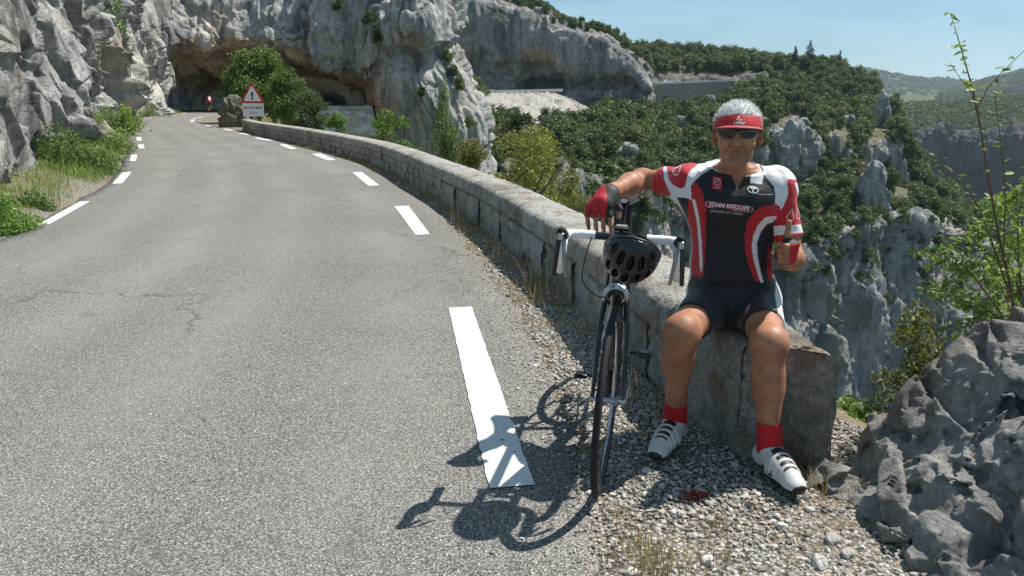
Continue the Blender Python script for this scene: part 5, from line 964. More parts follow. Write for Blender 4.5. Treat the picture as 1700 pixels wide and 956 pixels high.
# ------------------------------------------------------------------ vegetation
def leaf_mat(name, a, b, c=None, trans=.28, rough=.55):
    """foliage: tint per leaf from the mesh, a little variation per plant, light through the blade"""
    t = NT(name); r = t.attr('tint', True); col = t.mix(r, a, b)
    if c: col = t.mix(t.rng(t.rand(), .55, 1.0, 0, .8), col, t.mix(r, tuple(x * .8 for x in c), tuple(x * 1.25 for x in c)))
    col = t.mix(t.rng(t.n('Attribute', _attribute_name='tint').outputs['Fac'], .93, .97), col, tuple(x * 1.5 for x in b))
    col = t.mix(1.0, col, t.ramp(t.math('FRACT', t.math('MULTIPLY', t.rand(), 7.31)), [(0, .62), (.5, .95), (1, 1.3)]), 'MULTIPLY')
    t.done(col, rough, None, .35)
    tr = t.n('BsdfTranslucent', Color=t.mix(.5, col, tuple(min(1, x * 1.7) for x in b))); ms = t.n('MixShader', Fac=trans)
    t.t.links.new(t.b.outputs[0], ms.inputs[1]); t.t.links.new(tr.outputs[0], ms.inputs[2]); t.t.links.new(ms.outputs[0], t.out.inputs[0])
    return t.m
OAK = leaf_mat('oak_scrub', (0.026, 0.052, 0.015), (0.10, 0.15, 0.038), (0.125, 0.135, 0.045))
PINE = leaf_mat('pine_needles', (0.012, 0.028, 0.012), (0.035, 0.062, 0.026), trans=.12)
BROOM = leaf_mat('broom_scrub', (0.07, 0.085, 0.03), (0.19, 0.20, 0.075), (0.15, 0.12, 0.06))
HOLM = leaf_mat('holm_oak', (0.014, 0.030, 0.012), (0.055, 0.085, 0.028))
BRIGHT = leaf_mat('bright_leaves', (0.055, 0.12, 0.02), (0.19, 0.30, 0.055), (0.12, 0.2, 0.04))
OLIVE = leaf_mat('olive_leaves', (0.075, 0.10, 0.02), (0.235, 0.245, 0.05), (0.15, 0.14, 0.03))
DRY = leaf_mat('dry_grass', (0.26, 0.18, 0.075), (0.50, 0.39, 0.20), (0.2, 0.19, 0.06), trans=.2, rough=.8)
WEED = leaf_mat('verge_weeds', (0.075, 0.135, 0.022), (0.23, 0.30, 0.07), trans=.25)
BARK = plain('bark', (0.13, 0.10, 0.075), .95, .1, vary=.4, scale=14, bump=.6)
TWIG = plain('twig', (0.10, 0.055, 0.04), .7, .3, vary=.3, scale=60)

def leaves(P, N, size, rng, aspect=.5, fold=.12):
    """one diamond leaf per point P lying roughly across direction N"""
    n = len(P); a = rng.normal(size=(n, 3)); a -= N * (a * N).sum(1)[:, None]; a /= np.linalg.norm(a, axis=1)[:, None] + 1e-9; b = np.cross(N, a)
    s = np.asarray(size * np.ones(n))[:, None] * rng.uniform(.65, 1.35, (n, 1))
    V = np.stack([P - a * s * .5, P + b * s * aspect * .5 + N * s * fold, P + a * s * .5, P - b * s * aspect * .5 + N * s * fold], 1)
    return V.reshape(-1, 3), np.arange(4 * n).reshape(-1, 4), np.repeat(rng.random(n), 4)
def crown_mesh(name, n, size, lobes, rng, mat, aspect=.55, fill=.35):
    """lobes: (x,y,z,rx,ry,rz) - leaves are spread over and through every lobe, so gaps stay between them"""
    L = np.array(lobes, float); w = (L[:, 3] * L[:, 4] * L[:, 5]) ** .62; k = rng.choice(len(L), n, p=w / w.sum())
    d = rng.normal(size=(n, 3)); d /= np.linalg.norm(d, axis=1)[:, None]; r = 1 - fill * rng.random(n) ** 1.6
    P = L[k, :3] + d * L[k, 3:6] * r[:, None]; P += rng.normal(size=(n, 3)) * size * .5
    N = d + .75 * rng.normal(size=(n, 3)) + (0, 0, .25); N /= np.linalg.norm(N, axis=1)[:, None]
    V, F, T = leaves(P, N, size, rng, aspect)
    return new_mesh(name, V, F, {'tint': T}, [mat], smooth=False)
def lobes_round(n, R, H, rng, rl=(.28, .5), base=.25):
    o = []
    for _ in range(n):
        a = rng.uniform(0, 6.28); h = rng.uniform(0, 1); rad = R * math.sin(math.pi * (.18 + .72 * h)) * rng.uniform(.25, .85); r = rng.uniform(*rl) * R
        o.append((rad * math.cos(a), rad * math.sin(a), H * (base + (1 - base) * h) - r * .5, r, r, r * rng.uniform(.6, .9)))
    return o
def trunk_mesh(name, H, r, rng, limbs=4, lean=.1, R=1.0):
    m = MB(); top = np.array((lean * H * rng.uniform(-1, 1), lean * H * rng.uniform(-1, 1), H * .8))
    pts = np.array([np.zeros(3), top * .35 + rng.normal(size=3) * .02 * H, top * .7, top]); m.tube(crom(pts, 8), np.linspace(r, r * .25, 8), 7)
    for k in range(limbs):
        s = pts[1] * (1 - k / limbs) + pts[2] * (k / limbs); a = rng.uniform(0, 6.28); e = s + np.array((math.cos(a) * R * .7, math.sin(a) * R * .7, H * .35 * rng.uniform(.6, 1.1)))
        m.tube(crom(np.array([s, (s + e) / 2 - (0, 0, .04 * H), e]), 6), np.linspace(r * .5, r * .12, 6), 5)
    return m.mesh(name)
pr = np.random.default_rng(21)
PROTO = bpy.data.collections.new('far_tree_kinds'); PROTO_SCRUB = bpy.data.collections.new('far_scrub_kinds')
def proto(col, nm, me): o = bpy.data.objects.new(nm, me); col.objects.link(o)
TREES = []
for k in range(6):
    H = pr.uniform(.9, 1.15); lob = lobes_round(9, .55, H, pr, (.3, .52), .22)
    me = crown_mesh('crown', 560, .12, lob, pr, (OAK, OAK, OAK, OAK, BROOM, HOLM)[k], .8, .5); proto(PROTO, 'a_tree%d' % k, me); TREES.append(me)
for k in range(2):
    lob = [(0, 0, h, .34 * (1.05 - h), .34 * (1.05 - h), .09) for h in np.linspace(.15, 1.0, 9)]
    proto(PROTO, 'b_pine%d' % k, crown_mesh('crown', 420, .11, lob, pr, PINE, .5, .6))
for k in range(4): proto(PROTO_SCRUB, 's%d' % k, crown_mesh('crown', 150, .24, lobes_round(6, .6, .9, pr, (.35, .55), .2), pr, OAK, .85, .4))

def scatter(name, P, S, col, rng, label, cat, ncol, pine=.06):
    """far woodland that reads as one mass"""
    me = bpy.data.meshes.new(name); me.vertices.add(len(P)); me.vertices.foreach_set('co', np.asarray(P, np.float32).ravel())
    idx = rng.integers(0, ncol - 2 if pine else ncol, len(P)); 
    if pine: q = rng.random(len(P)) < pine; idx[q] = ncol - 1 - rng.integers(0, 2, q.sum())
    for nm, ty, a in (('scl', 'FLOAT', S), ('rot', 'FLOAT', rng.uniform(0, 6.28, len(P))), ('idx', 'INT', idx)):
        at_ = me.attributes.new(nm, ty, 'POINT'); at_.data.foreach_set('value', np.asarray(a, np.int32 if ty == 'INT' else np.float32))
    o = link(name, me); g = bpy.data.node_groups.new(name, 'GeometryNodeTree')
    g.interface.new_socket('Geometry', in_out='INPUT', socket_type='NodeSocketGeometry'); g.interface.new_socket('Geometry', in_out='OUTPUT', socket_type='NodeSocketGeometry')
    N = g.nodes; gi = N.new('NodeGroupInput'); go = N.new('NodeGroupOutput'); ip = N.new('GeometryNodeInstanceOnPoints'); ci = N.new('GeometryNodeCollectionInfo')
    ci.inputs[0].default_value = col; ci.inputs[1].default_value = True; ci.inputs[2].default_value = True
    def na(nm, ty): x = N.new('GeometryNodeInputNamedAttribute'); x.data_type = ty; x.inputs[0].default_value = nm; return x.outputs[0]
    cx = N.new('ShaderNodeCombineXYZ'); L = g.links; L.new(na('rot', 'FLOAT'), cx.inputs[2])
    mtp = N.new('GeometryNodeMeshToPoints'); L.new(gi.outputs[0], mtp.inputs[0]); L.new(mtp.outputs[0], ip.inputs['Points']); L.new(ci.outputs[0], ip.inputs['Instance'])
    ip.inputs['Pick Instance'].default_value = True; L.new(na('idx', 'INT'), ip.inputs['Instance Index']); L.new(cx.outputs[0], ip.inputs['Rotation']); L.new(na('scl', 'FLOAT'), ip.inputs['Scale'])
    L.new(ip.outputs[0], go.inputs[0]); md = o.modifiers.new('scatter', 'NODES'); md.node_group = g
    tag(o, label, cat, kind='stuff'); return o
def pick(Gd, n, rng, mask, extra=1.0):
    """n points spread evenly over the area of a terrain grid where mask(u, v, s, t) holds"""
    nu, nv = Gd.shape[:2]; A = np.linalg.norm(np.cross(Gd[1:, :-1] - Gd[:-1, :-1], Gd[:-1, 1:] - Gd[:-1, :-1]), axis=-1)
    s, t = np.meshgrid((np.arange(nu - 1) + .5) / nu, (np.arange(nv - 1) + .5) / nv, indexing='ij'); u, v = sight(Gd[:-1, :-1])
    Wt = A * mask(u, v, s, t) * extra; k = rng.choice(Wt.size, n, p=(Wt / Wt.sum()).ravel()); i, j = np.unravel_index(k, Wt.shape)
    a, b = rng.random((2, n, 1)); return Gd[i, j] * (1 - a) * (1 - b) + Gd[i + 1, j] * a * (1 - b) + Gd[i, j + 1] * (1 - a) * b + Gd[i + 1, j + 1] * a * b
OUT = [(1314, 246, 48, 54, 1), (1446, 335, 32, 72, 1), (1461, 196, 16, 48, 1), (1496, 300, 11, 42, 1), (1262, 205, 16, 13, 0), (1335, 205, 14, 12, 0), (1385, 235, 10, 20, 0), (1040, 250, 20, 14, 0), (880, 226, 26, 16, 0), (985, 300, 34, 20, 0), (1130, 205, 16, 10, 0), (1180, 170, 14, 12, 0), (1408, 205, 10, 22, 0)]
def clear_of(u, v):
    m = np.ones_like(u)
    for a, b, c, d, big in OUT: m = m * ((((u - a) / (c + 3)) ** 2 + ((v - b - d * .3) / (d * 1.2 + 7)) ** 2) > 1)
    return m * ~((u > 795) & (u < 990) & (v < 208 + .06 * (u - 900))) * ~((u > 1062) & (u < 1160) & (v < 186)) * ~((u > 1100) & (u < 1225) & (v < 168))
P = pick(SPUR, 6800, pr, lambda u, v, s, t: (t > .505) * (.25 + (fbm(np.stack([u / 26, v / 18, 0 * u], -1), 3) > -.12)) * clear_of(u, v) * (u < 1640), np.clip((SPUR_NZ[:-1, :-1] - .36) / .12, .04, 1)); dist = P[:, 1]
scatter('woodland', P - (0, 0, .3), (1.5 + 3.1 * pr.random(len(P)) ** 1.7) * np.clip(dist / 190, .6, 1.15) * (1 + .4 * fbm(P / 20, 2)), PROTO, pr, 'dense green oak woodland covering the slope of the spur behind the man', 'woodland', 8, .12)
P = pick(SPUR, 420, pr, lambda u, v, s, t: (t < .52) * (t > .28) * (fbm(np.stack([u / 40, v / 25, 0 * u], -1), 3) > .12))
scatter('ledge_scrub', P, pr.uniform(.9, 2.4, len(P)), PROTO_SCRUB, pr, 'dark scrub clinging to ledges of the gorge cliff', 'scrub', 4, 0)
P = pick(RIDGE, 1500, pr, lambda u, v, s, t: (t > .50) * ((t > .55) | (fbm(np.stack([u / 30, v / 12, 0 * u], -1), 2) > 0)))
scatter('ridge_woodland', P - (0, 0, .4), 2.2 + 4.6 * pr.random(len(P)) ** 2, PROTO, pr, 'dense green woodland on the ridge above the high road', 'woodland', 8)
P = pick(FARC, 520, pr, lambda u, v, s, t: (t > .70) * ((t > .8) | (fbm(np.stack([u / 25, v / 12, 0 * u], -1), 2) > .1)))
scatter('clifftop_scrub', P - (0, 0, .3), pr.uniform(1.4, 3.4, len(P)), PROTO, pr, 'green scrub lining the top of the tall streaked cliff', 'scrub', 8)
P = pick(OPP, 7500, pr, lambda u, v, s, t: ((t > .60) & (t < .9)) * (u < 2500))
scatter('far_woodland', P - (0, 0, 1), pr.uniform(4, 8.5, len(P)), PROTO_SCRUB, pr, 'hazy woodland above the far side of the gorge', 'woodland', 4, 0)
P = np.concatenate([pick(g, 2600, pr, lambda u, v, s, t: (t > .25) * (t < .8) * (u > 1395) * (u < 2000)) for g in (HILL_A, HILL_B)])
scatter('hill_woodland', P - (0, 0, 2), pr.uniform(9, 20, len(P)), PROTO_SCRUB, pr, 'blue-green woodland on the hills along the horizon', 'woodland', 4, 0)

# ------------------------------------------------------------------ rock outcrops and boulders
ROCK_CRAG = rock_mat('limestone_crag', (0.42, 0.415, 0.40), (0.10, 0.105, 0.11), s=.4, streak=.6, bump=.8, grain=2.0, moss=.3)
def rock_mesh(name, r, rng, nu=60, nv=44, sc=.3, amp=.16, power=2.6, at0=(0, 0, 0), tilt=0.0, vert=.6, shape=None):
    th = np.linspace(.001, math.pi - .001, nv)[None]; ph = (np.arange(nu) * 2 * np.pi / nu)[:, None]
    f = lambda c: np.sign(c) * np.abs(c) ** (2 / power)
    D = np.stack([f(np.sin(th)) * f(np.cos(ph)), f(np.sin(th)) * f(np.sin(ph)), f(np.cos(th)) * np.ones_like(ph)], -1)
    P = D * np.asarray(r, float); P = P @ np.array(Matrix.Rotation(tilt, 3, 'Y')).T; P = shape(P) if shape else P; n = P / (np.linalg.norm(P, axis=-1, keepdims=True) + 1e-9)
    Q = P + np.asarray(at0); k = min(r)
    P = P + n * (crag(Q, sc * k, amp * k * 1.5, amp * k, amp * k * .42, vert))[..., None]
    return new_mesh(name, P.reshape(-1, 3), grid_faces(nu, nv, True), {'ochre': np.zeros(nu * nv), 'pale': np.zeros(nu * nv)})
su, sv = sight(SPUR); okr = np.ones_like(su); okr[:, :int(.52 * SPUR.shape[1])] = 0
words = ['broad grey crag on the wooded slope beside the man\'s head', 'tall grey rock pillar rising from the woods beyond the man\'s raised thumb', 'slim pale rock pinnacle at the top right edge of the spur', 'narrow grey pinnacle low on the right edge of the spur',
         'small grey outcrop in the woods just above the man\'s hair', 'small pale outcrop above the broad crag on the slope', 'upright grey outcrop between the broad crag and the slim pinnacle', 'low grey outcrop in the woods left of the man\'s headband',
         'low grey outcrop under the scree of the far road', 'grey outcrop at the cliff edge above the man\'s forearm', 'low grey outcrop in the woods below the white car', 'small grey outcrop at the foot of the high road', 'thin grey outcrop left of the slim pinnacle']
for k, (u, v, ru, rv, big) in enumerate(OUT):
    i, j = np.unravel_index(np.argmin((su - u) ** 2 + (sv - (v + rv * .35)) ** 2 + 1e6 * (1 - okr)), su.shape); D = SPUR[i, j, 1]; m = D / F_PX
    loc = at(u, v, D - ru * m * .35)
    parts = []; nb = 6 if big else 3
    for b_ in range(nb):
        ox = (b_ / (nb - 1) - .5) * 1.5; hh = rv * m * pr.uniform(.62, 1.0) * (1 - .35 * abs(ox)); wx = ru * m * pr.uniform(.34, .5)
        me = rock_mesh('b', (wx, ru * m * pr.uniform(.45, .7), hh), pr, 54 if big else 30, 54 if big else 26, .8, .30, 3.4, loc + b_ * 7, pr.uniform(-.12, .12), .25)
        V = np.empty(len(me.vertices) * 3); me.vertices.foreach_get('co', V); parts.append((V.reshape(-1, 3) + (ox * ru * m * .62, pr.uniform(-.2, .2) * ru * m, (hh - rv * m) * pr.uniform(.2, 1.0)), grid_faces(54 if big else 30, 54 if big else 26, True))); bpy.data.meshes.remove(me)
    mb = MB(); [mb.add(*q) for q in parts]; me = mb.mesh('rock_outcrop', True, {'ochre': np.zeros(mb.n), 'pale': np.zeros(mb.n)}); o = link('rock_outcrop', me, None, ROCK_CRAG); o.location = loc
    tag(o, words[k], 'rock', 'rock outcrops on the wooded spur')

BOULDER = rock_mat('boulder_limestone', (0.44, 0.435, 0.42), (0.075, 0.075, 0.08), s=6.5, streak=.5, bump=1.0, grain=3.6, cracks=.05)
def rock(name, loc, r, label, seed, sc=.5, amp=.2, nu=90, nv=60, tilt=0., rz=0., mat=None, power=2.5, cat='rock', group=None, shape=None):
    o = link(name, rock_mesh(name, r, pr, nu, nv, sc, amp, power, (seed * 3.1, seed * 7.7, 1), tilt, .8, shape), mat=mat or BOULDER); o.location = loc; o.rotation_euler[2] = rz
    return tag(o, label, cat, group)
rock('boulder', (2.42, 3.05, .22), (.42, .4, .34), 'grey boulder partly hidden behind the large jagged one', 2, .6, .2, 120, 80, .2)
rock('stone', (1.96, 3.02, .40), (.09, .07, .07), 'small ochre rock resting on top behind the jagged boulder', 3, .7, .2, 40, 26, mat=rock_mat('ochre_stone', (0.52, 0.4, 0.24), (0.3, 0.2, 0.1), s=9, streak=.2))
rock('roadside_rock', (-13.55, 39.6, .42), (.66, .75, 1.0), 'upright brown-grey rock block beside the warning sign', 4, .5, .2, 80, 60, .05, mat=rock_mat('brown_rock', (0.24, 0.215, 0.175), (0.06, 0.055, 0.05), s=2.2, streak=.7, bump=.9, grain=2.6, moss=.5))

# scree below the far road
SC = np.array([[at(u, v0, 248), at(u, (v0 + v1) / 2, 243 - (v1 - v0) * .1), at(u, v1, 238 - (v1 - v0) * .2)] for u, v0, v1 in ((800, 155, 172), (830, 155, 180), (870, 156, 190), (910, 158, 197), (945, 168, 200), (985, 188, 200))])
SCG = crom(np.swapaxes(crom(SC, 90), 0, 1), 40); SCG = SCG + (1.0 * fbm(SCG / 3, 3) + .5 * noise3(SCG / .9) + 1.2)[..., None] * (0, -.6, .7)
SCREE = plain('scree', (0.30, 0.285, 0.26), .95, .1, vary=.55, scale=1.3, bump=1.0); sp.data.materials.append(SCREE); _u, _v = sight(SPUR[:-1, :-1]); mi2 = np.where((_u > 795) & (_u < 990) & (_v < 206 + .04 * (_u - 900)) & (mi.reshape(_u.shape) == 1), 2, mi.reshape(_u.shape)); sp.data.polygons.foreach_set('material_index', mi2.ravel().astype(np.int32))
o = link('scree', new_mesh('scree', SCG.reshape(-1, 3), grid_faces(40, 90), smooth=False), mat=SCREE); tag(o, 'fan of grey scree below the distant road', 'scree', kind='stuff')

# ------------------------------------------------------------------ trees and shrubs one can tell apart
def plant(name, loc, R, H, n, size, mat, label, cat, rng, lobes=None, nl=16, trunk=True, aspect=.55, group=None, part='crown', ry=None, rl=(.22, .42), base=.2, fill=.5, limbs=5):
    e = empty(name, loc); tag(e, label, cat, group); lob = lobes if lobes is not None else lobes_round(nl, R, H, rng, rl, base)
    if ry: lob = [(a, b * ry, c, d, f * ry, g) for a, b, c, d, f, g in lob]
    link(part, crown_mesh(part, n, size, lob, rng, mat, aspect, fill), e)
    if trunk: link('trunk' if part == 'crown' else 'stem', trunk_mesh('trunk', H, max(.012, H * .022), rng, limbs, .08, R), e, BARK)
    return e
pr = np.random.default_rng(5)
GREEN = leaf_mat('shrub_leaves', (0.05, 0.105, 0.022), (0.17, 0.255, 0.06), (0.11, 0.15, 0.04))
c = at(432, 200, 46); plant('shrub_tree', (c[0], 46, .0), 2.4, 4.0, 14000, .17, GREEN, 'big bright green bush behind the warning sign', 'tree', pr, nl=34, rl=(.16, .34))
c = at(480, 200, 43); plant('shrub', (c[0], 43, -.1), 1.3, 3.0, 5000, .13, GREEN, 'green bush at the right foot of the big bush, above the wall', 'shrub', pr, nl=18, part='foliage')
c = at(522, 210, 38); plant('shrub', (c[0], 38, -.6), 1.15, 2.2, 4200, .11, leaf_mat('dull_leaves', (0.03, 0.06, 0.015), (0.12, 0.15, 0.04)), 'dull green bush behind the far end of the parapet wall', 'shrub', pr, nl=16, part='foliage')
c = at(558, 220, 36); plant('shrub', (c[0], 36, -1.1), .7, 1.9, 1800, .10, GREEN, 'small sparse bush in front of the whitish retaining wall', 'shrub', pr, nl=10, part='foliage')
c = at(655, 235, 24); plant('shrub', (c[0], 24, -1.6), .95, 2.75, 4200, .085, BRIGHT, 'leafy light green bush behind the wall, below the grey bluff', 'shrub', pr, nl=18, part='foliage')
c = at(600, 235, 27); plant('shrub', (c[0], 27, -1.8), .6, 2.2, 1500, .08, BRIGHT, 'low light green bush left of the leafy one behind the wall', 'shrub', pr, nl=10, part='foliage')
c = at(738, 240, 22); plant('shrub', (c[0], 22, -1.8), .72, 3.4, 5200, .075, GREEN, 'tall pointed dark green bush behind the wall at the foot of the bluff', 'shrub', pr, nl=20, part='foliage', lobes=[(pr.normal() * .38 * (1.1 - h), pr.normal() * .38 * (1.1 - h), .4 + 2.95 * h, .34 * (1.15 - h) + .06, .34 * (1.15 - h) + .06, .26) for h in np.linspace(0, 1, 22)])
c = at(868, 320, 12); plant('shrub', (c[0], 12, -1.5), 1.08, 2.5, 12000, .05, OLIVE, 'broad yellow-olive bush leaning over the middle of the parapet wall', 'shrub', pr, nl=34, part='foliage', rl=(.15, .32), base=.1)
c = at(772, 290, 15); plant('shrub', (c[0], 15, -1.7), .85, 2.4, 6400, .055, OLIVE, 'smaller yellow-brown bush left of the broad olive one', 'shrub', pr, nl=22, part='foliage', rl=(.16, .32), base=.1)
c = at(935, 330, 10.5); plant('shrub', (c[0], 10.5, -1.5), .5, 1.95, 3200, .045, OLIVE, 'low olive bush beside the resting red glove', 'shrub', pr, nl=16, part='foliage', rl=(.18, .34), base=.1, trunk=False)
# conifers on the skyline
for u, vb, vt, D, R, lab in ((1343, 103, 72, 352, 3.4, 'dark spreading conifer on the skyline, tallest of the three'), (1319, 104, 81, 354, 2.0, 'slim dark conifer left of the tallest one on the skyline'), (1392, 124, 90, 335, 2.9, 'lone layered conifer standing on the outer tip of the ridge')):
    b = at(u, vb, D); H = (vb - vt) / F_PX * D * 1.06; lob = []
    for h in np.linspace(.12, 1, 11):
        for a in range(5): rr_ = R * (1.06 - h) * pr.uniform(.5, 1.05); an = pr.uniform(0, 6.28); lob.append((rr_ * .6 * math.cos(an), rr_ * .6 * math.sin(an), H * h, rr_ * .5 + .12, rr_ * .5 + .12, .16 * H / 9))
    plant('conifer', b, R, H, 2200, .42, PINE, lab, 'tree', pr, lobes=lob, aspect=.4, group='conifers on the skyline')
# scrub rooted in the bluff
for u, v, D, R, H, lab in ((630, 52, 73, 1.1, 1.9, 'dark bush growing from a crack high on the bluff'), (612, 28, 74, .7, 1.0, 'small bush just above the dark one high on the bluff'), (700, 150, 69.5, .4, .6, 'tiny dark bush low on the bluff face'), (742, 92, 73, .75, 1.2, 'scrub on the right shoulder of the bluff, upper one'), (752, 118, 72.5, .7, 1.1, 'scrub on the right shoulder of the bluff, middle one'), (764, 138, 72, .6, .9, 'scrub on the right shoulder of the bluff, lowest one'),
                          (780, 205, 70, .7, 1.1, 'round dark bush in a hollow near the bluff foot'), (560, 4, 76, .8, 1.0, 'dark bush at the upper rim of the bluff above the cave'), (165, 18, 40, 1.5, 2.6, 'green bush on the cliff top above the pale rock'), (150, -4, 36, 1.2, 2.0, 'bush at the top left where the cliff steps back'), (196, 2, 46, 1.2, 1.6, 'yellowish bush hanging from the upper left cliff')):
    b = at(u, v, D); plant('cliff_shrub', b - (0, 0, H * .55), R, H, 900, .16, OAK if u > 300 else GREEN, lab, 'shrub', pr, nl=9, part='foliage', ry=.8, group='shrubs rooted in the cliffs', limbs=2)
# nearest trees of the spur, each its own
spt = [(845, 212, 166), (905, 205, 178), (940, 228, 165), (1010, 215, 205), (1052, 232, 200), (1090, 250, 185), (1005, 255, 160), (1120, 270, 172), (1075, 205, 240), (1150, 235, 215), (1290, 290, 200), (1370, 270, 225), (1400, 330, 205), (1345, 335, 190), (1380, 385, 175), (1425, 420, 165), (1480, 400, 185), (1330, 390, 170), (865, 240, 135), (820, 235, 130), (925, 258, 128), (960, 270, 130)]
tk = None
for k, (u, v, D) in enumerate(spt):
    i, j = np.unravel_index(np.argmin((su - u) ** 2 + (sv - v) ** 2 + 1e6 * (1 - okr)), su.shape); b = SPUR[i, j] - (0, 0, .2)
    e = empty('oak_tree', b, pr.uniform(0, 6)); S = pr.uniform(2.8, 4.4); e.scale = (S, S, S * pr.uniform(.85, 1.1))
    link('crown', TREES[k % 6], e); 
    if tk is None: tk = trunk_mesh('trunk', .8, .03, pr, 4, .1, .4); tk.materials.append(BARK)
    link('trunk', tk, e); tag(e, 'bushy green oak standing out from the woodland on the slope', 'tree', 'oaks standing out from the slope woodland')
# ------------------------------------------------------------------ gravel, stones, grass
gr = np.random.default_rng(31)
_ico = None
def ico():
    t = (1 + 5 ** .5) / 2; V = np.array([(-1, t, 0), (1, t, 0), (-1, -t, 0), (1, -t, 0), (0, -1, t), (0, 1, t), (0, -1, -t), (0, 1, -t), (t, 0, -1), (t, 0, 1), (-t, 0, -1), (-t, 0, 1)], float); V /= np.linalg.norm(V[0])
    F = np.array([(0, 11, 5), (0, 5, 1), (0, 1, 7), (0, 7, 10), (0, 10, 11), (1, 5, 9), (5, 11, 4), (11, 10, 2), (10, 7, 6), (7, 1, 8), (3, 9, 4), (3, 4, 2), (3, 2, 6), (3, 6, 8), (3, 8, 9), (4, 9, 5), (2, 4, 11), (6, 2, 10), (8, 6, 7), (9, 8, 1)]); return V, F
IV, IF = ico()
def pebbles(P, S, rng):
    n = len(P); V = IV[None] * rng.uniform(.55, 1.25, (n, 12, 1)); V = V * (rng.uniform(.6, 1.3, (n, 1, 3)) * (1, 1, .65)) * S[:, None, None]; a = rng.uniform(0, 6.28, n); c, s = np.cos(a), np.sin(a)
    V = np.stack([V[..., 0] * c[:, None] - V[..., 1] * s[:, None], V[..., 0] * s[:, None] + V[..., 1] * c[:, None], V[..., 2]], -1) + P[:, None]
    return V.reshape(-1, 3), (IF[None] + 12 * np.arange(n)[:, None, None]).reshape(-1, 3), np.repeat(rng.random(n), 12)
PEB = NT('limestone_pebbles'); _r = PEB.attr('tint', True); _k = PEB.ramp(_r, [(0, (0.15, 0.138, 0.12)), (.3, (0.28, 0.262, 0.235)), (.62, (0.42, 0.40, 0.37)), (.86, (0.54, 0.525, 0.50)), (.93, (0.42, 0.30, 0.22)), (1, (0.68, 0.67, 0.64))])
PEB = PEB.done(PEB.mix(PEB.rng(PEB.noise(130, 4), .3, .7, 0, .3), _k, (0.16, 0.15, 0.135)), .92, None, .15)
def on_shoulder(n, ylo, yhi, rng, hi_frac=1.0):
    """points on the gravel between the asphalt edge and the drop line"""
    y = rng.uniform(ylo, yhi, n); xe = np.interp(y, rr[:300, 1], rr[:300, 0]) + np.interp(y, rr[:300, 1], wob[:300]) * 2.2; xd = np.interp(y, dr[:300, 1], dr[:300, 0]); k = rng.random(n) * 1.06 - .06
    x = xe + (xd - xe) * k; wl = np.interp(y, WL[::-1, 1], WL[::-1, 0]); ok = (y < 2.8) | (x < wl - .01) | ((y < 3.4) & (x > 1.27)); return x[ok], y[ok], (x - xe)[ok]
x, y, e = on_shoulder(42000, 1.9, 5.2, gr); dens = np.clip(fbm(np.c_[x * 2.2, y * 2.2, x * 0], 3) * .6 + .75, .15, 1) * np.where(e < .06, .35, 1); k = gr.random(len(x)) < dens; x, y = x[k], y[k]; S = .0042 + .0085 * gr.random(len(x)) ** 2.2
V1 = pebbles(np.c_[x, y, -.016 + S * .35], S, gr)
x, y, e = on_shoulder(16000, 5.0, 15, gr); k = gr.random(len(x)) < np.clip(.5 + fbm(np.c_[x, y, x * 0], 3), .1, .9); x, y = x[k], y[k]; S2 = .006 + .013 * gr.random(len(x)) ** 2.5; V2 = pebbles(np.c_[x, y, -.016 + S2 * .3], S2, gr)
x = gr.uniform(-.9, .3, 700); y = gr.uniform(2.0, 7, 700); x = np.interp(y, rr[:300, 1], rr[:300, 0]) - np.abs(gr.normal(size=700)) * .10; S3 = gr.uniform(.003, .009, 700); V3 = pebbles(np.c_[x, y, .003 + 0 * x], S3, gr)
o = link('gravel', new_mesh('gravel', np.concatenate([V1[0], V2[0], V3[0]]), np.concatenate([V1[1], V2[1] + len(V1[0]), V3[1] + len(V1[0]) + len(V2[0])]), {'tint': np.concatenate([V1[2], V2[2], V3[2]])}, smooth=False), None, PEB); tag(o, 'pale limestone gravel covering the shoulder between road and wall', 'gravel', kind='stuff')
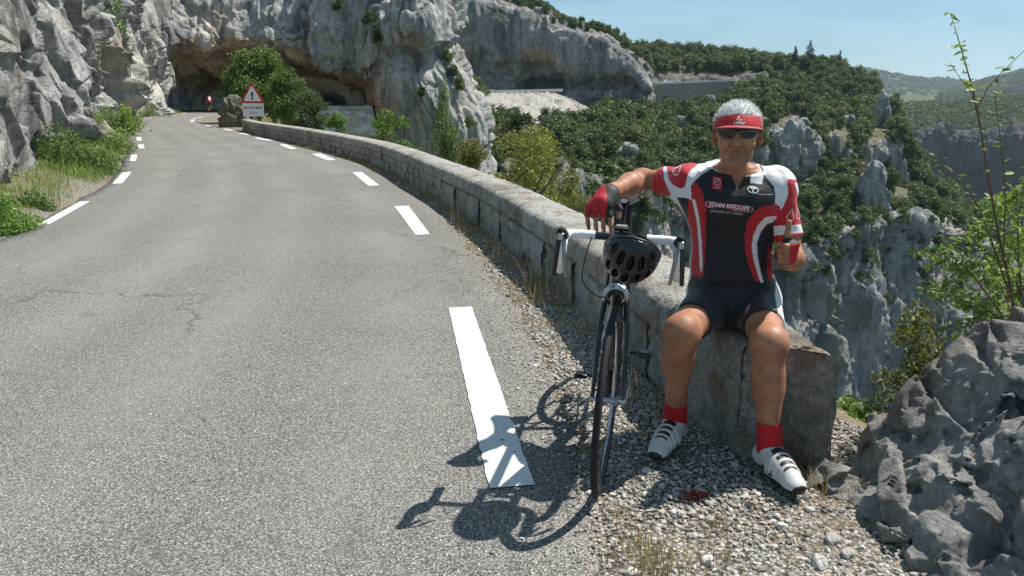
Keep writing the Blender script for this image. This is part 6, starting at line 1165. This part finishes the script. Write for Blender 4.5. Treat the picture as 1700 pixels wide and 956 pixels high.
# larger stones one could pick up
kinds = []
for k in range(5):
    me = rock_mesh('stone', (1, .75, .55), gr, 14, 9, 1.6, .42, 2.6, (k * 5, k * 3, k)); me.attributes.new('tint', 'FLOAT', 'POINT').data.foreach_set('value', np.full(len(me.vertices), [.62, .8, .5, .93, .98][k], np.float32)); me.materials.append(PEB); me.polygons.foreach_set('use_smooth', np.zeros(len(me.polygons), bool)); kinds.append(me)
for u, v, s, kd, lab in ((1247, 832, .036, 3, 'ochre stone on the gravel in front of the left shoe'), (1073, 776, .034, 1, 'pale flat stone just in front of the right shoe'), (1385, 892, .045, 2, 'grey angular stone on the gravel near the jagged boulder'), (920, 622, .034, 2, 'grey stone at the asphalt edge beside the upper shadow of the wheel'), (888, 606, .04, 4, 'white stone at the asphalt edge below the long dash'), (978, 812, .026, 1, 'whitish stone beside the foot of the front tyre'), (1222, 768, .028, 1, 'pale stone between the two shoes'), (1176, 925, .038, 4, 'white stone at the bottom of the gravel, left one'), (1300, 868, .03, 4, 'small white stone on the gravel below the left shoe'), (1120, 846, .03, 4, 'small white stone below the shadow of the man'), (1178, 858, .03, 2, 'dull grey stone in the middle of the gravel'), (1365, 930, .05, 1, 'flat pale stone at the lower right of the gravel'),
                        (1050, 945, .035, 4, 'white stone beside the dry grass at the bottom edge'), (1150, 885, .028, 1, 'pale stone in the centre of the gravel, below the reddish plant'), (715, 318, .06, 4, 'white stone on the verge left of the wall, nearest the shadow'), (738, 340, .05, 1, 'flat pale stone on the verge in front of the wall'), (868, 476, .03, 4, 'white stone at the verge edge above the asphalt'), (1345, 840, .03, 1, 'pale stone between the left shoe and the boulder'), (1410, 915, .04, 2, 'grey stone under the left flank of the boulder')):
    yc_ = -(v - 478) / F_PX; tt = CAM_H / -(-SP + CP * yc_); X_, Y_ = (u - 850) / F_PX * tt, (CP + SP * yc_) * tt
    o = bpy.data.objects.new('stone', kinds[kd]); COL.objects.link(o); s *= .62; o.location = (X_, Y_, s * .25 - .016); o.scale = (s, s, s); o.rotation_euler = (gr.uniform(-.2, .2), gr.uniform(-.2, .2), gr.uniform(0, 6)); tag(o, lab, 'stone', 'loose stones on the gravel shoulder')
def blades(P, H, W, rng, lean=.45, seg=3):
    n = len(P); a = rng.uniform(0, 6.28, n); d = np.c_[np.cos(a), np.sin(a), 0 * a]; sd = np.c_[-np.sin(a), np.cos(a), 0 * a]; le = np.abs(rng.normal(size=n)) * lean; V = []
    for k in range(seg + 1):
        t = k / seg; c = P + d * (le * H * t ** 1.8)[:, None] + np.c_[0 * t * P[:, :2], H * t * (1 - .25 * le * t)]; w = (W * (1 - t) ** .7 + .0003)[:, None]; V += [c - sd * w, c + sd * w]
    V = np.stack(V, 1); m = 2 * (seg + 1); F = np.concatenate([np.arange(n)[:, None] * m + np.array([2 * k, 2 * k + 1, 2 * k + 3, 2 * k + 2]) for k in range(seg)]); return V.reshape(-1, 3), F, np.repeat(rng.random(n), m)
def join(parts): 
    o = 0; Vs, Fs, Ts = [], [], []
    for V, F, T in parts: Vs.append(V); Fs.append(F + o); Ts.append(T); o += len(V)
    return np.concatenate(Vs), np.concatenate(Fs), np.concatenate(Ts)
def grass(name, parts, mat, label): V, F, T = join(parts); o = link(name, new_mesh(name, V, F, {'tint': T}, smooth=False), None, mat); return tag(o, label, 'grass', kind='stuff')
def gpt(u, v): yc_ = -(np.asarray(v, float) - 478) / F_PX; t = CAM_H / -(-SP + CP * yc_); return np.c_[(np.asarray(u) - 850) / F_PX * t, (CP + SP * yc_) * t, 0 * t - .015]
pts = []
for u, v, n, r, h in ((1085, 945, 260, .07, .075), (1060, 905, 110, .05, .055), (1040, 850, 60, .04, .045), (1200, 870, 50, .03, .05), (1385, 800, 160, .06, .09), (905, 535, 170, .09, .055), (880, 500, 80, .08, .05), (900, 470, 100, .1, .05), (940, 580, 40, .06, .05), (1192, 912, 40, .03, .05), (1130, 700, 40, .06, .10), (1360, 770, 40, .05, .14)):
    c = gpt(u, v)[0]; P = c + np.c_[gr.normal(size=(n, 2)) * r, np.zeros(n)]; pts.append(blades(P, h * gr.uniform(.4, 1.2, n), np.full(n, .0013), gr))
for _ in range(90):
    y = gr.uniform(5.2, 24); wl = np.interp(y, WL[::-1, 1], WL[::-1, 0]); xe = np.interp(y, rr[:300, 1], rr[:300, 0]); n = 46; P = np.array((gr.uniform(xe + .12, wl - .02), y, -.015)) + np.c_[gr.normal(size=(n, 2)) * gr.uniform(.05, .16), np.zeros(n)]; P = P[P[:, 0] < wl - .02]; pts.append(blades(P, gr.uniform(.03, .13) * gr.uniform(.4, 1.2, len(P)), np.full(len(P), .0018 + y * .00012), gr))
for _ in range(40):
    y = gr.uniform(3.4, 12); wl = np.interp(y, WL[::-1, 1], WL[::-1, 0]); n = 16; P = np.array((wl - gr.uniform(.06, .22), y, -.015)) + np.c_[gr.normal(size=(n, 2)) * .05, np.zeros(n)]; pts.append(blades(P, gr.uniform(.1, .26) * gr.uniform(.5, 1.1, n), np.full(n, .0016), gr, .3))
grass('dry_grass', pts, DRY, 'dry straw-coloured grass tufts along the foot of the wall and on the gravel')
# reddish low plant
c = gpt(1150, 816)[0]; e = empty('ground_plant', c); tag(e, 'small rust-red ground plant on the gravel between the shoes and the viewer', 'plant'); link('foliage', crown_mesh('foliage', 240, .011, [(gr.normal() * .025, gr.normal() * .02, .006, .02, .02, .008) for _ in range(6)], gr, leaf_mat('red_leaves', (0.16, 0.03, 0.015), (0.34, 0.09, 0.045)), .7), e)
# left bank: grass and weeds
def bank_pts(n, y0, y1, k0, k1):
    i = gr.integers(0, NS, n * 6); yy = Gl[i, 0, 1]; i = i[(yy > y0) & (yy < y1)][:n]; k = gr.uniform(k0, k1, len(i)) * 17; j = k.astype(int); f_ = (k - j)[:, None]; return Gl[i, j] * (1 - f_) + Gl[i, np.minimum(j + 1, 17)] * f_ + np.c_[gr.normal(size=(len(i), 2)) * .12, np.zeros(len(i))]
pts = []
for n, y0, y1, k0, k1, h, w_ in ((9000, 6, 17, .16, 1.0, .13, .004), (9000, 13, 34, .10, 1.0, .22, .007), (6000, 28, 75, .1, 1.0, .32, .014)):
    P = bank_pts(n, y0, y1, k0, k1); q = fbm(P * .8, 3); P = P[q > -.18]; pts.append(blades(P, h * gr.uniform(.35, 1.25, len(P)) * (1 + fbm(P * .5, 2)), np.full(len(P), w_), gr, .6))
grass('verge_grass', pts, WEED, 'mixed green and straw grass on the bank at the left of the road')
wd_ = [(12, 376, 8.3, .42, .38, BRIGHT, 'dark green weed clump at the left edge beside the asphalt'), (45, 352, 9.9, .40, .30, GREEN, 'leafy green weed clump just above the one at the left edge'), (90, 272, 14.6, .75, .75, GREEN, 'large leafy green clump at the foot of the grey rock'), (150, 285, 15.0, .8, .5, GREEN, 'broad low green clump between rock and left dashes'), (182, 250, 20.5, .9, .6, WEED, 'yellow-green weed clump on the bank near the road bend'), (168, 225, 24, 1.0, .9, WEED, 'tall pale weeds below the rock face'), (190, 215, 30, 1.1, .9, WEED, 'pale weeds at the inner bend of the road'), (140, 262, 19, .8, .55, WEED, 'pale green weeds against the rock behind the leafy clump'), (200, 196, 46, 1.4, 1.0, WEED, 'distant weeds lining the left side of the bend'), (235, 189, 60, 1.6, 1.0, WEED, 'farthest weeds before the overhang')]
for u, v, Y, R, H, mt, lab in wd_:
    P = at(u, v, Y); plant('weed_clump', (P[0], Y, P[2] - .25), R, H + .2, 2600, .055 if Y < 12 else .08 if Y < 25 else .13, mt, lab, 'plant', gr, nl=18, part='foliage', rl=(.2, .4), trunk=False, base=.0, aspect=.4, group='weed clumps on the left bank')
# plants on the slope right of the wall end
c = (1.62, 3.7, -.55); plant('weed_clump', c, .42, .52, 3600, .04, BRIGHT, 'bright green weeds below the end of the wall', 'plant', gr, nl=20, part='foliage', trunk=False, base=.0)
c = (1.98, 3.75, -.3); plant('shrub', c, .20, .62, 1800, .028, OLIVE, 'small yellow-green bush just behind the jagged boulder', 'shrub', gr, nl=16, part='foliage', base=.1, lobes=[(gr.normal() * .09 * (1.2 - h), gr.normal() * .09 * (1.2 - h), .08 + .56 * h, .075 * (1.25 - h) + .02, .075 * (1.25 - h) + .02, .07) for h in np.linspace(0, 1, 18)])
# tall sapling on the right: stems and single leaves
sap = empty('sapling', (2.3, 3.3, .2)); tag(sap, 'tall thin sapling with small green leaves rising at the right edge', 'sapling'); SAPL = leaf_mat('sapling_leaves', (0.075, 0.13, 0.02), (0.21, 0.29, 0.06), trans=.35)
lm = new_mesh('leaf', [(-.5, 0, 0), (-.2, .2, .05), (.2, .21, .04), (.5, 0, -.04), (.2, -.21, .04), (-.2, -.2, .05), (0, 0, 0)], np.array([(0, 6, 1), (1, 6, 2), (2, 6, 3), (3, 6, 4), (4, 6, 5), (5, 6, 0)]), {'tint': np.full(7, .5)}, [SAPL])
stems = [([(1702, 640, 3.3), (1676, 470, 3.25), (1658, 390, 3.2), (1640, 290, 3.2), (1622, 180, 3.2), (1604, 110, 3.18), (1590, 62, 3.16), (1578, 22, 3.15)], .0065, 46), ([(1622, 180, 3.2), (1645, 140, 3.24), (1676, 108, 3.28), (1712, 72, 3.3)], .003, 16), ([(1632, 240, 3.2), (1615, 160, 3.16), (1594, 130, 3.14), (1577, 105, 3.12)], .0025, 12), ([(1680, 500, 3.25), (1625, 345, 3.15), (1585, 295, 3.1), (1545, 256, 3.08)], .004, 22), ([(1666, 420, 3.22), (1668, 300, 3.26), (1654, 180, 3.28), (1652, 150, 3.28)], .003, 18), ([(1690, 560, 3.3), (1600, 440, 3.15), (1545, 420, 3.1), (1505, 410, 3.05)], .004, 30), ([(1695, 560, 3.3), (1620, 500, 3.2), (1575, 490, 3.1), (1535, 485, 3.05)], .004, 34), ([(1700, 520, 3.3), (1690, 400, 3.35), (1700, 300, 3.4), (1722, 200, 3.45)], .004, 26), ([(1700, 600, 3.35), (1640, 540, 3.3), (1590, 540, 3.25), (1560, 548, 3.2)], .003, 26), ([(1720, 560, 3.4), (1680, 450, 3.45), (1650, 380, 3.5), (1640, 330, 3.5)], .004, 30), ([(1700, 580, 3.3), (1660, 470, 3.1), (1620, 400, 3.05), (1590, 370, 3.0)], .003, 28)]
base_v = np.array((2.3, 3.3, .2)); extra = []; nleaf = 0
for C_, r0, n in stems:
    P = crom(at(*np.array(C_, float).T), 40); MB().tube(P - base_v, np.linspace(r0, .0009, 40), 6).build('stem', TWIG, sap)
    for q in range(n):
        i = int(gr.uniform(.12, 1) ** .8 * 39); p = P[i] + gr.normal(size=3) * .012; s = gr.uniform(.026, .044)
        if nleaf < 290:
            o = bpy.data.objects.new('leaf', lm); COL.objects.link(o); o.parent = sap; o.location = p - base_v; o.scale = (s, s, s); o.rotation_euler = (gr.uniform(-.9, .9), gr.uniform(-.6, .6), gr.uniform(0, 6.28)); nleaf += 1
lob = [tuple(at(u, v, Y) - base_v) + (r, r, r * .8) for u, v, Y, r in ((1690, 560, 3.4, .13), (1650, 590, 3.4, .09), (1690, 480, 3.5, .14), (1640, 520, 3.4, .10), (1600, 500, 3.3, .06), (1700, 400, 3.6, .12), (1665, 440, 3.4, .08), (1600, 560, 3.4, .05), (1560, 430, 3.2, .035), (1640, 460, 3.3, .06), (1600, 445, 3.25, .07), (1625, 385, 3.3, .06), (1565, 485, 3.2, .05), (1650, 350, 3.4, .07), (1690, 330, 3.5, .08), (1580, 410, 3.2, .04))]
link('foliage', crown_mesh('foliage', 2200, .034, lob, gr, SAPL, .5, .8), sap)['kind'] = 'stuff'
pts = [blades(np.array((2.15, 3.25, .25)) + np.c_[gr.normal(size=(120, 2)) * (.16, .08), gr.normal(size=120) * .05], gr.uniform(.1, .34, 120), np.full(120, .0022), gr, .5)]; grass('tall_grass', pts, WEED, 'tall thin grass at the top of the slope behind the jagged boulder')

# ------------------------------------------------------------------ the jagged boulder at the edge, broken faces all round
f = Field((1.04, 1.86, -.12), (2.34, 3.12, .68), .0085); P = np.stack(np.meshgrid(*f.ax, indexing='ij'), -1); f.F[:] = -1
for p0, n_ in (((1.29, 2.3, .05), (-.66, -.05, .70)), ((1.21, 2.3, .02), (-.96, -.2, .12)), ((1.55, 2.06, .12), (-.34, -.86, .38)), ((1.74, 2.72, .52), (-.05, -.12, 1)), ((1.95, 2.5, .52), (.55, -.15, .82)), ((2.22, 2.5, .2), (.95, 0, .3)), ((1.7, 3.02, .2), (-.1, 1, .25)), ((1.46, 2.75, .25), (-.55, .62, .55)), ((1.66, 2.25, .40), (-.1, -.6, .79))):
    n_ = np.array(n_, float); n_ /= np.linalg.norm(n_); f.F = np.maximum(f.F, ((P - np.array(p0)) @ n_).astype(np.float32))
del P
def bump_rock(P): w = np.stack([fbm(P * 5 + k * 9, 2) for k in range(3)], -1); S = P + np.c_[0 * P[:, 0], 0 * P[:, 0], .5 * P[:, 0]]; return -.016 - .075 * facets(S * 3.2 + .12 * w, 2, False)[0] - .036 * facets(S * 7.5 + .2 * w, 6, False)[0] - .014 * facets(P * 18 + .3 * w, 11, False)[0] - .005 * fbm(P * 45, 2)
f.wrinkle(bump_rock, .075); f.F = np.maximum(f.F, np.float32(-.11) - np.array(f.ax[2], np.float32)[None, None]); V, Q = f.mesh(); k = np.zeros(len(V)); o = link('boulder', new_mesh('boulder', V, Q, {'ochre': k, 'pale': k}), None, BOULDER); tag(o, 'large jagged grey limestone boulder at the edge of the gravel, right of the wall end', 'rock')

# ------------------------------------------------------------------ warning sign and small blue sign
SGW = plain('sign_white', (0.72, 0.72, 0.70), .5, vary=.05); SGR = plain('sign_red', (0.5, 0.02, 0.02), .5); SGB = plain('sign_black', (0.02, 0.02, 0.02), .5); POST = plain('galvanised_post', (0.42, 0.42, 0.43), .5, .4, .6); SGBL = plain('sign_blue', (0.02, 0.10, 0.42), .5)
sg = empty('warning_sign', (-11.72, 36.9, -.02), math.radians(4)); tag(sg, 'white and red warning triangle over a white height-limit panel beside the rock block', 'sign')
MB().tube([(0, .06, 0), (0, .06, 2.06)], .035, 10).build('post', POST, sg)
def plate(name, P2, y, th, mat, par):
    P2 = np.array(P2, float); n = len(P2); V = np.concatenate([np.c_[P2[:, 0], np.full(n, y), P2[:, 1]], np.c_[P2[:, 0], np.full(n, y + th), P2[:, 1]], [[P2[:, 0].mean(), y, P2[:, 1].mean()]], [[P2[:, 0].mean(), y + th, P2[:, 1].mean()]]])
    T = [(2 * n, i, (i + 1) % n) for i in range(n)] + [(2 * n + 1, n + (i + 1) % n, n + i) for i in range(n)]; return link(name, new_mesh(name, V, [np.array([(i, n + i, n + (i + 1) % n, (i + 1) % n) for i in range(n)]), np.array(T)], smooth=False), par, mat)
def tri(r, z): 
    o = []; 
    for a in (math.pi / 2, math.pi / 2 + 2.0944, math.pi / 2 + 4.1888): o += [(r * math.cos(a + d) * (1 - .07 * (d != 0)), z + r * math.sin(a + d) * (1 - .07 * (d != 0))) for d in (-.10, 0, .10)]
    return o
tb = plate('triangle', tri(.58, 1.47), 0, .02, SGR, sg); plate('triangle_face', tri(.43, 1.47), -.006, .004, SGW, tb)
def letter(key, w, cx, cz, y, mat, par, hs=1.0): Vt, Tt = TXT[key]; s = w / np.ptp(Vt[:, 0]); Vt = (Vt - (Vt.max(0) + Vt.min(0)) / 2) * (s, s * hs); return link('lettering', new_mesh('lettering', np.c_[Vt[:, 0] + cx, np.full(len(Vt), y), Vt[:, 1] + cz], Tt, smooth=False), par, mat)
letter('!', .10, 0, 1.47, -.012, SGB, tb, .9)
pl = plate('panel', [(-.46, .56), (.46, .56), (.46, 1.14), (-.46, 1.14)], 0, .02, SGW, sg); letter('HAUTEUR LIMITÉE', .82, 0, .96, -.006, SGB, pl, 1.7); letter('À 3 m', .34, 0, .74, -.006, SGB, pl, 1.2)
s2 = empty('blue_sign', (-22.35, 63.5, 0), math.radians(18)); tag(s2, 'small square blue road sign beyond the rock block', 'sign'); MB().tube([(0, .05, 0), (0, .05, 1.75)], .04, 8).build('post', POST, s2); p2 = plate('panel', [(-.3, .95), (.3, .95), (.3, 1.6), (-.3, 1.6)], 0, .02, SGBL, s2); letter('P', .2, 0, 1.28, -.01, SGW, p2)

# ------------------------------------------------------------------ the far cyclist
cy = (-27.6, 74.5, 0.0); fa = math.radians(20)
cb_ = empty('bicycle', cy, fa); tag(cb_, 'bicycle of the distant rider under the overhang', 'bicycle')
for y_, nm in ((-.5, 'wheel'), (.5, 'wheel')): w_ = empty(nm); w_.parent = cb_; w_.location = (0, y_, .335); MB().lathe([(.315, -.012), (.335, 0), (.315, .012)], axis='x', n=28).build('tyre', BLACKM, w_); sp_ = MB(); [sp_.tube([(0, 0, 0), (0, .31 * math.cos(a), .31 * math.sin(a))], .003, 3, False) for a in np.arange(12) * .5236]; sp_.build('spokes', SILVER, w_)
MB().tube([(0, .36, .8), (0, -.05, .28), (0, -.2, .82), (0, .36, .8)], .018, 6).tube([(0, .5, .335), (0, .38, .9)], .015, 6).tube([(0, -.5, .335), (0, -.05, .28)], .012, 6).tube([(0, -.5, .335), (0, -.2, .78)], .010, 6).build('frame', BLACK, cb_); MB().tube([(-.2, .45, .86), (-.2, .42, .96), (.2, .42, .96), (.2, .45, .86)], .015, 6).build('handlebar', BLACK, cb_); MB().box((0, -.24, .93), (.13, .26, .04), bev=.02).build('saddle', BLACK, cb_)
f = Field((-.34, -.5, .1), (.34, .62, 1.62), .012)
f.cone((0, -.22, 1.0), (0, .12, 1.32), .13, .15, .05); f.ell((0, .30, 1.47), (.085, .10, .115), None, .03); f.cone((0, .12, 1.34), (0, .26, 1.42), .06, .055, .03)
for sx in (-1, 1):
    f.cone((sx * .17, .12, 1.33), (sx * .23, .28, 1.14), .05, .04, .03); f.cone((sx * .23, .28, 1.14), (sx * .2, .42, .99), .04, .032, .03); kn = (sx * .11, .18 if sx > 0 else .12, .82 if sx > 0 else .62); an = (sx * .1, .02 if sx > 0 else -.02, .46 if sx > 0 else .22); f.cone((sx * .09, -.2, .98), kn, .085, .06, .05); f.cone(kn, an, .055, .038, .03); f.cone(an, (an[0], an[1] + .16, an[2] - .05), .04, .035, .02)
V, Q = f.mesh(); dy = np.tile((.33, .17, .10), (len(V), 1)); dy[(V[:, 2] > .98) & (V[:, 1] < .30) & (V[:, 2] < 1.42)] = KR; dy[(V[:, 2] > 1.18) & (V[:, 2] < 1.42) & (np.abs(V[:, 0]) < .10) & (V[:, 1] < .25)] = KW; dy[(V[:, 2] < 1.0) & (V[:, 2] > .68) & (V[:, 1] < .14)] = KB; dy[V[:, 2] > 1.5] = KB; dy[V[:, 2] < .2] = KB
rd_ = link('person', new_mesh('person', V, Q, {'dye': dy}), None, CLOTH); rd_.location = cy; rd_.rotation_euler[2] = fa; tag(rd_, 'distant rider in a red and white jersey seen from behind', 'person')

# ------------------------------------------------------------------ high road: viaduct with an arch, parapets, a white car
VIA = plain('viaduct_stone', (0.26, 0.245, 0.22), .95, .1, vary=.35, scale=.9, bump=.7); ROADFAR = plain('distant_road', (0.30, 0.29, 0.275), .9, .1)
A_, B_ = at(1068, 141, 318), at(1215, 134.5, 330); n = 60; T_ = np.linspace(0, 1, n); top_ = A_ + (B_ - A_) * T_[:, None]; fwd = (B_ - A_) / np.linalg.norm(B_ - A_); nrm = np.cross(fwd, (0, 0, 1)); L_ = np.linalg.norm(B_ - A_)
via = empty('viaduct', (0, 0, 0)); tag(via, 'stone viaduct with one dark arch carrying the high road', 'viaduct')
sA = 9.0; ra = 3.0; zb = -14.0; xs = np.unique(np.r_[np.linspace(0, L_, 40), sA - ra, sA + ra, sA + ra * np.cos(np.linspace(0, math.pi, 15))]); zsp = -4.6
low = np.where(np.abs(xs - sA) <= ra + 1e-6, zsp - ra + np.sqrt(np.clip(ra ** 2 - (xs - sA) ** 2, 0, None)) , zb); P0 = A_ + fwd * xs[:, None]
fr_ = np.concatenate([P0 + nrm * 2.2, P0 + nrm * 2.2 + np.c_[0 * low, 0 * low, low]]); m = len(xs); bk_ = fr_ - nrm * 6.5; V = np.concatenate([fr_, bk_]); F = [(i, i + 1, m + i + 1, m + i) for i in range(m - 1)] + [(2 * m + i, 3 * m + i, 3 * m + i + 1, 2 * m + i + 1) for i in range(m - 1)] + [(m + i, m + i + 1, 3 * m + i + 1, 3 * m + i) for i in range(m - 1)]
# piers beside the arch reach down; jambs close the opening
link('body', new_mesh('body', V, np.array(F), smooth=False), via, VIA)
jm = MB()
for s_ in (sA - ra, sA + ra): p = A_ + fwd * s_; jm.add([p + nrm * 2.2 + (0, 0, zsp - ra), p + nrm * 2.2 + (0, 0, zb), p - nrm * 4.3 + (0, 0, zb), p - nrm * 4.3 + (0, 0, zsp - ra)], [(0, 1, 2, 3)])
jm.build('jamb', VIA, via, False)
ring_ = [A_ + fwd * (sA + (ra + .35) * math.cos(a)) + nrm * 2.35 + np.array((0, 0, zsp - ra + (ra + .35) * math.sin(a))) for a in np.linspace(0, math.pi, 18)]; MB().tube(ring_, .35, 5).build('arch_ring', VIA, via)
bkw = [A_ + fwd * s + nrm * -4.0 + np.array((0, 0, z)) for s, z in ((sA - ra - 1, 0), (sA + ra + 1, 0), (sA + ra + 1, zb), (sA - ra - 1, zb))]; link('back_wall', new_mesh('back_wall', bkw, np.array([(0, 1, 2, 3)])), via, VIA)
MB().box((A_ + B_) / 2 + nrm * 2.0 + (0, 0, .35), (L_, .5, .55), np.stack([fwd, -nrm, np.cross(fwd, -nrm)], 1)).build('parapet', plain('pale_parapet', (0.66, 0.65, 0.62), .9), via); MB().box((A_ + B_) / 2 - nrm * .8 + (0, 0, -.12), (L_ + 10, 6, .3), np.stack([fwd, -nrm, np.cross(fwd, -nrm)], 1)).build('carriageway', ROADFAR, via)
C_, D_ = at(782, 154, 243), at(934, 150.5, 250); fw2 = (D_ - C_) / np.linalg.norm(D_ - C_); nr2 = np.cross(fw2, (0, 0, 1)); fr2 = empty('distant_parapet'); tag(fr2, 'low pale parapet of the distant road under the far cliff', 'wall'); M2 = np.stack([fw2, -nr2, np.cross(fw2, -nr2)], 1); MB().box((C_ + D_) / 2 + (0, 0, .2), (np.linalg.norm(D_ - C_), .5, .8), M2).build('parapet', plain('pale_parapet_far', (0.66, 0.65, 0.62), .9), fr2); MB().box((C_ + D_) / 2 - nr2 * 3 + (0, 0, -.25), (np.linalg.norm(D_ - C_), 6, .4), M2).build('carriageway', ROADFAR, fr2)
car_p = A_ + fwd * (L_ * .27) + nrm * .6 + np.array((0, 0, .12)); car = empty('car', car_p, math.atan2(fwd[1], fwd[0])); tag(car, 'small white car driving along the high road over the viaduct', 'car'); CW = plain('white_paint', (0.78, 0.78, 0.78), .25, .5, vary=.03)
prof = [(-2.0, .35), (-2.05, .75), (-1.85, .95), (-1.45, 1.42), (-.9, 1.52), (.3, 1.48), (1.0, 1.0), (1.85, .85), (2.05, .6), (2.0, .35)]; V = np.array([(x, sy * (.82 if z < 1.1 else .66), z) for sy in (-1, 1) for x, z in prof]); m = len(prof); body = link('body', new_mesh('body', np.concatenate([V, [(0, -.82, .7), (0, .82, .7)]]), [np.array([(i, m + i, m + (i + 1) % m, (i + 1) % m) for i in range(m)]), np.array([(2 * m, i, (i + 1) % m) for i in range(m)] + [(2 * m + 1, m + (i + 1) % m, m + i) for i in range(m)])], smooth=False), car, CW)
GLS = plain('car_glass', (.02, .025, .03), .1)
for sy in (-1, 1): link('window', new_mesh('window', [(-1.3, sy * .76, 1.05), (.75, sy * .78, 1.05), (.25, sy * .70, 1.4), (-1.1, sy * .70, 1.42)], np.array([(0, 1, 2, 3)])), car, GLS)
for x_ in (-1.25, 1.25):
    for sy in (-1, 1): MB().lathe([(0, -.1), (.31, -.1), (.31, .1), (0, .1)], c=(x_, sy * .75, .31), axis='y', n=16).build('wheel', BLACKM, car)

# ------------------------------------------------------------------ the air between here and the hills
hz_ = MB().box((0, 2400, 55), (11000, 7600, 440)); haze = hz_.build('haze', None, None, False); haze['kind'] = 'stuff'
hm = bpy.data.materials.new('haze_air'); hm.use_nodes = True; hn = hm.node_tree; hn.nodes.remove(hn.nodes['Principled BSDF']); pv = hn.nodes.new('ShaderNodeVolumePrincipled')
pv.inputs['Color'].default_value = (0.72, 0.84, 1.0, 1); pv.inputs['Density'].default_value = 0.00007; pv.inputs['Anisotropy'].default_value = 0.2
hn.links.new(pv.outputs[0], hn.nodes['Material Output'].inputs['Volume']); haze.data.materials.append(hm)
tag(haze, 'thin pale blue haze filling the gorge air', 'haze')
